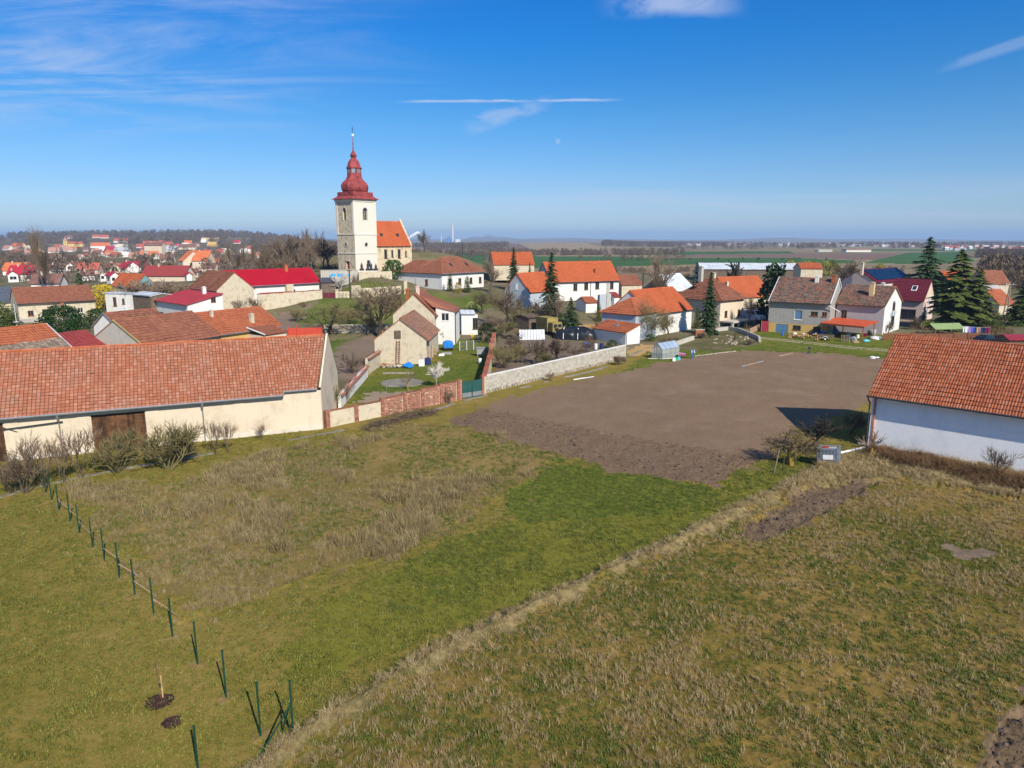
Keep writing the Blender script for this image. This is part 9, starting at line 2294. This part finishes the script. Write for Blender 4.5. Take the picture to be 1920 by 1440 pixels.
def cover_bramble():
 X, Y = sample(14000, 24, 48, 38, 58); q0, q1 = at_z(1660, 862, 0), at_z(1990, 935, 0)
 d = near_line([(q0.x, q0.y), (q1.x, q1.y)], X, Y); ok = (d < 2.6 * patch(X, Y, .35, 78) + .3)
 X, Y = X[ok], Y[ok]; gn_scatter('bramble_thicket', SRC['bramble'], np.stack([X, Y, gz_at(X, Y) - .05], 1), nrs.uniform(.5, 1.15, len(X)), 'low brown bramble thicket at the foot of the white barn', 'brambles', .3)
cover_bramble()
cover('meadow_weeds', 'weed', ['meadow', 'dry_patch'], 46000, (-38, 12, 24, 70), lambda X, Y: np.where(inside(P_DRYBIT, X, Y), .12, .35 + .65 * sstep(.4, .65, patch(X, Y, .25, 80))), lambda X, Y: .34 + .32 * patch(X, Y, .35, 81), 'dead brown weed stalks over the left meadow', 'weeds')
def cover_bushes():
 X, Y = sample(9000, -38, 4, 32, 68); ok = inside(P_MEADOW, X, Y) & ~inside(P_DRYBIT, X, Y) & (Y > 34 + 4 * patch(X, Y, .2, 83)); f = patch(X, Y, .33, 82); ok &= nrs.uniform(0, 1, len(X)) < sstep(.46, .68, f) * .9
 X, Y = X[ok], Y[ok]; gn_scatter('meadow_bushes', SRC['bush'], np.stack([X, Y, gz_at(X, Y) - .03], 1), nrs.uniform(.45, 1.15, len(X)), 'clumps of greyish-brown dead herbs standing in the left meadow', 'weeds', .1)
cover_bushes()
cover('meadow_grass', 'green', ['meadow', 'dry_patch', 'village_ground'], 48000, (-38, 12, 24, 75), lambda X, Y: sstep(.42, .62, patch(X, Y, .4, 84)) * np.clip(1.3 - Y / 80, .2, 1), lambda X, Y: np.full(len(X), 1.0), 'green grass between the dead weeds of the left meadow')
cover('lush_tufts', 'green', ['lush_grass', 'lush_verge', 'dry_patch'], 52000, (-6, 32, 30, 64), lambda X, Y: np.where(zone_at(X, Y) == ZI['lush_grass'], .35 + .5 * patch(X, Y, .5, 85), .5 * sstep(.47, .62, patch(X, Y, .22, 87) * .6 + patch(X, Y, .9, 88) * .4)), lambda X, Y: np.full(len(X), .95), 'lush green grass of the strip beside the ploughed field')
cover('verge_tufts', 'short', ['lush_verge', 'lawn'], 120000, (-46, 34, 17, 62), lambda X, Y: np.clip(1.2 - Y / 60, .25, 1), lambda X, Y: .8 + 1.1 * patch(X, Y, .5, 68), 'short mown yellowish grass of the lawns', 'grass', .25)
cover('verge_green', 'green', ['lush_verge', 'lawn'], 40000, (-28, 34, 17, 60), lambda X, Y: sstep(.5, .7, patch(X, Y, .3, 86)) * .6, lambda X, Y: np.full(len(X), .6), 'greener tufts scattered in the mown lawns')
cover('yard_tufts', 'green', ['yard_lawn', 'green_strip'], 14000, (-22, 60, 50, 120), lambda X, Y: .6 + 0 * X, lambda X, Y: np.full(len(X), 1.0), 'green grass of the yards and the path edges')
PM = [tuple(q) for q in P_MEADOW] + [tuple(P_MEADOW[0])]
X, Y = sample(40000, -38, 14, 22, 60); ok = (near_line(PM, X, Y) < np.abs(nrs.normal(0, 2.2, len(X)))) & (nrs.uniform(0, 1, len(X)) < .45 * patch(X, Y, .5, 89)) & ~inside(P_PLOUGH, X, Y); X, Y = X[ok], Y[ok]
gn_scatter('edge_weeds', SRC['weed'], np.stack([X, Y, gz_at(X, Y) - .01], 1), nrs.uniform(.2, .5, len(X)), 'thin dead weeds along the edge of the left meadow', 'weeds')
# clods on the rough furrows
cs = []
for i in range(3):
 k = MB(); k.blob((0, 0, .015), (.11, .09, .06), 40 + i, 1, .3); cs.append(k.build('clod', MT['soil_lump'], link=False))
X, Y = sample(60000, -6, 34, 40, 72); ok = inside(P_ROUGHP, X, Y) & (nrs.uniform(0, 1, len(X)) < .3); ok |= (inside(P_MUD, X, Y) | inside(P_MUD2, X, Y)) & (nrs.uniform(0, 1, len(X)) < .35)
X2, Y2 = sample(16000, 6, 30, 18, 46); ok2 = inside(P_MUD, X2, Y2) | inside(P_MUD2, X2, Y2); X, Y = np.concatenate([X[ok], X2[ok2]]), np.concatenate([Y[ok], Y2[ok2]])
gn_scatter('soil_clods', cs, np.stack([X, Y, gz_at(X, Y)], 1), nrs.gamma(2.0, .45, len(X)) * .5, 'clods of turned soil on the rough furrows and wheel ruts', 'soil', .5)
# brown hedge scrub by the gardens and behind the church
X, Y = sample(5000, -60, 110, 100, 290)
gy = patch(X, Y, .06, 90); ok = (np.isin(zone_at(X, Y), [ZI['village_ground']])) & (nrs.uniform(0, 1, len(X)) < sstep(.5, .7, gy) * .6)
for h_ in HS.values():
 c_, s_ = math.cos(h_['ang']), math.sin(h_['ang']); u_ = (X - h_['A'].x) * c_ + (Y - h_['A'].y) * s_; v_ = -(X - h_['A'].x) * s_ + (Y - h_['A'].y) * c_
 ok &= ~((u_ > -3) & (u_ < h_['L'] + 3) & (v_ > -4) & (v_ < h_['W'] + 2))
X, Y = X[ok], Y[ok]; gn_scatter('garden_scrub', SRC['bramble'], np.stack([X, Y, terrain(X, Y)], 1), nrs.uniform(.8, 2.2, len(X)), 'brown scrub and dead growth in the village gardens', 'scrub', .2)

WS = []
for i, (n_, seed) in enumerate((('lo_tree', 0), ('lo_tree2', 1))):
 for sd in (0, 1):
  rr = random.Random(60 + i * 2 + sd); mb = MB()
  for k_ in range(210):
   a = rr.uniform(0, 6.283); z = rr.uniform(.05, 1); r_ = .42 * math.sin(math.pi * (.12 + .85 * z)) ** .6 * math.sqrt(rr.random()); x, y = r_ * math.cos(a), r_ * math.sin(a)
   s_ = rr.uniform(.05, .12); d = V(rr.gauss(0, .5), rr.gauss(0, .5), rr.gauss(.8, .5)).normalized(); sd_ = d.orthogonal().normalized()
   sd_ = Matrix.Rotation(rr.uniform(0, 6.28), 3, d) @ sd_
   p = V(x, y, z); mb.poly([p - sd_ * s_ * .3, p + sd_ * s_ * .3, p + d * s_ * 1.5], rr.random())
  WS.append(mb.build('wood_tree', leaf_mat('wood_%d%d' % (i, sd), [[(0, (.06, .043, .033)), (1, (.20, .142, .105))], [(0, (.07, .054, .036)), (1, (.235, .175, .115))]][i], .9), link=False))

FARH = [(o.location.x, o.location.y) for o in bpy.data.objects if o.parent is None and o.name.split('.')[0] in ('house', 'yellow_church')]

def wood(name, label, fn, n, box, hmin, hmax):
 X = nrs.uniform(box[0], box[1], n); Y = nrs.uniform(box[2], box[3], n) if len(box) == 4 else None
 A = X; X = A * Y
 ok = nrs.uniform(0, 1, n) < fn(A, Y)
 for hx, hy in FARH: ok &= ~((np.abs(A - hx / hy) < .0085) & (Y < hy + 6) & (Y > hy - max(60, hy * .22)))
 X, Y = X[ok], Y[ok]
 gn_scatter(name, WS, np.stack([X, Y, terrain(X, Y) - .5], 1), nrs.uniform(hmin, hmax, len(X)), label, 'wood', .05)

wood('hillside_wood', 'brown leafless wood covering the far left hillside up to the skyline', lambda A, Y: np.where(Y > 1300, sstep(.40, .52, fbm(A * 9, Y / 260, 91)) * np.where(A < -.68, .25, 1), .12 * sstep(.45, .6, fbm(A * 14, Y / 120, 92))), 6200, (-.86, -.33, 700, 2150), 6, 13)
wood('skyline_wood', 'dark line of trees on the left skyline', lambda A, Y: np.where(A < -.70, .10, .75) + 0 * Y, 900, (-.70, -.30, 1930, 2120), 6, 19)
wood('church_wood', 'dark leafless wood on the plain right of the church', lambda A, Y: sstep(.38, .5, fbm(A * 30, Y / 300, 93)), 1300, (-.19, -.005, 1250, 2500), 7, 11)
wood('low_wood', 'brown wood behind the bare trees left of the church', lambda A, Y: sstep(.4, .55, fbm(A * 20, Y / 300, 94)), 2600, (-.36, -.20, 650, 2100), 8, 13)
wood('slope_wood', 'dark wood edging the tan field on the middle slope', lambda A, Y: sstep(.40, .55, fbm(A * 24, Y / 300, 95)), 1500, (.125, .30, 1700, 3400), 8, 12)
wood('plain_wood', 'bluish woods across the far plain at the right', lambda A, Y: sstep(.52, .62, fbm(A * 12, Y / 420, 96)), 2600, (.22, .78, 1350, 4200), 8, 12)
wood('field_hedges', 'brown hedgerow trees between the far green fields', lambda A, Y: np.where(np.abs(Y - (820 + 160 * A)) < 26, .8, np.where(np.abs(Y - (980 + 260 * A)) < 24, .6, np.where(np.abs(Y - 620) < 16, .25 * sstep(.4, .6, fbm(A * 20, Y / 50, 97)), 0))), 6000, (-.17, .24, 560, 1150), 3.5, 7)
wood('village_edge_scrub', 'dark scrub at the village edge before the tan field', lambda A, Y: sstep(.42, .58, fbm(A * 40, Y / 30, 98)), 420, (.14, .55, 350, 410), 1.5, 3.5)
wood('right_wood', 'brown thicket beyond the spruces at the right edge', lambda A, Y: sstep(.35, .5, fbm(A * 40, Y / 30, 99)), 420, (.66, .86, 240, 330), 6, 11)
wood('far_pines', 'dark green pine belt on the far plain at the right edge', lambda A, Y: 1.0 + 0 * A, 420, (.65, .80, 700, 780), 7, 9)
wood('garden_trees', 'bare brown trees filling the gaps between the far village houses', lambda A, Y: sstep(.44, .58, fbm(A * 40, Y / 60, 100)) * .35, 1500, (-.82, -.36, 262, 620), 5, 10)

hb = MB(); HB = (-19500, 19500, -400, 15800, -1.7, 175)
x0, x1, y0, y1, z0, z1 = HB
hb.box(((x0 + x1) / 2, (y0 + y1) / 2, (z0 + z1) / 2), (x1 - x0, y1 - y0, z1 - z0))
hm = bpy.data.materials.new('haze_air'); hm.use_nodes = True; nt = hm.node_tree; nt.nodes.clear()
ho = nt.nodes.new('ShaderNodeOutputMaterial'); hv = nt.nodes.new('ShaderNodeVolumePrincipled')
hv.inputs['Color'].default_value = (.46, .69, 1.0, 1); hv.inputs['Density'].default_value = 0.000125; hv.inputs['Anisotropy'].default_value = 0.0
nt.links.new(hv.outputs[0], ho.inputs['Volume'])
hz = hb.build('haze', hm); hz['kind'] = 'stuff'
